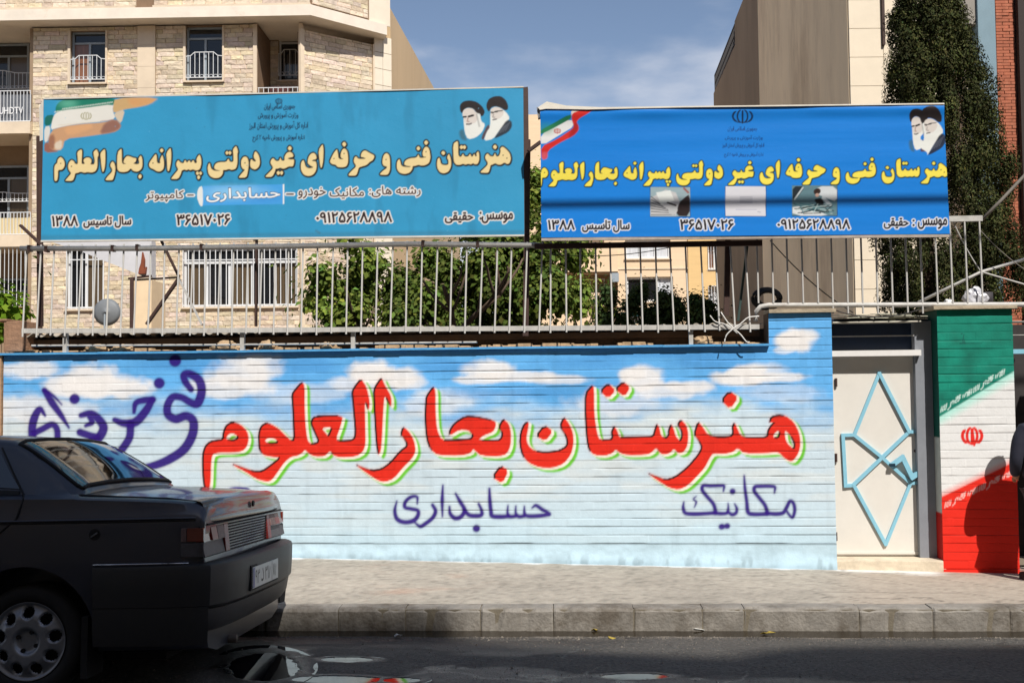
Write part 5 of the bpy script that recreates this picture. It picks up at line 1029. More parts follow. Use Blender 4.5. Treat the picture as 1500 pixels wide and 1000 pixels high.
# HDTV lettering on the upper balcony cloth
tcv = contours('UHDTV', False); A_ = np.concatenate(tcv); mn, mxx_ = A_.min(0), A_.max(0); b_ = rc(0, 157.5, 35, 168, -.0)
cuv = bpy.data.curves.new('lettering', 'FONT'); cuv.body = 'UHDTV'; ob = bpy.data.objects.new('t', cuv); COL.objects.link(ob); bpy.context.view_layer.update()
me = bpy.data.meshes.new_from_object(ob.evaluated_get(bpy.context.evaluated_depsgraph_get())); bpy.data.objects.remove(ob)
sx_, sz_ = (b_[1] - b_[0]) / (mxx_[0] - mn[0]), (b_[3] - b_[2]) / (mxx_[1] - mn[1])
for v in me.vertices: v.co = Vector((b_[0] + (v.co.x - mn[0]) * sx_, -.055, b_[2] + (v.co.y - mn[1]) * sz_)) - ORG[lb.name]
me.materials.append(mat('banner_white', rgb(230, 230, 230), .6)); link('lettering', me, lb)
# ground bars at far left, yellow screen
a_ = rc(-60, 362, 37, 450, -.05); grille(lb, a_[0], a_[1], a_[2], a_[3], -.05, 16, m_wfr, False, nm='window_bars')
a_ = rc(-60, 448, 35, 470, -.02); m = MB(); m.box(a_[0], a_[1], -.02, .02, a_[2], a_[3]); m.build('yellow_screen', mat('yellow_sheet', rgb(220, 190, 60), .7, var=.15, scale=3), lb)
# chamfered facet
C0 = PX(443, 300); c0 = FB.w(C0); FC = Frame(c0.y - 0, 0); kf = -.75
class SubFrame(Frame):
    def __init__(s, p, d): s.ex = Vector((d[0], d[1], 0)).normalized(); s.ey = Vector((-s.ex.y, s.ex.x, 0)); s.o = Vector((p[0], p[1], 0)); s.rz = math.atan2(s.ex.y, s.ex.x)
FC = SubFrame(c0, (1, .75)); end = FC.at(573, 100).x; mid = FC.at(548, 100).x
fac = thing('chamfer_wall', 'angled split stone corner wall of the left block catching the sun', 'wall', FC, (0, 0, 0))
m = MB(); m.box(0, end, .03, .3, 0, 11.9); m.build('wall', m_sback, fac); stones(FC, .06, mid - .05, 2.2, 11.9, [], fac, .03, seed=12)
m = MB(); z = 2.2
while z < 11.9: m.box(mid + .005, mid + (end - mid) * .5 - .01, -.02, .03, z + .006, z + .49); m.box(mid + (end - mid) * .5, end, -.02, .03, z + .006, z + .49); z += .5
m.build('slab', mat('white_slab', rgb(222, 210, 190), .6, var=.08, scale=2), fac)
m = MB(); m.box(-.07, .06, -.03, .1, 0, 11.9); m.box(mid - .05, mid + .005, -.035, .03, 0, 11.9); m.build('corner_strip', m_slab, fac)
# overhanging upper storeys with white band
ovh = .55
pA = FB.w((uL, -ovh, 0)); pB = FB.w((PX(455, 18, -ovh).x, -ovh, 0)); eC = FC.w((FC.at(567, 52, -.45).x, -.45, 0)); pD = FC.w((end + .2, -.42, 0)); pD2 = FC.w((end + .02, .8, 0)); pE = FB.w((uL, 3, 0))
zb1, zb2 = PX(100, 28.6, -ovh).z, PX(100, 13, -ovh).z
up = thing('upper_storey', 'overhanging upper storey of the left block with a white stone band under it', 'building', WORLD, (pB.x, pB.y, zb1))
fp = [(pA.x, pA.y), (pB.x, pB.y), (eC.x, eC.y), (pD2.x, pD2.y), (pE.x, pE.y)]
m = MB(); m.plan(fp, zb1, zb2); m.build('white_band', mat('band_stone', rgb(226, 214, 198), .6, var=.12, scale=1.5, dirt=(rgb(190, 160, 130), 1.2, .58, .6)), up)
def inset(pts, d): c = Vector((sum(p[0] for p in pts) / len(pts), sum(p[1] for p in pts) / len(pts))); return [(p[0] + (c.x - p[0]) * d, p[1] + (c.y - p[1]) * d) for p in pts]
fi = [(p[0] - .02, p[1] + .13) for p in fp]; m = MB(); m.plan(fi, zb2, 15.2); m.build('wall', m_sback, up)
FU = Frame(FB.o.y, .02); FU.o = FB.o + FB.ey * (-ovh + .13); FU.ex, FU.ey, FU.rz = FB.ex, FB.ey, FB.rz
su = thing('upper_cladding', 'split stone facing of the overhanging storey above the white band', 'cladding', FU, (0, 0, 12)); a_ = (pB - FU.o).dot(FU.ex)
stones(FU, uL, PX(197, 5, -ovh).x, zb2 + .09, 13.6, [], su, 0, seed=20); stones(FU, PX(223, 5, -ovh).x, a_ - .05, zb2 + .09, 13.6, [], su, 0, seed=21)
m = MB(); m.box(uL, PX(197, 5, -ovh).x, -.12, -.0, zb2, zb2 + .06); m.box(PX(223, 5, -ovh).x, a_ - .02, -.12, 0, zb2, zb2 + .06); m.build('ledge', m_slab, su)
d_ = (eC - pB); FV = SubFrame(pB + Vector((-.02, .13, 0)), (d_.x, d_.y)); sv = thing('upper_cladding', 'split stone facing on the angled side of the overhanging storey', 'cladding', FV, (0, 0, 12)); L_ = d_.length
stones(FV, .05, L_ * .74, zb2 + .08, 13.8, [], sv, 0, seed=22); m = MB(); m.box(L_ * .75, L_ + .1, -.03, .0, zb2, 14.2); m.build('slab', MATS['white_slab'], sv)
# side wall and body behind
eW = FC.w((end, .03, 0)); sd = Vector((.08, 1, 0)); m = MB(); far_ = eW + sd * 16; pts = [(eW.x, eW.y), (far_.x, far_.y), (far_.x - 14, far_.y), (uL, 33), (eW.x - 3.2, eW.y + .25)]
m.plan(pts, 0, 13.15); sb = m.build('side_wall', m_plast); tag(sb, 'plain sunlit ochre plaster side wall receding behind the older sign', 'wall')

# lean-to, box, dish in the yard before the block
m = MB(); q = [PX(*p_, -3) for p_ in [(68, 352), (222, 352), (222, 406), (208, 404), (118, 368)]]; m.prism([(v.x, v.z) for v in q], -3, -2.7); m2 = solo(m, 'awning', mat('grey_awning', rgb(196, 196, 200), .6, var=.12, scale=2), FB, tuple(PX(150, 380, -3)), 'grey sheet metal awning sloping above the white window', 'awning')
m = MB(); a_, b_ = PX(196, 470, -3), PX(222, 410, -3); m.box(a_.x, b_.x, -3, -2, .1, b_.z); tk = solo(m, 'utility_box', mat('cream_panel', rgb(222, 198, 164), .8, var=.1, scale=3), FB, tuple(a_), 'cream rendered box standing under the low end of the awning', 'box')
m = MB(); a_ = PX(191, 470, -3); m.box(a_.x, a_.x + .09, -3.05, -2.9, .1, PX(191, 408, -3).z); m.tube([PX(188, 408, -3.02), PX(222, 404, -3.02)], .03, 6); solo(m, 'awning_post', m_rust, FB, tuple(a_), 'dark brown post holding up the awning next to the cream box', 'post')
m = MB(); c = PX(209, 397, -3); m.prism([(c.x - .08, c.z - .08), (c.x + .1, c.z - .08), (c.x + .12, c.z + .1), (c.x + .07, c.z + .02), (c.x + .07, c.z + .28), (c.x + .02, c.z + .48), (c.x - .01, c.z + .2), (c.x - .06, c.z + .05)], -3.1, -3.0); solo(m, 'chimney_scrap', mat('rust_orange', rgb(130, 66, 40), .8, var=.3, scale=8), FB, tuple(c), 'rusty bent metal scrap sticking up at the end of the awning', 'scrap metal')
c = FB.w(PX(156, 457, -6)); m = MB(); N = 28; rr = .31
vs = []; 
for j, f_ in enumerate((0, .4, .75, 1.0)):
    for k in range(N): a = 2 * math.pi * k / N; vs.append((rr * f_ * math.cos(a), -.06 + .09 * (1 - f_ * f_) * -1 + .09, rr * f_ * math.sin(a)))
fs = [(j * N + k, j * N + (k + 1) % N, (j + 1) * N + (k + 1) % N, (j + 1) * N + k) for j in range(3) for k in range(N)]
D = thing('satellite_dish', 'grey round satellite dish seen from behind beside the barred window', 'satellite dish', WORLD, (c.x, c.y, c.z)); o_ = ORG[D.name]
m.add([(v[0] + o_[0], v[1] + o_[1], v[2] + o_[2]) for v in vs], fs); dm = m.build('dish', mat('dish_grey', rgb(112, 116, 120), .6, var=.1, scale=6), D, True)
mod = dm.modifiers.new('s', 'SOLIDIFY'); mod.thickness = .012
m = MB(); m.tube([(o_[0], o_[1] - .1, o_[2] - .05), (o_[0], o_[1] - .12, o_[2] - .5), (o_[0] + .1, o_[1] - .1, .2)], .02, 6); m.build('mast', m_gfr, D)

# ---- middle apartment building
FM = Frame(38.0, .0); PM = lambda a, b, y=0.: FM.at(a, b, y)
m_peach = mat('peach_brick', rgb(222, 196, 164), .9, var=.08, scale=1.2, bump=.004, bscale=10, stretch=(.4, 1, 4)); m_yel = mat('yellow_brick', rgb(218, 184, 130), .9, var=.08, scale=1.2, stretch=(.4, 1, 4))
mb_ = thing('apartment_building', 'peach brick apartment block far behind the railing between tree and grey side wall', 'building', FM, (PM(930, 500).x, 0, 0))
def rm(x0, y0, x1, y1, y=0.): a, b = PM(x0, y1, y), PM(x1, y0, y); return a.x, b.x, a.z, b.z
H = [rm(818, 398, 905, 430), rm(918, 405, 986, 442), rm(862, 352, 885, 366), rm(916, 350, 982, 379), rm(1037, 357, 1057, 395), rm(1038, 419, 1058, 460)]
xm = PM(1008, 400).x; m = MB(); holed(m, PM(762, 300).x, xm, 0, PM(780, 168).z, 0, .3, H[:4]); m.build('wall', m_peach, mb_)
m = MB(); holed(m, xm, PM(1075, 400).x, 0, PM(780, 168).z, -.06, .3, H[4:]); m.build('wall', m_yel, mb_)
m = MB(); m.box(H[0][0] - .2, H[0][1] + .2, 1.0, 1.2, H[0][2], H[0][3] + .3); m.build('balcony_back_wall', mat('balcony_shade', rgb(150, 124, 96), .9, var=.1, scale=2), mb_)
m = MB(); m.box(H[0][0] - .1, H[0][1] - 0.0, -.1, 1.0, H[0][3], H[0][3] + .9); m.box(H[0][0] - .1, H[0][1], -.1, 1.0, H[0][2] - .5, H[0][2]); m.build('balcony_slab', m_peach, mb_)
w_ = rm(864, 408, 886, 430, 1.0); window(mb_, *w_, .85, m_wfr, [m_wcurt], 1, sill=False)
for h, ps, n_ in ((H[1], [m_glass, m_glass, m_wcurt], 3), (H[2], [m_wcurt], 1), (H[3], [m_wcurt, m_wcurt, m_wcurt], 3), (H[4], [m_curt, m_wcurt], 2), (H[5], [m_wcurt, m_wcurt], 2)): window(mb_, *h, 0, m_wfr, ps, n_, fw=.08)
for z in (PM(900, 395).z, PM(900, 350).z, PM(900, 300).z): m = MB(); m.box(PM(905, 400).x + .01, xm - .01, -.03, 0, z, z + .05); m.build('string_course', m_slab, mb_)
grille(mb_, H[4][0], H[4][1], H[4][2], H[4][3], -.1, 5, m_wfr, False, nm='window_bars'); grille(mb_, H[5][0], H[5][1], H[5][2], H[5][3], -.1, 5, m_wfr, False, nm='window_bars')
a_ = rm(894, 400, 906, 413, -.3); m = MB(); m.box(a_[0], a_[1], -.4, -.1, a_[2], a_[3]); m.build('air_conditioner', m_gfr, mb_)
p_ = Frame(24, 0).at(910, 474); q_ = Frame(24, 0).at(937, 457); m = MB(); m.box(p_.x, q_.x, 0, .03, p_.z, q_.z); bs = thing('notice_board', 'small teal edged notice board among the bushes behind the railing', 'board', Frame(24, 0), tuple(p_)); m.build('board', mat('teal_board', rgb(70, 170, 160), .5), bs)
m = MB(); m.box(p_.x + .03, q_.x - .03, -.01, 0, p_.z + .03, q_.z - .10); m.build('paper', mat('board_paper', rgb(226, 208, 190), .6, var=.15, scale=20), bs); m = MB(); m.box((p_.x + q_.x) / 2 - .02, (p_.x + q_.x) / 2 + .02, .03, .06, .1, q_.z); m.build('post', m_gfr, bs)

# ---- right building: shaded side wall and sunlit stone front
XC = 6.70; rb = thing('apartment_building', 'tall right hand building with a plain shaded side wall and cream stone panel front', 'building', WORLD, (XC, 20, 0))
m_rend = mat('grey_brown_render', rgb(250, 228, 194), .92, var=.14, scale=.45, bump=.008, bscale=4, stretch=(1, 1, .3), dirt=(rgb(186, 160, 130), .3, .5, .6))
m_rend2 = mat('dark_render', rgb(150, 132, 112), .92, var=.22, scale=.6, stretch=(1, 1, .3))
dd = Vector((.08, 1, 0)); P0 = Vector((XC, 20, 0)); P1 = P0 + dd * 10.6; P2 = P0 + dd * 15.9; P3 = P0 + dd * 22
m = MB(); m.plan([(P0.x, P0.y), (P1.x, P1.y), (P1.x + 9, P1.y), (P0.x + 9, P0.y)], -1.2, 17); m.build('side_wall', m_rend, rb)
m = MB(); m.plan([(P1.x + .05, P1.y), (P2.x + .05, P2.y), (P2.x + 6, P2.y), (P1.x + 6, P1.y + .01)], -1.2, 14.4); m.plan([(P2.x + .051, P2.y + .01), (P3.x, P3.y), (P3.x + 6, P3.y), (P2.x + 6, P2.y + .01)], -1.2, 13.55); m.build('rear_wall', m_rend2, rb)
m = MB(); z0, z1 = 13.55, 14.3; n_ = 26
for i in range(n_ + 1): p_ = P2 + (P3 - P2) * (i / n_); m.tube([(p_.x + .06, p_.y, z0), (p_.x + .06, p_.y, z1)], .02, 4)
for z in (z1, z0 + .12, z0 + .4): m.tube([(P2.x + .06, P2.y, z), (P3.x + .06, P3.y, z)], .025, 4)
m.build('roof_railing', mat('black_iron', rgb(40, 36, 36), .6), rb)
m_pan = mat('cream_panel_stone', rgb(228, 214, 192), .6, var=.05, scale=1.5, bump=.002, bscale=5)
for j in range(28):
    z = -1.15 + .573 * j
    for i in range(3):
        x = XC + .02 + i * .85; w = .84 if i else .66
        if i == 0: x0_, x1_ = XC + .02, XC + .68
        else: x0_, x1_ = XC + .69 + (i - 1) * 1.3, XC + .69 + i * 1.3 - .01
        if z < 16: m = MB(); m.box(x0_, x1_, 19.96, 19.995, z, z + .563); m.build('stone_panel', m_pan, rb)
m = MB(); x0_ = XC + .66; m.box(x0_, x0_ + .05, 19.9, 19.965, Frame(20, 0).at(1298, 68).z, 17); m.build('downpipe', m_rust, rb)
fr20 = Frame(19.2, 0); a_, b_ = fr20.at(1398, 36), fr20.at(1445, -60); b_.x = fr20.at(1444, 20).x; m = MB(); m.box(a_.x, b_.x, 0 + 19.2, 19.95, a_.z, b_.z); m.build('balcony', mat('grey_balcony', rgb(150, 144, 136), .8, var=.1, scale=2), rb)
a_, b_ = fr20.at(1443, 470), fr20.at(1453, -60); m = MB(); m.box(a_.x, b_.x, 19.14, 19.4, -1.1, b_.z); m.build('blue_column', mat('blue_grey_column', rgb(120, 146, 160), .6, var=.1, scale=3), rb)
a_, b_ = fr20.at(1434, 470), fr20.at(1441, 36); m = MB(); m.box(a_.x, b_.x, 19.42, 19.6, -1.1, b_.z); m.build('white_column', m_pan, rb)
m = MB(); m.box(XC + .02, 16.2, 20.0, 20.2, -1.2, 17); m.build('front_wall', m_pan, rb)
# red brick pier, real courses
F16 = Frame(16.0, 0); a_ = F16.at(1467, 300).x; b_ = F16.at(1493.5, 300).x; bp = thing('brick_pier', 'tall red brick pier at the right edge behind the cypress', 'pillar', F16, (a_, 0, 0))
m = MB(); m.box(a_ + .01, b_ + 1.2, .02, 1.2, -.7, 12); m.build('mortar_core', mat('pier_mortar', rgb(140, 100, 84), .95), bp)
m = MB(); z = -.6; j = 0
while z < 9:
    for q in range(4):
        w = .21; x = a_ + (q - .5 * (j % 2)) * w; x0_, x1_ = max(x, a_), min(x + w - .010, b_)
        if x1_ - x0_ > .02: y_ = random.uniform(-.006, .006); m.box(x0_, x1_, y_, .03, z, z + .042)
    for q in range(5): y_ = q * .22 - (.11 if j % 2 else 0); m.box(a_ - .0 + random.uniform(-.004, .004), a_ + .02, max(y_, .031), y_ + .21, z, z + .042) if y_ + .21 > .04 else None
    z += .05; j += 1
o_ = m.build('brick', mat('red_brick', rgb(176, 104, 78), .9, var=.35, scale=7, dirt=(rgb(200, 140, 112), 4, .55, .7)), bp); o_['kind'] = 'stuff'
m = MB(); m.box(b_ + .02, b_ + .5, -.1, 1.0, -.7, 12); m.build('shade_block', mat('shade_block_dark', rgb(50, 40, 38), .8), bp)  # solid dark block standing in for a shaded gap beside the pier
a_ = F16.at(1420, 470); b_ = F16.at(1430, 385); m = MB(); m.box(a_.x, b_.x, -.6, -.5, -.6, b_.z); dp_ = solo(m, 'door_post', mat('cream_post', rgb(206, 190, 160), .7, var=.1, scale=4), F16, (a_.x, -.6, .1), 'narrow cream post seen low between cypress and red brick pier', 'post')
a_ = F16.at(1405, 470); b_ = F16.at(1420, 380); 
m = MB(); m.box(F16.at(1395, 400).x, F16.at(1560, 400).x, .6, .8, -.7, F16.at(1400, 388).z); gwl_ = solo(m, 'garden_wall', mat('red_garden_wall', rgb(150, 88, 70), .9, var=.3, scale=6, stretch=(1, 1, 5)), F16, (F16.at(1395, 400).x, .6, 0), 'low red brick garden wall behind the railing at the right', 'wall')

def shrink(o, k): o.location = CAMP + (o.location - CAMP) * k; o.scale = (k, k, k)
shrink(rb, .60); shrink(bp, .74); shrink(dp_, .74); shrink(gwl_, .74)
# ---- building across the street, behind the camera: unseen, its roofline shaped to shade road and car
S = SUNV
prof = [(-45, 7.46), (-2.0, 7.46), (-1.9, 7.16), (-.42, 7.14), (-.36, 6.72), (.15, 6.36), (.5, 6.26), (1.2, 6.10), (1.5, 6.30), (1.9, 6.42), (3.0, 6.36), (7, 6.42), (45, 6.4)]
yc = -9.5; pts = []
for xs_, ys_ in prof: Hh = (ys_ - yc) * S.z / -S.y; pts.append((xs_ + S.x / S.z * Hh, Hh))
FO = Frame(0, 0); ob_ = thing('apartment_building', 'unseen tall buff block across the street, roofline shaped to shade road and car', 'building', WORLD, (10, yc, 0))
m = MB(); m.prism([(pts[0][0], 0)] + pts + [(pts[-1][0], 0)], yc - 9, yc); m.build('wall', mat('buff_render', rgb(176, 158, 132), .9, var=.15, scale=.5), ob_)
wm = MB(); wm.box(-.8, .8, 0, .05, -.8, .8); me = bpy.data.meshes.new('window'); me.from_pydata(wm.v, [], wm.f); me.materials.append(m_glass)
for fl_ in range(6):
    for i in range(12): link('window', me, ob_, Vector((-18 + i * 4.2, .02, 3.6 + fl_ * 3.1)))

# ================================================================== TREES
def leafcloud(nm, pos, nrm, size, aspect, mt, parent, base, spread=.35, seed=1, droop=0., clump=.28):
    """many small leaf quads, folded along the midrib"""
    r = np.random.default_rng(seed); n = len(pos); d = r.normal(size=(n, 3)); d /= np.linalg.norm(d, axis=1)[:, None]
    nr = nrm + d * spread * 2; nr /= np.linalg.norm(nr, axis=1)[:, None]
    t = r.normal(size=(n, 3)); t[:, 2] -= droop; t -= (t * nr).sum(1)[:, None] * nr; t /= np.linalg.norm(t, axis=1)[:, None] + 1e-9; b = np.cross(nr, t)
    s = size * (r.uniform(.45, 1.0, n) ** 1.3 * 1.45)[:, None]; L = t * s; Wd = b * s * aspect
    V = np.stack([pos, pos + L * .45 + Wd + nr * s * .12, pos + L, pos + L * .45 - Wd + nr * s * .12], 1).reshape(-1, 3) - np.array(ORG[parent.name])
    me = bpy.data.meshes.new(nm); me.vertices.add(len(V)); me.vertices.foreach_set('co', V.astype(np.float32).ravel())
    i = np.arange(n)[:, None] * 4; q = (i + np.array([[0, 1, 2, 0, 2, 3]])).reshape(-1, 3)
    me.loops.add(q.size); me.loops.foreach_set('vertex_index', q.ravel().astype(np.int32)); me.polygons.add(len(q)); me.polygons.foreach_set('loop_start', np.arange(0, q.size, 3, dtype=np.int32)); me.update(calc_edges=True)
    kt = (1 - clump) + 2 * clump * _hash(_KI.astype(float), _KI * 0., 7)[:, None]; c = lin(base)[None] * kt * r.uniform(.6, 1.45, (n, 1)) * (1 + r.normal(size=(n, 3)) * [.12, .05, .12]); c4 = np.ones((n, 4, 4), np.float32); c4[..., :3] = np.clip(c, 0, 1)[:, None]
    ca = me.color_attributes.new('Col', 'FLOAT_COLOR', 'POINT'); ca.data.foreach_set('color', c4.ravel()); me.materials.append(mt); return link(nm, me, parent)
def leafmat(nm, trans=.25):
    m = mat(nm, None, .75, attr='Col', spec=.12); p = m.node_tree.nodes['Principled BSDF']; p.inputs['Transmission Weight'].default_value = 0
    n, l = m.node_tree.nodes, m.node_tree.links; tr = n.new('ShaderNodeBsdfTranslucent'); mi = n.new('ShaderNodeMixShader'); mi.inputs[0].default_value = trans
    at = [x for x in n if x.type == 'ATTRIBUTE'][0]; l.new(at.outputs['Color'], tr.inputs[0]); l.new(p.outputs[0], mi.inputs[1]); l.new(tr.outputs[0], mi.inputs[2]); l.new(mi.outputs[0], n['Material Output'].inputs[0]); return m
m_leaf = leafmat('leaf', .35); m_cyp = leafmat('cypress_foliage', .12); m_bark = mat('bark', rgb(94, 78, 64), .95, var=.35, scale=12, bump=.01, bscale=30, stretch=(1, 1, .2))
def limb(m, p, d, L, r, depth, rr, out):
    pts = [p]; q = p.copy(); dd_ = d.normalized()
    for i in range(4): dd_ = (dd_ + Vector((rr.uniform(-.2, .2), rr.uniform(-.2, .2), rr.uniform(-.05, .15)))).normalized(); q = q + dd_ * L / 4; pts.append(q.copy())
    m.tube(pts, [r * (1 - .12 * i) for i in range(5)], 6); out.append((pts[2], pts[3], pts[4]))
    if depth:
        for k in range(3): a = rr.uniform(0, 6.28); limb(m, pts[rr.choice([2, 3, 4])], (dd_ + Vector((math.cos(a), math.sin(a), .2)) * .8), L * .68, r * .55, depth - 1, rr, out)
def blobs(cents, n, seed, shell=.55):
    r = np.random.default_rng(seed); C_ = np.array([c[:3] for c in cents], float); Rr = np.array([c[3:] for c in cents], float)
    w = (Rr.prod(1)) ** .67; k = r.choice(len(C_), n, p=w / w.sum()); d = r.normal(size=(n, 3)); d /= np.linalg.norm(d, axis=1)[:, None]; rad = r.uniform(shell ** 3, 1, n) ** (1 / 3)
    global _KI; _KI = k
    return C_[k] + d * Rr[k] * rad[:, None], d
# leafy tree behind the railing
def tree(nm, label, gx, gy, H, cents, n, size, base, seed, cat='tree', aspect=.42, droop=.8, group=None, trunk=.11):
    t = thing(nm, label, cat, WORLD, (gx, gy, .1), group=group); rr = random.Random(seed); m = MB(); out = []
    limb(m, Vector((gx, gy, .1)), Vector((0, 0, 1)), H * .5, trunk, 3, rr, out); m.build('trunk', m_bark, t, smooth=True)
    sub = []
    r2 = np.random.default_rng(seed + 5)
    for c in cents:                                   # clumps inside each lobe make light and dark masses
        for _ in range(max(6, int(10 * c[3] * c[5] * 3))):
            d = r2.normal(size=3); d /= np.linalg.norm(d); f = r2.uniform(.25, 1.12); s_ = r2.uniform(.10, .30) * min(c[3], c[5]) + .05
            sub.append((c[0] + d[0] * c[3] * f, c[1] + d[1] * c[4] * f, c[2] + d[2] * c[5] * f, s_, s_, s_ * .8))
    P_, N_ = blobs(sub, n, seed + 9, .05); _r = np.random.default_rng(seed); P_ = P_ + _r.normal(size=P_.shape) * np.where(_r.uniform(size=(len(P_), 1)) < .18, .16, .045) * min(1, size / .06); N_ = N_ * .5 + np.array([0, 0, .5]); leafcloud('crown', P_, N_, size, aspect, m_leaf, t, base, .42, seed, droop); return t
F11 = Frame(11.2, 0); L11 = lambda a, b, y=0: F11.w(F11.at(a, b, y))
def lob(px0, py0, px1, py1, D, dy=.6): F_ = Frame(D, 0); a = F_.at(px0, py1); b = F_.at(px1, py0); return ((a.x + b.x) / 2, D, (a.z + b.z) / 2, (b.x - a.x) / 2, dy, (b.z - a.z) / 2)
c = L11(680, 470)
tree('mulberry_tree', 'leafy green tree behind the railing, its crown passing behind the older sign', c.x, c.y, 2.8, [lob(560, 340, 720, 520, 11.2, .7), lob(500, 400, 640, 520, 11, .5), lob(650, 330, 830, 500, 11.3, .7), lob(700, 360, 830, 520, 11, .5), lob(640, 180, 762, 360, 11.5, .6), lob(478, 400, 560, 480, 11.2, .35), lob(772, 290, 808, 400, 11.4, .2)], 62000, .057, (92, 108, 48), 31)
tree('sapling', 'thin spray of green leaves in front of the stone wall left of the leafy tree', L11(480, 500).x, 10.9, 1.9, [lob(450, 395, 500, 445, 10.9, .2), lob(490, 345, 560, 400, 10.9, .25), lob(470, 430, 540, 490, 10.9, .3)], 2900, .066, (118, 136, 60), 37, 'tree', trunk=.04)
tree('climbing_plant', 'leaves showing between the two signs in front of the pink and cream wall', L11(785, 500).x, 11.6, 2.6, [lob(772, 225, 800, 330, 11.6, .2), lob(780, 330, 860, 400, 11.6, .25), lob(835, 400, 862, 475, 11.6, .25)], 3200, .064, (118, 136, 60), 41, 'plant', trunk=.04)
for i, (x0, y0, x1, y1, D_, lab) in enumerate([(862, 425, 918, 500, 22, 'dark green bush left of the teal notice board'), (905, 412, 965, 500, 22.5, 'tallest dark bush just behind the teal notice board'), (958, 432, 1012, 500, 22, 'dark green bush before the yellow brick wall'), (985, 440, 1052, 500, 21.5, 'rightmost round bush beside the dark steel post')]):
    b = lob(x0, y0, x1, y1, D_, .5); tree('bush', lab, b[0], D_, 1.2, [b, (b[0] + random.uniform(-.2, .2), D_, b[2] + b[5] * .7, b[3] * .5, .4, b[5] * .5)], 4200, .07, (66, 84, 46), 60 + i, 'bush', group='bushes in the yard behind the railing', trunk=.05)
b = lob(-30, 425, 26, 480, 9.6, .2); tree('shrub', 'sunlit green shrub at the far left edge by the concrete stub', b[0], 9.6, 1.2, [b], 900, .07, (110, 140, 40), 71, 'shrub', trunk=.03)
b = lob(1488, 355, 1530, 460, 12, .25); tree('shrub', 'bright green twigs at the right edge before the red brick wall', b[0], 12, 1.6, [b], 700, .085, (110, 140, 44), 73, 'shrub', trunk=.03)
# cypress
cy = thing('cypress_tree', 'tall dense dark green cypress in front of the right hand building', 'tree', WORLD, (5.3, 13.0, .1)); m = MB(); m.tube([(5.3, 13, -.5), (5.28, 13, 2.5), (5.3, 13, 6.5)], [.16, .12, .03], 8); m.build('trunk', m_bark, cy, smooth=True)
F13 = Frame(13, 0); r = np.random.default_rng(90); prof_ = [(470, 1330, 1475), (440, 1296, 1496), (400, 1286, 1494), (350, 1284, 1490), (300, 1285, 1484), (250, 1286, 1478), (200, 1288, 1470), (150, 1292, 1458), (100, 1298, 1446), (60, 1303, 1430), (0, 1309, 1408), (-80, 1322, 1392), (-200, 1338, 1378), (-260, 1352, 1362)]
zs_ = [F13.at(1380, p_[0]).z for p_ in prof_]; xl_ = [F13.at(p_[1], p_[0]).x for p_ in prof_]; xr_ = [F13.at(p_[2], p_[0]).x for p_ in prof_]
sub = []
for _ in range(1500):
    z = r.uniform(zs_[0], zs_[-1]); a = r.uniform(0, 2 * math.pi); l_ = np.interp(z, zs_, xl_); r_ = np.interp(z, zs_, xr_); cx = (l_ + r_) / 2; ra = (r_ - l_) / 2
    f = r.uniform(.30, 1.0) ** .5 * (.97 + .10 * math.sin(z * 5 + a * 3)); s_ = r.uniform(.05, .12); sub.append((cx + math.cos(a) * ra * f, 13 + math.sin(a) * ra * f * .8, z, s_, s_, s_ * r.uniform(1.8, 3.0)))
P_, N_ = blobs(sub, 240000, 91, .05); _o = P_ - np.array([5.3, 13, 0]); _o[:, 2] = 0; N_ = N_ * .8 + _o / (np.linalg.norm(_o, axis=1)[:, None] + .1) * .5 + np.array([0, 0, .25]); leafcloud('crown', P_, N_, .036, .26, m_cyp, cy, (62, 66, 36), .2, 92, -1.6, .5); shrink(cy, .75)
# ================================================================== PARKED CAR
m_paint = mat('charcoal_paint', rgb(46, 48, 58), .40, metal=.2, coat=.5, var=.06, scale=3, dirt=(rgb(84, 78, 76), 5, .60, .25), rvar=.12)
m_plastic = mat('black_plastic', rgb(34, 34, 36), .55, var=.15, scale=20)
m_plastic2 = mat('dusty_plastic', rgb(62, 60, 60), .6, var=.2, scale=14)
m_rubber = mat('tyre_rubber', rgb(26, 26, 27), .85, var=.15, scale=20, bump=.001, bscale=60)
m_rim = mat('wheel_silver', rgb(136, 140, 148), .38, metal=.6, var=.2, scale=14, dirt=(rgb(70, 62, 56), 9, .55, .6))
m_tint = mat('car_glass', rgb(10, 13, 16), .04, spec=.8, rvar=.03); m_tint.node_tree.nodes['Principled BSDF'].inputs['IOR'].default_value = 1.6
m_blk = mat('seam_black', rgb(8, 8, 9), .8)
m_chrome = mat('chrome_strip', rgb(190, 190, 196), .25, metal=.9, dirt=(rgb(30, 30, 32), 7, .52, .95))
yaw = .032; ex_ = Vector((1, -yaw, 0)).normalized(); ey_ = Vector((yaw, 1, 0)).normalized()
wc = Vector((-2.585, 5.53, 0)); bl = Vector((-1.03, -.73, 0)); og = wc - ex_ * bl.x - ey_ * bl.y
FCar = SubFrame((og.x, og.y), (ex_.x, ex_.y))
car = thing('parked_car', 'dark charcoal saloon car parked at the kerb, its rear end showing', 'car', FCar, tuple(bl))
car.rotation_euler = (R(-4.1), R(-.7), FCar.rz); car.location.z += .036
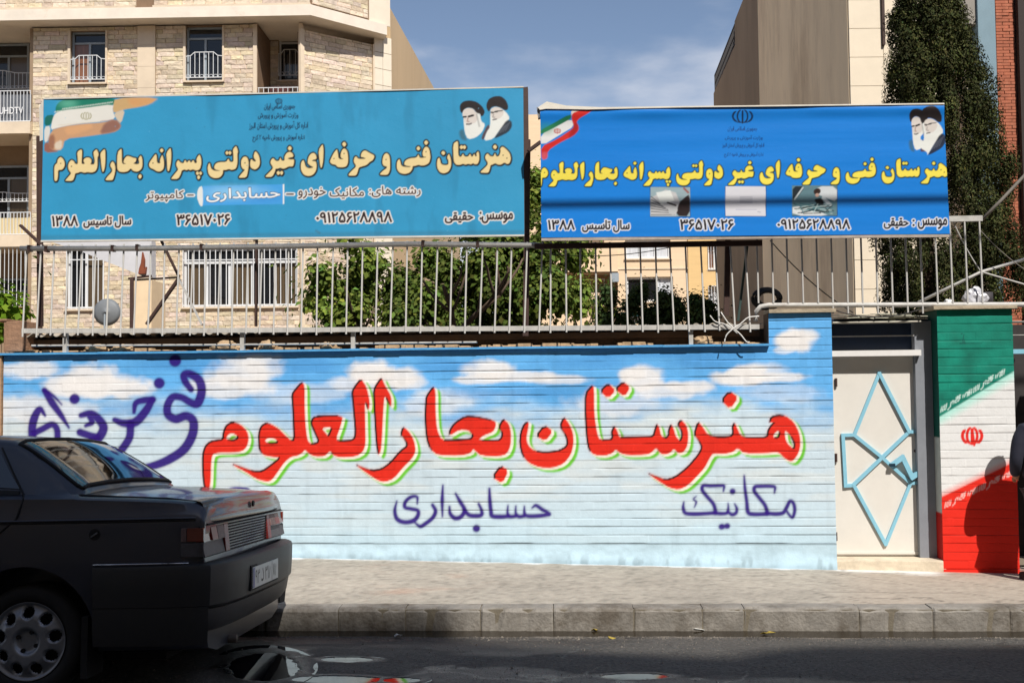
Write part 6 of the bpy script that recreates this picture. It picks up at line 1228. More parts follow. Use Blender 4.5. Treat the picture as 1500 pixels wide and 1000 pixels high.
#            s     zb    greenhouse?  zr     wr   scale
ST = [(.085, .955, 0, 0, 0, .935), (.10, .985, 0, 0, 0, .945), (.14, 1.005, 0, 0, 0, .958), (.28, 1.022, 0, 0, 0, .980), (.50, 1.035, 0, 0, 0, .995), (.72, 1.045, 0, 0, 0, 1.0), (.775, 1.048, 0, 0, 0, 1.0),
      (.80, 1.05, 1, 1.085, .70, 1.0), (1.0, 1.052, 1, 1.228, .655, 1.0), (1.17, 1.055, 1, 1.335, .615, 1.0), (1.26, 1.055, 1, 1.368, .60, 1.0), (1.45, 1.05, 1, 1.386, .60, 1.0), (1.9, 1.04, 1, 1.400, .605, 1.0), (2.4, 1.02, 1, 1.392, .60, 1.0), (2.62, 1.01, 1, 1.36, .59, 1.0), (2.70, 1.005, 1, 1.33, .59, 1.0),
      (3.0, .985, 1, 1.14, .66, 1.0), (3.2, .965, 1, 1.01, .70, 1.0), (3.25, .955, 0, 0, 0, 1.0), (3.7, .90, 0, 0, 0, .99), (4.1, .83, 0, 0, 0, .965), (4.28, .76, 0, 0, 0, .93), (4.34, .68, 0, 0, 0, .90)]
def sect(st):
    s_, zb, gh, zr, wr, sc = st; k = min(1, (zb - .05) / .95)
    lo = [(0, .20), (.60, .20), (.75, .235), (.815, .34), (.842, .54), (.85, .68), (.849, .80), (.843, .895), (.838, .925), (.822, .95)]
    if zb < .99: lo = [(a, min(b, zb - .04 + (i - 9) * .012) if b > zb - .05 else b) for i, (a, b) in enumerate(lo)]
    if gh: hi = [(.800, zb - .012), (.775, zb), (.745, zb + .012), (wr + .028, zr - .055), (wr, zr - .018), (wr - .06, zr), (wr * .5, zr + .014), (0, zr + .02)]
    else: hi = [(.800, zb - .014), (.778, zb - .003), (.750, zb + .005), (.70, zb + .008), (.60, zb + .016), (.45, zb + .024), (.25, zb + .030), (0, zb + .032)]
    return np.array([(a * sc, b) for a, b in lo + hi])
S0 = [x[0] for x in ST]; Q = np.array([sect(x) for x in ST])
sx_ = np.concatenate([np.linspace(a, b, max(2, int((b - a) / .045) + 1), endpoint=False) for a, b in zip(S0, S0[1:])] + [[S0[-1]]])
Qi = np.stack([[np.interp(sx_, S0, Q[:, i, j]) for j in (0, 1)] for i in range(Q.shape[1])])         # (pts,2,stations)
def smooth1(a): 
    b = a.copy(); b[..., 1:-1] = .25 * a[..., :-2] + .5 * a[..., 1:-1] + .25 * a[..., 2:]; return b
Qi = smooth1(Qi)
def ring(i): h = Qi[:, :, i]; return [(-sx_[i], -a, b) for a, b in h] + [(-sx_[i], a, b) for a, b in h[-2:0:-1]]
def ringe(i):  # bottom-centre to top on the near side, then down the far side
    return ring(i)
b_ = MB(); nR = len(ring(0)); vs = []
for i in range(len(sx_)): vs += ring(i)
b_.add(vs, [(i * nR + q, i * nR + (q + 1) % nR, (i + 1) * nR + (q + 1) % nR, (i + 1) * nR + q) for i in range(len(sx_) - 1) for q in range(nR)] + [tuple(range(nR)), tuple((len(sx_) - 1) * nR + q for q in range(nR - 1, -1, -1))])
body = b_.build('body', m_paint, car, True)
cut = MB(); N = 40
def cyl(m, cx, cz, r, y0, y1, n=40, ry=1.0):
    m.add([(cx + r * math.cos(2 * math.pi * k / n), y0, cz + r * ry * math.sin(2 * math.pi * k / n)) for k in range(n)] + [(cx + r * math.cos(2 * math.pi * k / n), y1, cz + r * ry * math.sin(2 * math.pi * k / n)) for k in range(n)], [tuple(range(n)), tuple(range(2 * n - 1, n - 1, -1))] + [(k, k + n, (k + 1) % n + n, (k + 1) % n) for k in range(n)])
for s_ in (1.03, 3.70):
    for y0, y1 in ((-1.0, -.52), (.52, 1.0)): cyl(cut, -s_, .315, .375, y0, y1)
cu = cut.build('cut', None, car); md = body.modifiers.new('b', 'BOOLEAN'); md.operation = 'DIFFERENCE'; md.object = cu; md.solver = 'EXACT'
bpy.context.view_layer.update(); me = bpy.data.meshes.new_from_object(body.evaluated_get(bpy.context.evaluated_depsgraph_get())); body.modifiers.clear(); body.data = me; bpy.data.objects.remove(cu)
for p in me.polygons: p.use_smooth = True
me.set_sharp_from_angle(angle=R(38)) if hasattr(me, 'set_sharp_from_angle') else None
if not me.materials: me.materials.append(m_paint)
def surf(s_, t):
    """point on the near-side shell: station s, profile index t (float)"""
    h = np.array([[np.interp(s_, sx_, Qi[i, j]) for j in (0, 1)] for i in range(Qi.shape[0])]); i = min(int(t), len(h) - 2); f = t - i; p = h[i] * (1 - f) + h[i + 1] * f
    q = h[min(i + 1, len(h) - 1)] - h[i]; n = Vector((0, -q[1], -q[0] * -1)); return Vector((-s_, -p[0], p[1]))
def patch(name, sA, sB, tA, tB, mt, off=.005, n=14, k=8, far=False, both=False, parent=None, skew=None):
    """sheet over the shell between two stations and two profile indices; skew(v)-> shift of the s range"""
    m = MB(); V = []
    for i in range(n + 1):
        for j in range(k + 1):
            v = j / k; a, b = (sA, sB) if skew is None else skew(v); s_ = a + (b - a) * i / n; t = tA + (tB - tA) * v; p = surf(s_, t); e = .01
            du = surf(s_ + e, t) - p; dv = surf(s_, min(t + .05, 16.95)) - p if t < 16.9 else p - surf(s_, t - .05); nn = du.cross(dv).normalized()
            if nn.y > 0 or (abs(nn.y) < .2 and nn.z < 0): nn = -nn
            p = p + nn * off; V.append((p.x, -p.y if far else p.y, p.z))
    m.add(V, [(i * (k + 1) + j, i * (k + 1) + j + 1, (i + 1) * (k + 1) + j + 1, (i + 1) * (k + 1) + j) for i in range(n) for j in range(k)])
    return m.build(name, mt, parent or car, True)
# rear window over the sloping tail, full width
m = MB(); V = []; n = 12; k = 18
for i in range(n + 1):
    s_ = .815 + (1.215 - .815) * i / n; h = np.array([[np.interp(s_, sx_, Qi[q, j]) for j in (0, 1)] for q in range(Qi.shape[0])]); prof_h = h[14:]   # roof rail ... centre
    ws = np.interp(np.linspace(0, 1, k // 2 + 1), np.linspace(0, 1, 4), prof_h[:, 0]); zs2 = np.interp(np.linspace(0, 1, k // 2 + 1), np.linspace(0, 1, 4), prof_h[:, 1]); shrink = .965
    row = [(-w_ * shrink, z_) for w_, z_ in zip(ws, zs2)] + [(w_ * shrink, z_) for w_, z_ in zip(ws[::-1][1:], zs2[::-1][1:])]
    V += [(-s_ + .006, y_, z_ + .009) for y_, z_ in row]
kk = len(row); m.add(V, [(i * kk + j, i * kk + j + 1, (i + 1) * kk + j + 1, (i + 1) * kk + j) for i in range(n) for j in range(kk - 1)]); rw = m.build('rear_window', m_tint, car, True)
per = [V[j] for j in range(kk)] + [V[i * kk + kk - 1] for i in range(1, n + 1)] + [V[n * kk + j] for j in range(kk - 2, -1, -1)] + [V[i * kk] for i in range(n - 1, -1, -1)]
m = MB(); m.tube(per, .011, 6); m.build('window_seal', m_blk, rw, True)
# side windows
for far in (False, True):
    w1 = patch('side_window', 1.17, 1.98, 12.15, 12.93, m_tint, .006, 14, 6, far, skew=lambda v: (1.12 + .17 * v, 1.96)); w2 = patch('side_window', 2.04, 2.85, 12.15, 12.93, m_tint, .006, 14, 6, far, skew=lambda v: (2.04, 3.02 - .34 * v))
def seam(pts, r=.0045, nm='panel_gap', mt=None):
    m = MB(); m.tube(pts, r, 5); return m.build(nm, mt or m_blk, car, True)
def S_(s_, t, o=.001): p = surf(s_, t); return Vector((p.x, p.y - o, p.z + o * .5))
seam([S_(.79, 12.1), S_(.6, 12.1), S_(.3, 12.1), S_(.13, 12.05)], .006)                                   # boot lid gap, near side
seam([S_(1.29, 13.2), S_(1.20, 12.6), S_(1.09, 11.6), S_(1.07, 10), S_(1.09, 8.5), S_(1.13, 7.2), S_(1.22, 6.2)], .0055)   # rear door edge
seam([S_(1.96, 13.2), S_(1.98, 11), S_(1.98, 8), S_(1.98, 5), S_(1.98, 3)], .004); seam([S_(2.95, 12), S_(2.98, 8), S_(2.95, 3)], .004)
seam([S_(s_, 8.0, .002) for s_ in np.linspace(.13, 3.9, 30)], .007, 'crease_moulding', m_paint)
seam([S_(s_, 7.6, .001) for s_ in np.linspace(.13, 3.9, 30)], .0035)
patch('waist_seal', 1.12, 2.95, 11.6, 12.1, m_blk, .004, 20, 1)
# lid rear panel with lip, lamps, ribbed garnish
def rearp(name, y0, y1, z0, z1, d0, d1, mt, parent=None, bev=.004):
    m = MB(); m.add([(-.088 + d1, y0, z0), (-.088 + d1, y1, z0), (-.10 - d0, y1, z0), (-.10 - d0, y0, z0), (-.105 + d1, y0, z1), (-.105 + d1, y1, z1), (-.11 - d0, y1, z1), (-.11 - d0, y0, z1)], [(0, 3, 2, 1), (4, 5, 6, 7), (0, 1, 5, 4), (1, 2, 6, 5), (2, 3, 7, 6), (3, 0, 4, 7)])
    return m.build(name, mt, parent or car, bevel=bev)
lid = MB(); yw = .745
V = []
zz = [(.895, -.070), (.905, -.060), (.935, -.055), (.945, -.066), (.985, -.072), (1.010, -.078), (1.022, -.092), (1.030, -.125)]
for z_, x_ in zz:
    for y_ in np.linspace(-1, 1, 15): c_ = abs(y_) ** 4 * .035; V.append((x_ - c_, y_ * yw, z_ - abs(y_) ** 5 * .012))
lid.add(V, [(i * 15 + j, i * 15 + j + 1, (i + 1) * 15 + j + 1, (i + 1) * 15 + j) for i in range(len(zz) - 1) for j in range(14)]); ld = lid.build('boot_lid', m_paint, car, True)
m = MB(); cyl(m, 0, 0, .018, -.005, .005, 12); m.v = [(-.058 + v[1], v[0] + .02, .965 + v[2]) for v in m.v]; m.build('lock', m_blk, ld)
rearp('lower_gap', -.76, .76, .885, .893, .0, .024, m_blk, bev=0)
m_lampR = mat('lamp_red', rgb(110, 30, 28), .4, coat=.1, var=.3, scale=12); m_lampC = mat('lamp_clear', rgb(104, 84, 82), .55, coat=.0, var=.4, scale=40); m_lampS = mat('lamp_smoke', rgb(72, 70, 74), .55, coat=.0, var=.3, scale=30); m_lampO = mat('lamp_amber', rgb(110, 44, 32), .18, coat=.5, var=.25, scale=12)
for sg_ in (-1, 1):
    def Y(a, b): return (a * sg_, b * sg_) if sg_ > 0 else (b * sg_, a * sg_)
    hb = rearp('tail_lamp', *Y(.40, .822), .715, .882, 0, .008, m_blk)
    rearp('lens', *Y(.403, .478), .722, .874, 0, .024, m_lampR, hb); rearp('lens', *Y(.479, .601), .80, .874, 0, .022, m_lampC, hb); rearp('lens', *Y(.602, .70), .80, .874, 0, .021, m_lampR, hb); rearp('lens', *Y(.48, .826), .722, .796, 0, .020, m_lampS, hb); rearp('lens', *Y(.702, .826), .80, .874, .02, .012, m_lampO, hb)
    m = MB(); y_ = .806 * sg_; m.box(-.20, -.078, min(y_, y_ + .020 * sg_), max(y_, y_ + .020 * sg_), .722, .795); m.build('lens', m_lampS, hb, bevel=.004)
    m = MB(); m.box(-.168, -.078, min(y_, y_ + .022 * sg_), max(y_, y_ + .022 * sg_), .803, .874); m.build('lens', m_lampO, hb, bevel=.004)
    m = MB(); m.box(-.20, -.170, min(y_, y_ + .022 * sg_), max(y_, y_ + .022 * sg_), .803, .874); m.build('lens', m_lampC, hb, bevel=.004)
gp = rearp('rear_garnish', -.395, .395, .715, .882, 0, .004, m_blk)
for i in range(10): rearp('rib', -.393, .393, .720 + i * .0162, .731 + i * .0162, 0, .014, m_plastic, gp, 0)
# bumper swept round the tail
path = [(.655, .838), (.45, .846), (.25, .846), (.13, .836), (.06, .80), (.01, .70), (-.015, .50), (-.025, .25), (-.025, 0)]; path = path + [(a, -b) for a, b in path[-2::-1]]
def sweep(prof, path_, mt, nm, parent=car):
    m = MB(); P_ = [Vector((-a, -b, 0)) for a, b in path_]; V = []
    for i, p in enumerate(P_):
        t = (P_[min(i + 1, len(P_) - 1)] - P_[max(i - 1, 0)]).normalized(); nn = Vector((t.y, -t.x, 0)); 
        if nn.dot(Vector((p.x + 1.0, p.y, 0))) < 0: nn = -nn
        for o_, z_ in prof: V.append(p + nn * o_ + Vector((0, 0, z_)))
    k = len(prof); m.add(V, [(i * k + j, i * k + j + 1, (i + 1) * k + j + 1, (i + 1) * k + j) for i in range(len(P_) - 1) for j in range(k - 1)] + [tuple(range(k)), tuple((len(P_) - 1) * k + j for j in range(k))]); o_ = m.build(nm, mt, parent, True); o_.data.set_sharp_from_angle(angle=R(32)); return o_
bp_ = sweep([(-.05, .692), (.004, .690), (.020, .680), (.026, .66), (.024, .56), (.018, .47), (.006, .455), (-.04, .45)], path, m_plastic, 'bumper')
vp = path[3:-3]; sweep([(-.09, .455), (.002, .450), (-.012, .37), (-.04, .33), (-.09, .33)], vp, m_plastic2, 'rear_valance')
for sg_ in (-1, 1):
    sweep([(-.05, .47), (.016, .466), (.014, .36), (.0, .27), (-.05, .265)], [(a, b * -sg_) for a, b in path[:5]], m_plastic, 'side_skirt')
m = MB(); m.tube([(-a, -b - .006 if b > .8 else -b, .694) for a, b in [(.655, .850), (.45, .854), (.25, .850), (.15, .838)]], .005, 5); m.build('chrome_strip', m_chrome, car, True)
# number plate in its recess
m = MB(); m.box(.03, .050, -.385, .20, .488, .630); m.build('plate_recess', m_blk, car)
m_plate = mat('plate_white', rgb(196, 198, 196), .4, var=.12, scale=12); pl = MB(); pl.box(.052, .058, -.375, .175, .500, .618); pl = pl.build('number_plate', m_plate, car)
m = MB(); m.box(.0581, .0595, -.372, -.335, .503, .615); m.build('blue_band', mat('plate_blue', rgb(30, 50, 130), .4), pl)
def lettering(s_, y0, y1, z0, z1, x, parent, mt, rtl=False):
    cu_ = bpy.data.curves.new('t', 'FONT'); cu_.body = shape(s_) if rtl else s_; cu_.resolution_u = 2; o = bpy.data.objects.new('t', cu_); COL.objects.link(o); bpy.context.view_layer.update(); me = bpy.data.meshes.new_from_object(o.evaluated_get(bpy.context.evaluated_depsgraph_get())); bpy.data.objects.remove(o)
    V = np.array([v.co[:2] for v in me.vertices]); mn, mx_ = V.min(0), V.max(0); o_ = ORG[parent.name]
    for v in me.vertices: u = (v.co.x - mn[0]) / (mx_[0] - mn[0]); w_ = (v.co.y - mn[1]) / (mx_[1] - mn[1]); v.co = (x - o_[0], y0 + (y1 - y0) * u - o_[1], z0 + (z1 - z0) * w_ - o_[2])
    me.materials.append(mt); return link('lettering', me, parent)
m_ink = mat('plate_ink', rgb(16, 16, 20), .5)
for s_, a, b, rt in (('۹۳', -.32, -.235, 0), ('د', -.205, -.15, 1), ('۳۱۸', -.12, .015, 0), ('۷۸', .055, .145, 0)): lettering(s_, a, b, .520, .598, .0588, pl, m_ink, bool(rt))
m = MB(); m.box(.058, .0587, .030, .034, .504, .614); m.build('divider', m_ink, pl)
# fuel cap
p = surf(.655, 7.2 - .45); m = MB(); cyl(m, p.x, p.z - .02, .030, p.y - .004, p.y + .02, 20); fc = m.build('fuel_cap', m_blk, car); m = MB(); m.tube([(p.x - .018, p.y - .007, p.z - .032), (p.x + .016, p.y - .007, p.z - .010)], .004, 5); m.build('handle', m_rim, fc)
p = surf(1.30, 7.9); m = MB(); m.box(p.x - .12, p.x + .03, p.y - .012, p.y + .01, p.z - .06, p.z - .03); m.build('door_handle', m_plastic, car, bevel=.004)
# sill, underside, exhaust
m = MB(); m.box(-4.1, -.35, -.60, .60, .16, .26); m.build('underside', m_blk, car)
m = MB(); m.tube([(-.5, -.35, .23), (-.04, -.35, .22)], .025, 10); m.build('exhaust', mat('exhaust_steel', rgb(80, 70, 62), .6, metal=.5), car, True)
m = MB(); m.box(-.735, -.70, -.80, -.60, .10, .42); m.build('mud_flap', m_rubber, car)
# wheels
def wheel(s_, side):
    w = MB(); n = 48; y0 = -.78 if side < 0 else .78; sg_ = side; cx, cz = -s_, .295
    prof = [(.205, .01), (.215, -.008), (.245, -.016), (.275, -.010), (.290, .012), (.295, .035), (.295, .15), (.290, .17), (.25, .185), (.20, .18)]
    V = [(cx + r_ * math.cos(2 * math.pi * k / n), y0 - (d_ * sg_), cz + r_ * math.sin(2 * math.pi * k / n)) for r_, d_ in prof for k in range(n)]
    w.add(V, [(i * n + k, i * n + (k + 1) % n, (i + 1) * n + (k + 1) % n, (i + 1) * n + k) for i in range(len(prof) - 1) for k in range(n)]); wt = w.build('wheel', m_rubber, car, True)
    nA, nr = 270, 30; V = []; F = []; holes = [(.148 * math.cos(2 * math.pi * (h + .25) / 9), .148 * math.sin(2 * math.pi * (h + .25) / 9)) for h in range(9)]
    for i in range(nr + 1):
        r_ = .205 * i / nr
        for k in range(nA):
            a = 2 * math.pi * k / nA; x_, z_ = r_ * math.cos(a), r_ * math.sin(a); d_ = -.008 + .030 * sm(.19, .12, np.array(r_)) * 1 - .024 * sm(.075, .05, np.array(r_)) + .0
            hd_ = min(math.hypot((x_ - hx), (z_ - hz)) for hx, hz in holes); d_ = float(d_) - .012 * float(sm(.036, .029, np.array(hd_)))
            if r_ > .196: d_ = .006
            V.append((cx + x_, y0 + sg_ * float(d_) - 0, cz + z_))
    for i in range(nr):
        for k in range(nA):
            r_ = .205 * (i + .5) / nr; a = 2 * math.pi * (k + .5) / nA
            if min(math.hypot(r_ * math.cos(a) - hx, r_ * math.sin(a) - hz) for hx, hz in holes) > .0285: F.append((i * nA + k, i * nA + (k + 1) % nA, (i + 1) * nA + (k + 1) % nA, (i + 1) * nA + k))
    m = MB(); m.add(V, F); m.build('hubcap', m_rim, wt, True)
    m = MB(); cyl(m, cx, cz, .20, y0 - sg_ * .05, y0 - sg_ * .06, 30); m.build('brake_disc', m_blk, wt)
    for q in range(4): a = math.pi / 4 + .35 + q * math.pi / 2; m = MB(); cyl(m, cx + .052 * math.cos(a), cz + .052 * math.sin(a), .011, y0 + sg_ * .000, y0 + sg_ * .012, 10); m.build('wheel_bolt', m_blk, wt)
for s_ in (1.03, 3.70):
    for sd_ in (-1, 1): wheel(s_, sd_)

# ================================================================== PERSON at the right edge
def person(X0, Y0, Z0_, Hh):
    t = thing('person', 'person in dark navy jacket with orange collar by the flag pillar', 'person', WORLD, (X0, Y0, Z0_)); k = Hh / 1.75
    def skin(name, V, E, Rr, mt, sub=2):
        me = bpy.data.meshes.new(name); me.from_pydata([(v[0] * k, v[1] * k, v[2] * k) for v in V], E, []); o = link(name, me, t); md = o.modifiers.new('s', 'SKIN'); md.use_smooth_shade = True
        for i, r_ in enumerate(Rr): sv_ = me.skin_vertices[0].data[i]; sv_.radius = ((r_[0] if isinstance(r_, tuple) else r_) * k, (r_[1] if isinstance(r_, tuple) else r_) * k)
        me.skin_vertices[0].data[0].use_root = True; s2_ = o.modifiers.new('u', 'SUBSURF'); s2_.levels = sub; s2_.render_levels = sub
        bpy.context.view_layer.update(); m2 = bpy.data.meshes.new_from_object(o.evaluated_get(bpy.context.evaluated_depsgraph_get())); o.modifiers.clear(); o.data = m2
        if not m2.materials: m2.materials.append(mt)
        else: m2.materials[0] = mt
        for p_ in m2.polygons: p_.use_smooth = True
        return o
    m_skin = mat('skin', rgb(170, 122, 96), .55); m_jac = mat('navy_jacket', rgb(30, 32, 48), .85, bump=.002, bscale=30); m_tro = mat('dark_trousers', rgb(34, 34, 38), .85, bump=.002, bscale=30); m_or = mat('orange_collar', rgb(214, 84, 24), .7); m_hair = mat('black_hair', rgb(16, 14, 14), .6, bump=.003, bscale=80)
    # body: one continuous figure, facing away from the street
    V = [(0, 0, .95), (0, .01, 1.12), (0, 0, 1.30), (0, -.01, 1.44), (0, 0, 1.50), (0, .01, 1.56), (0, .02, 1.64), (0, .02, 1.71)]; E = [(i, i + 1) for i in range(7)]; Rr = [(.155, .11), (.14, .10), (.165, .11), (.13, .085), .056, .058, (.075, .09), (.06, .07)]
    for sx in (-1, 1):
        b = len(V); V += [(sx * .16, 0, 1.42), (sx * .21, 0, 1.34), (sx * .25, -.0, 1.12), (sx * .20, .12, .98), (sx * .18, .16, .96)]; E += [(3, b), (b, b + 1), (b + 1, b + 2), (b + 2, b + 3), (b + 3, b + 4)]; Rr += [.062, .056, .044, .034, .030]
        b = len(V); V += [(sx * .09, 0, .86), (sx * .10, 0, .50), (sx * .105, 0, .10), (sx * .11, .12, .04)]; E += [(0, b), (b, b + 1), (b + 1, b + 2), (b + 2, b + 3)]; Rr += [.088, .060, .044, (.045, .032)]
    skin('body', V, E, Rr, m_skin)
    skin('jacket', [(0, 0, .90), (0, .01, 1.10), (0, 0, 1.30), (0, -.005, 1.43), (0, 0, 1.485)] + [q for sx in (-1, 1) for q in ((sx * .165, 0, 1.42), (sx * .215, 0, 1.34), (sx * .255, .0, 1.12), (sx * .205, .12, .99))], [(0, 1), (1, 2), (2, 3), (3, 4), (3, 5), (5, 6), (6, 7), (7, 8), (3, 9), (9, 10), (10, 11), (11, 12)], [(.215, .15), (.20, .15), (.215, .15), (.165, .115), .075] + [.078, .072, .060, .050] * 2, m_jac)
    skin('trousers', [(0, 0, .94), (-.09, 0, .84), (-.10, 0, .50), (-.105, 0, .08), (.09, 0, .84), (.10, 0, .50), (.105, 0, .08)], [(0, 1), (1, 2), (2, 3), (0, 4), (4, 5), (5, 6)], [(.165, .125), .10, .075, .062, .10, .075, .062], m_tro)
    skin('collar', [(0, 0, 1.455), (0, 0, 1.505)], [(0, 1)], [(.115, .10), (.078, .072)], m_or); skin('hair', [(0, .00, 1.63), (0, -.005, 1.69), (0, .005, 1.74)], [(0, 1), (1, 2)], [(.105, .11), (.108, .112), (.065, .075)], m_hair)
    m = MB(); m.tube([(X0 - .035 * k, Y0 + .105 * k, Z0_ + 1.655 * k), (X0 - .025 * k, Y0 + .108 * k, Z0_ + 1.655 * k)], .009 * k, 8); m.build('eye', m_hair, t); m = MB(); m.tube([(X0 + .025 * k, Y0 + .108 * k, Z0_ + 1.655 * k), (X0 + .035 * k, Y0 + .105 * k, Z0_ + 1.655 * k)], .009 * k, 8); m.build('eye', m_hair, t)
    m = MB(); m.tube([(X0, Y0 + .10 * k, Z0_ + 1.66 * k), (X0, Y0 + .128 * k, Z0_ + 1.615 * k)], [.008 * k, .016 * k], 8); m.build('nose', m_skin, t); m = MB(); m.tube([(X0 - .025 * k, Y0 + .104 * k, Z0_ + 1.585 * k), (X0 + .025 * k, Y0 + .104 * k, Z0_ + 1.585 * k)], .007 * k, 6); m.build('mouth', mat('lips', rgb(150, 84, 74), .5), t)
    for sx in (-1, 1):
        for f in range(5):
            m = MB(); bx, by, bz = X0 + sx * .18 * k, Y0 + .16 * k, Z0_ + .96 * k; a = (f - 1.5) * .011 * k; L_ = [.045, .075, .08, .075, .06][f] * k
            m.tube([(bx + a * sx, by, bz), (bx + a * sx - sx * .01, by + L_ * .5, bz - .01), (bx + a * sx - sx * .02, by + L_ * .8, bz - L_ * .5)], [.0095 * k, .009 * k, .007 * k], 6); m.build('finger', m_skin, t, True)
        m = MB(); m.box(X0 + sx * .11 * k - .045, X0 + sx * .11 * k + .045, Y0 - .08, Y0 + .20 * k, Z0_ + .0, Z0_ + .07); m.build('shoe', m_hair, t, bevel=.02)
    return t
PP = FW.w((FW.at(1527, 700, -.40).x, -.42, 0)); zg = .192 - .0208 * PP.x
person(PP.x, PP.y, zg, 1.44)

# ================================================================== CABLES, LITTER, SMALL THINGS
m_cab = mat('black_cable', rgb(28, 26, 26), .6); m_wire = mat('white_wire', rgb(216, 214, 210), .5); m_wood = mat('grey_pole', rgb(120, 114, 106), .8, var=.2, scale=12)
def wire(nm, pts, r, mt, label, cat='cable', group=None):
    b = Vector(pts[0]); m = MB(); m.tube([Vector(p) - b for p in pts], r, 6); o = m.build(nm, mt, None, True); o.location = b; return tag(o, label, cat, group)
def sag(a, b, s_, n=14): a, b = Vector(a), Vector(b); return [a + (b - a) * (i / n) - Vector((0, 0, s_ * 4 * (i / n) * (1 - i / n))) for i in range(n + 1)]
# overhead cable whose shadow crosses the banner
Aq = FW.w(FW.at(760, 300.5, Y2)); Bq = FW.w(FW.at(1400, 291.5, Y2)); tt_ = 4.6; dq = (Bq - Aq)
wire('overhead_cable', [Aq + S * tt_ - dq * 3, Bq + S * tt_ + dq * 3], .019, m_cab, 'thick black overhead cable running along the street above the banner')
yb2 = -.05
wire('cable', [FW.w(FW.at(a, b, .1)) for a, b in [(1438, 322), (1468, 292), (1500, 258), (1560, 190)]], .014, m_wood, 'grey pole rising right from the corner of the short railing', 'pole')
wire('brace_pole', [FW.w(FW.at(a, b, .15)) for a, b in [(1345, 443), (1438, 398), (1500, 380), (1600, 350)]], .013, m_fw, 'pale diagonal pole crossing behind the short railing', 'pole')
wire('cable', sag(FW.w(FW.at(1437, 398, .1)), FW.w(FW.at(1530, 425, .1)), .0), .007, m_fw, 'pale thin rod running down right from the railing corner', 'rod')
wire('cable', sag(FW.w(FW.at(1434, 335, .05)), FW.w(FW.at(1520, 405, .05)), .04), .0035, m_wood, 'thin grey wire hanging right from the railing corner')
wire('cable', sag(FW.w(FW.at(1395, 322, .05)), FW.w(FW.at(1440, 402, .05)), .03), .005, m_fw, 'thin pale wire slanting behind the last two bars of the short railing')
wire('cable', sag(FW.w(FW.at(1128, 352, .15)), FW.w(FW.at(1250, 458, .15)), .05), .0045, m_cab, 'black wire slanting down behind the bars toward the gate')
wire('cable', sag(FW.w(FW.at(1225, 455, -.02)), FW.w(FW.at(1350, 452, -.02)), .06), .0045, m_cab, 'black wire sagging over the scrap boards above the gate')
wire('cable', sag(FW.w(FW.at(790, 370, .3)), FW.w(FW.at(1000, 358, .3)), .06), .0035, m_cab, 'thin black wire sagging behind the railing under the banner')
wire('coax_wire', spline([tuple(FW.w(FW.at(a, b, -.09))) for a, b in [(1056, 457), (1066, 472), (1075, 481), (1085, 490), (1093, 500), (1098, 501)]], 4), .005, m_wire, 'white wire crossing down right over the bottom rail', 'wire', 'white wires knotted on the railing')
wire('coax_wire', spline([tuple(FW.w(FW.at(a, b, -.095))) for a, b in [(1061, 502), (1064, 491), (1073, 482), (1085, 474), (1096, 465), (1112, 463)]], 4), .005, m_wire, 'white wire curling up from the coping to the pipe rail', 'wire', 'white wires knotted on the railing')
wire('coax_wire', spline([tuple(FW.w(FW.at(a, b, -.088))) for a, b in [(1040, 462), (1048, 471), (1060, 474), (1072, 481), (1080, 488)]], 4), .004, m_wire, 'thin white wire looping left of the knot on the rail', 'wire', 'white wires knotted on the railing')
# coiled black hose and block behind the short railing
c = FW.w(FW.at(1125, 437, .35)); m = MB(); 
for j in range(3): m.tube([Vector(((.085 + .02 * j) * math.cos(a), .02 * j, (.06 + .014 * j) * math.sin(a))) for a in np.linspace(0, 2 * math.pi, 22)], .014, 6)
o = m.build('hose_coil', m_cab, None, True); o.location = c; tag(o, 'coiled black hose lying behind the left end of the short railing', 'hose')
# crumpled plastic bag and dark bucket on the pillar
def crumple(c, rx, ry, rz, mt, nm, label, cat, seed):
    bm = bmesh.new(); bmesh.ops.create_icosphere(bm, subdivisions=3, radius=1); r_ = random.Random(seed)
    for v in bm.verts: f = .65 + .6 * float(noise(np.array([v.co.x * 3 + seed]), np.array([v.co.y * 3 + v.co.z * 4]), 1, seed)[0]); v.co = Vector((v.co.x * rx * f, v.co.y * ry * f, max(-rz * .6, v.co.z * rz * f)))
    me = bpy.data.meshes.new(nm); bm.to_mesh(me); bm.free(); me.materials.append(mt); o = link(nm, me); o.location = c; return tag(o, label, cat)
m_bag = mat('clear_bag', rgb(190, 190, 196), .25, var=.2, scale=20)
zc = FW.at(1420, 447.5, .1).z
crumple(FW.w((FW.at(1428, 430, .1).x, .1, zc + .055)), .10, .06, .085, m_bag, 'plastic_bag', 'crumpled translucent plastic bag on top of the flag pillar', 'bag', 3)
crumple(FW.w((FW.at(1388, 440, .1).x, .08, zc + .02)), .04, .03, .035, mat('white_scrap', rgb(226, 226, 226), .6), 'paper_scrap', 'small white crumpled scrap on the pipe rail above the gate', 'scrap', 5)
m = MB(); p_ = FW.at(1446, 447, .12); cyl(m, 0, 0, .05, 0, .11, 14); bk = MB(); bk.add([(v[0], v[2], v[1]) for v in m.v], m.f); o = bk.build('bucket', mat('dark_bucket', rgb(50, 46, 50), .7, var=.2, scale=9), None, True); o.location = FW.w((p_.x, .13, zc)); tag(o, 'small dark bucket standing beside the plastic bag on the pillar', 'bucket')
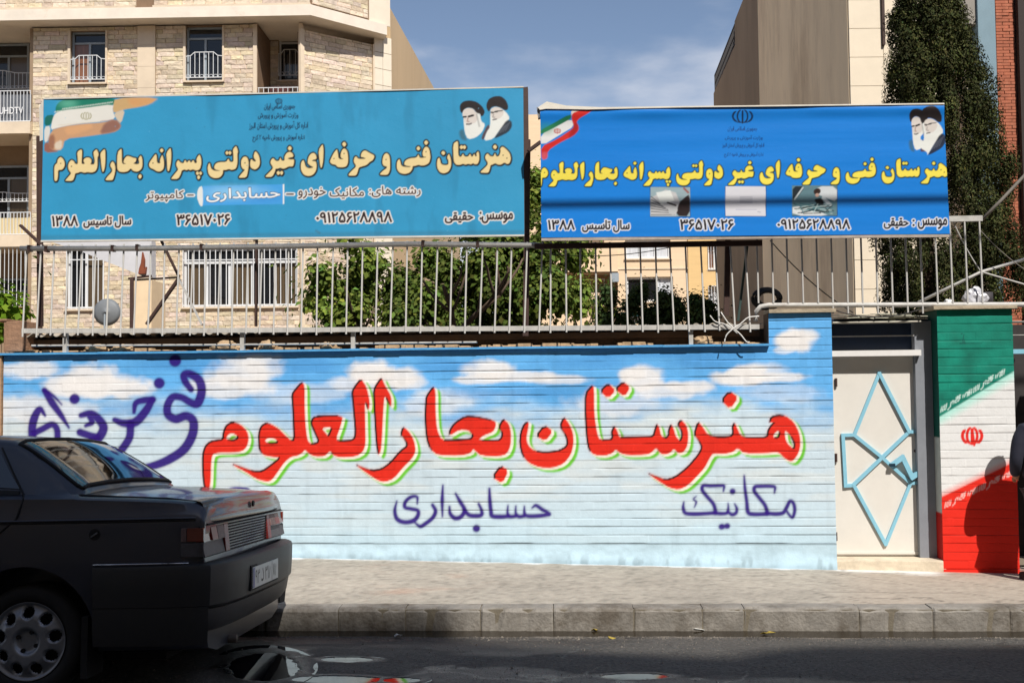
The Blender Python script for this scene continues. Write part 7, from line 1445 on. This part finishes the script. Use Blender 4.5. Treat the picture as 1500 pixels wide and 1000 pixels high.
# stones on the wall top
for i, (a, b, w__, h__) in enumerate([(140, 500, .17, .045), (178, 500, .15, .04), (330, 501, .22, .06), (392, 500, .12, .06), (1030, 493, .16, .05), (480, 499, .12, .04)]):
    q = FW.at(a, b, .12); crumple(FW.w((q.x, .14, ZCT + .03)), w__ * .6, .06, h__, m_rub, 'broken_brick', ['leftmost broken brick on the wall top under the railing', 'second broken brick from the left on the wall top', 'longest broken brick on the wall top, left of the middle foot post', 'broken brick just right of the longest one on the wall top', 'broken brick on the wall top near the knotted white wires', 'small broken brick on the wall top left of the leafy tree'][i], 'brick', 20 + i)['group'] = 'broken bricks on the wall top'
# litter in the gutter
m_yl = mat('dry_leaf', rgb(150, 130, 50), .7, var=.3, scale=30); m_gl = mat('green_leaf_litter', rgb(70, 110, 30), .5); m_pp = mat('paper_litter', rgb(214, 214, 210), .7)
LAB = {'y': 'yellow leaf', 'g': 'green leaf', 'p': 'white paper scrap'}
items = [(986, 919, 'g', .07, 'curled green leaf in the gutter below the middle of the banner word'), (1024, 922, 'p', .085, 'flat white paper scrap in the gutter right of the green leaf'), (1110, 917, 'p', .045, 'small bright paper ball in the gutter below the gate pillar'), (896, 935, 'y', .04, 'yellow leaf on the asphalt edge left of the green leaf'), (1126, 929, 'y', .06, 'yellow leaf in the gutter right of the bright paper ball'), (1168, 920, 'p', .05, 'grey white scrap in the gutter furthest to the right'), (1094, 919, 'y', .04, 'yellow leaf touching the kerb left of the paper ball'), (872, 923, 'y', .03, 'tiny yellow leaf in the gutter furthest to the left'), (583, 932, 'p', .03, 'tiny white scrap on the shaded gutter edge')]
for i, (a, b, t_, s_, lb_) in enumerate(items):
    d = ray(a, b); zz_ = .010 if b < 930 else .020; t = (zz_ - EYE) / d.z; P_ = CAMP + d * t; m = MB(); n = 9; vs = [(0, 0, .012)] + [(s_ * (.6 + .5 * random.random()) * math.cos(2 * math.pi * k / n), s_ * .5 * (.6 + .6 * random.random()) * math.sin(2 * math.pi * k / n), random.uniform(0, .022)) for k in range(n)]
    m.add(vs, [(0, 1 + k, 1 + (k + 1) % n) for k in range(n)]); o = m.build({'y': 'fallen_leaf', 'g': 'fallen_leaf', 'p': 'paper_scrap'}[t_], {'y': m_yl, 'g': m_gl, 'p': m_pp}[t_]); o.location = P_; md = o.modifiers.new('s', 'SOLIDIFY'); md.thickness = .002; tag(o, lb_, 'litter')
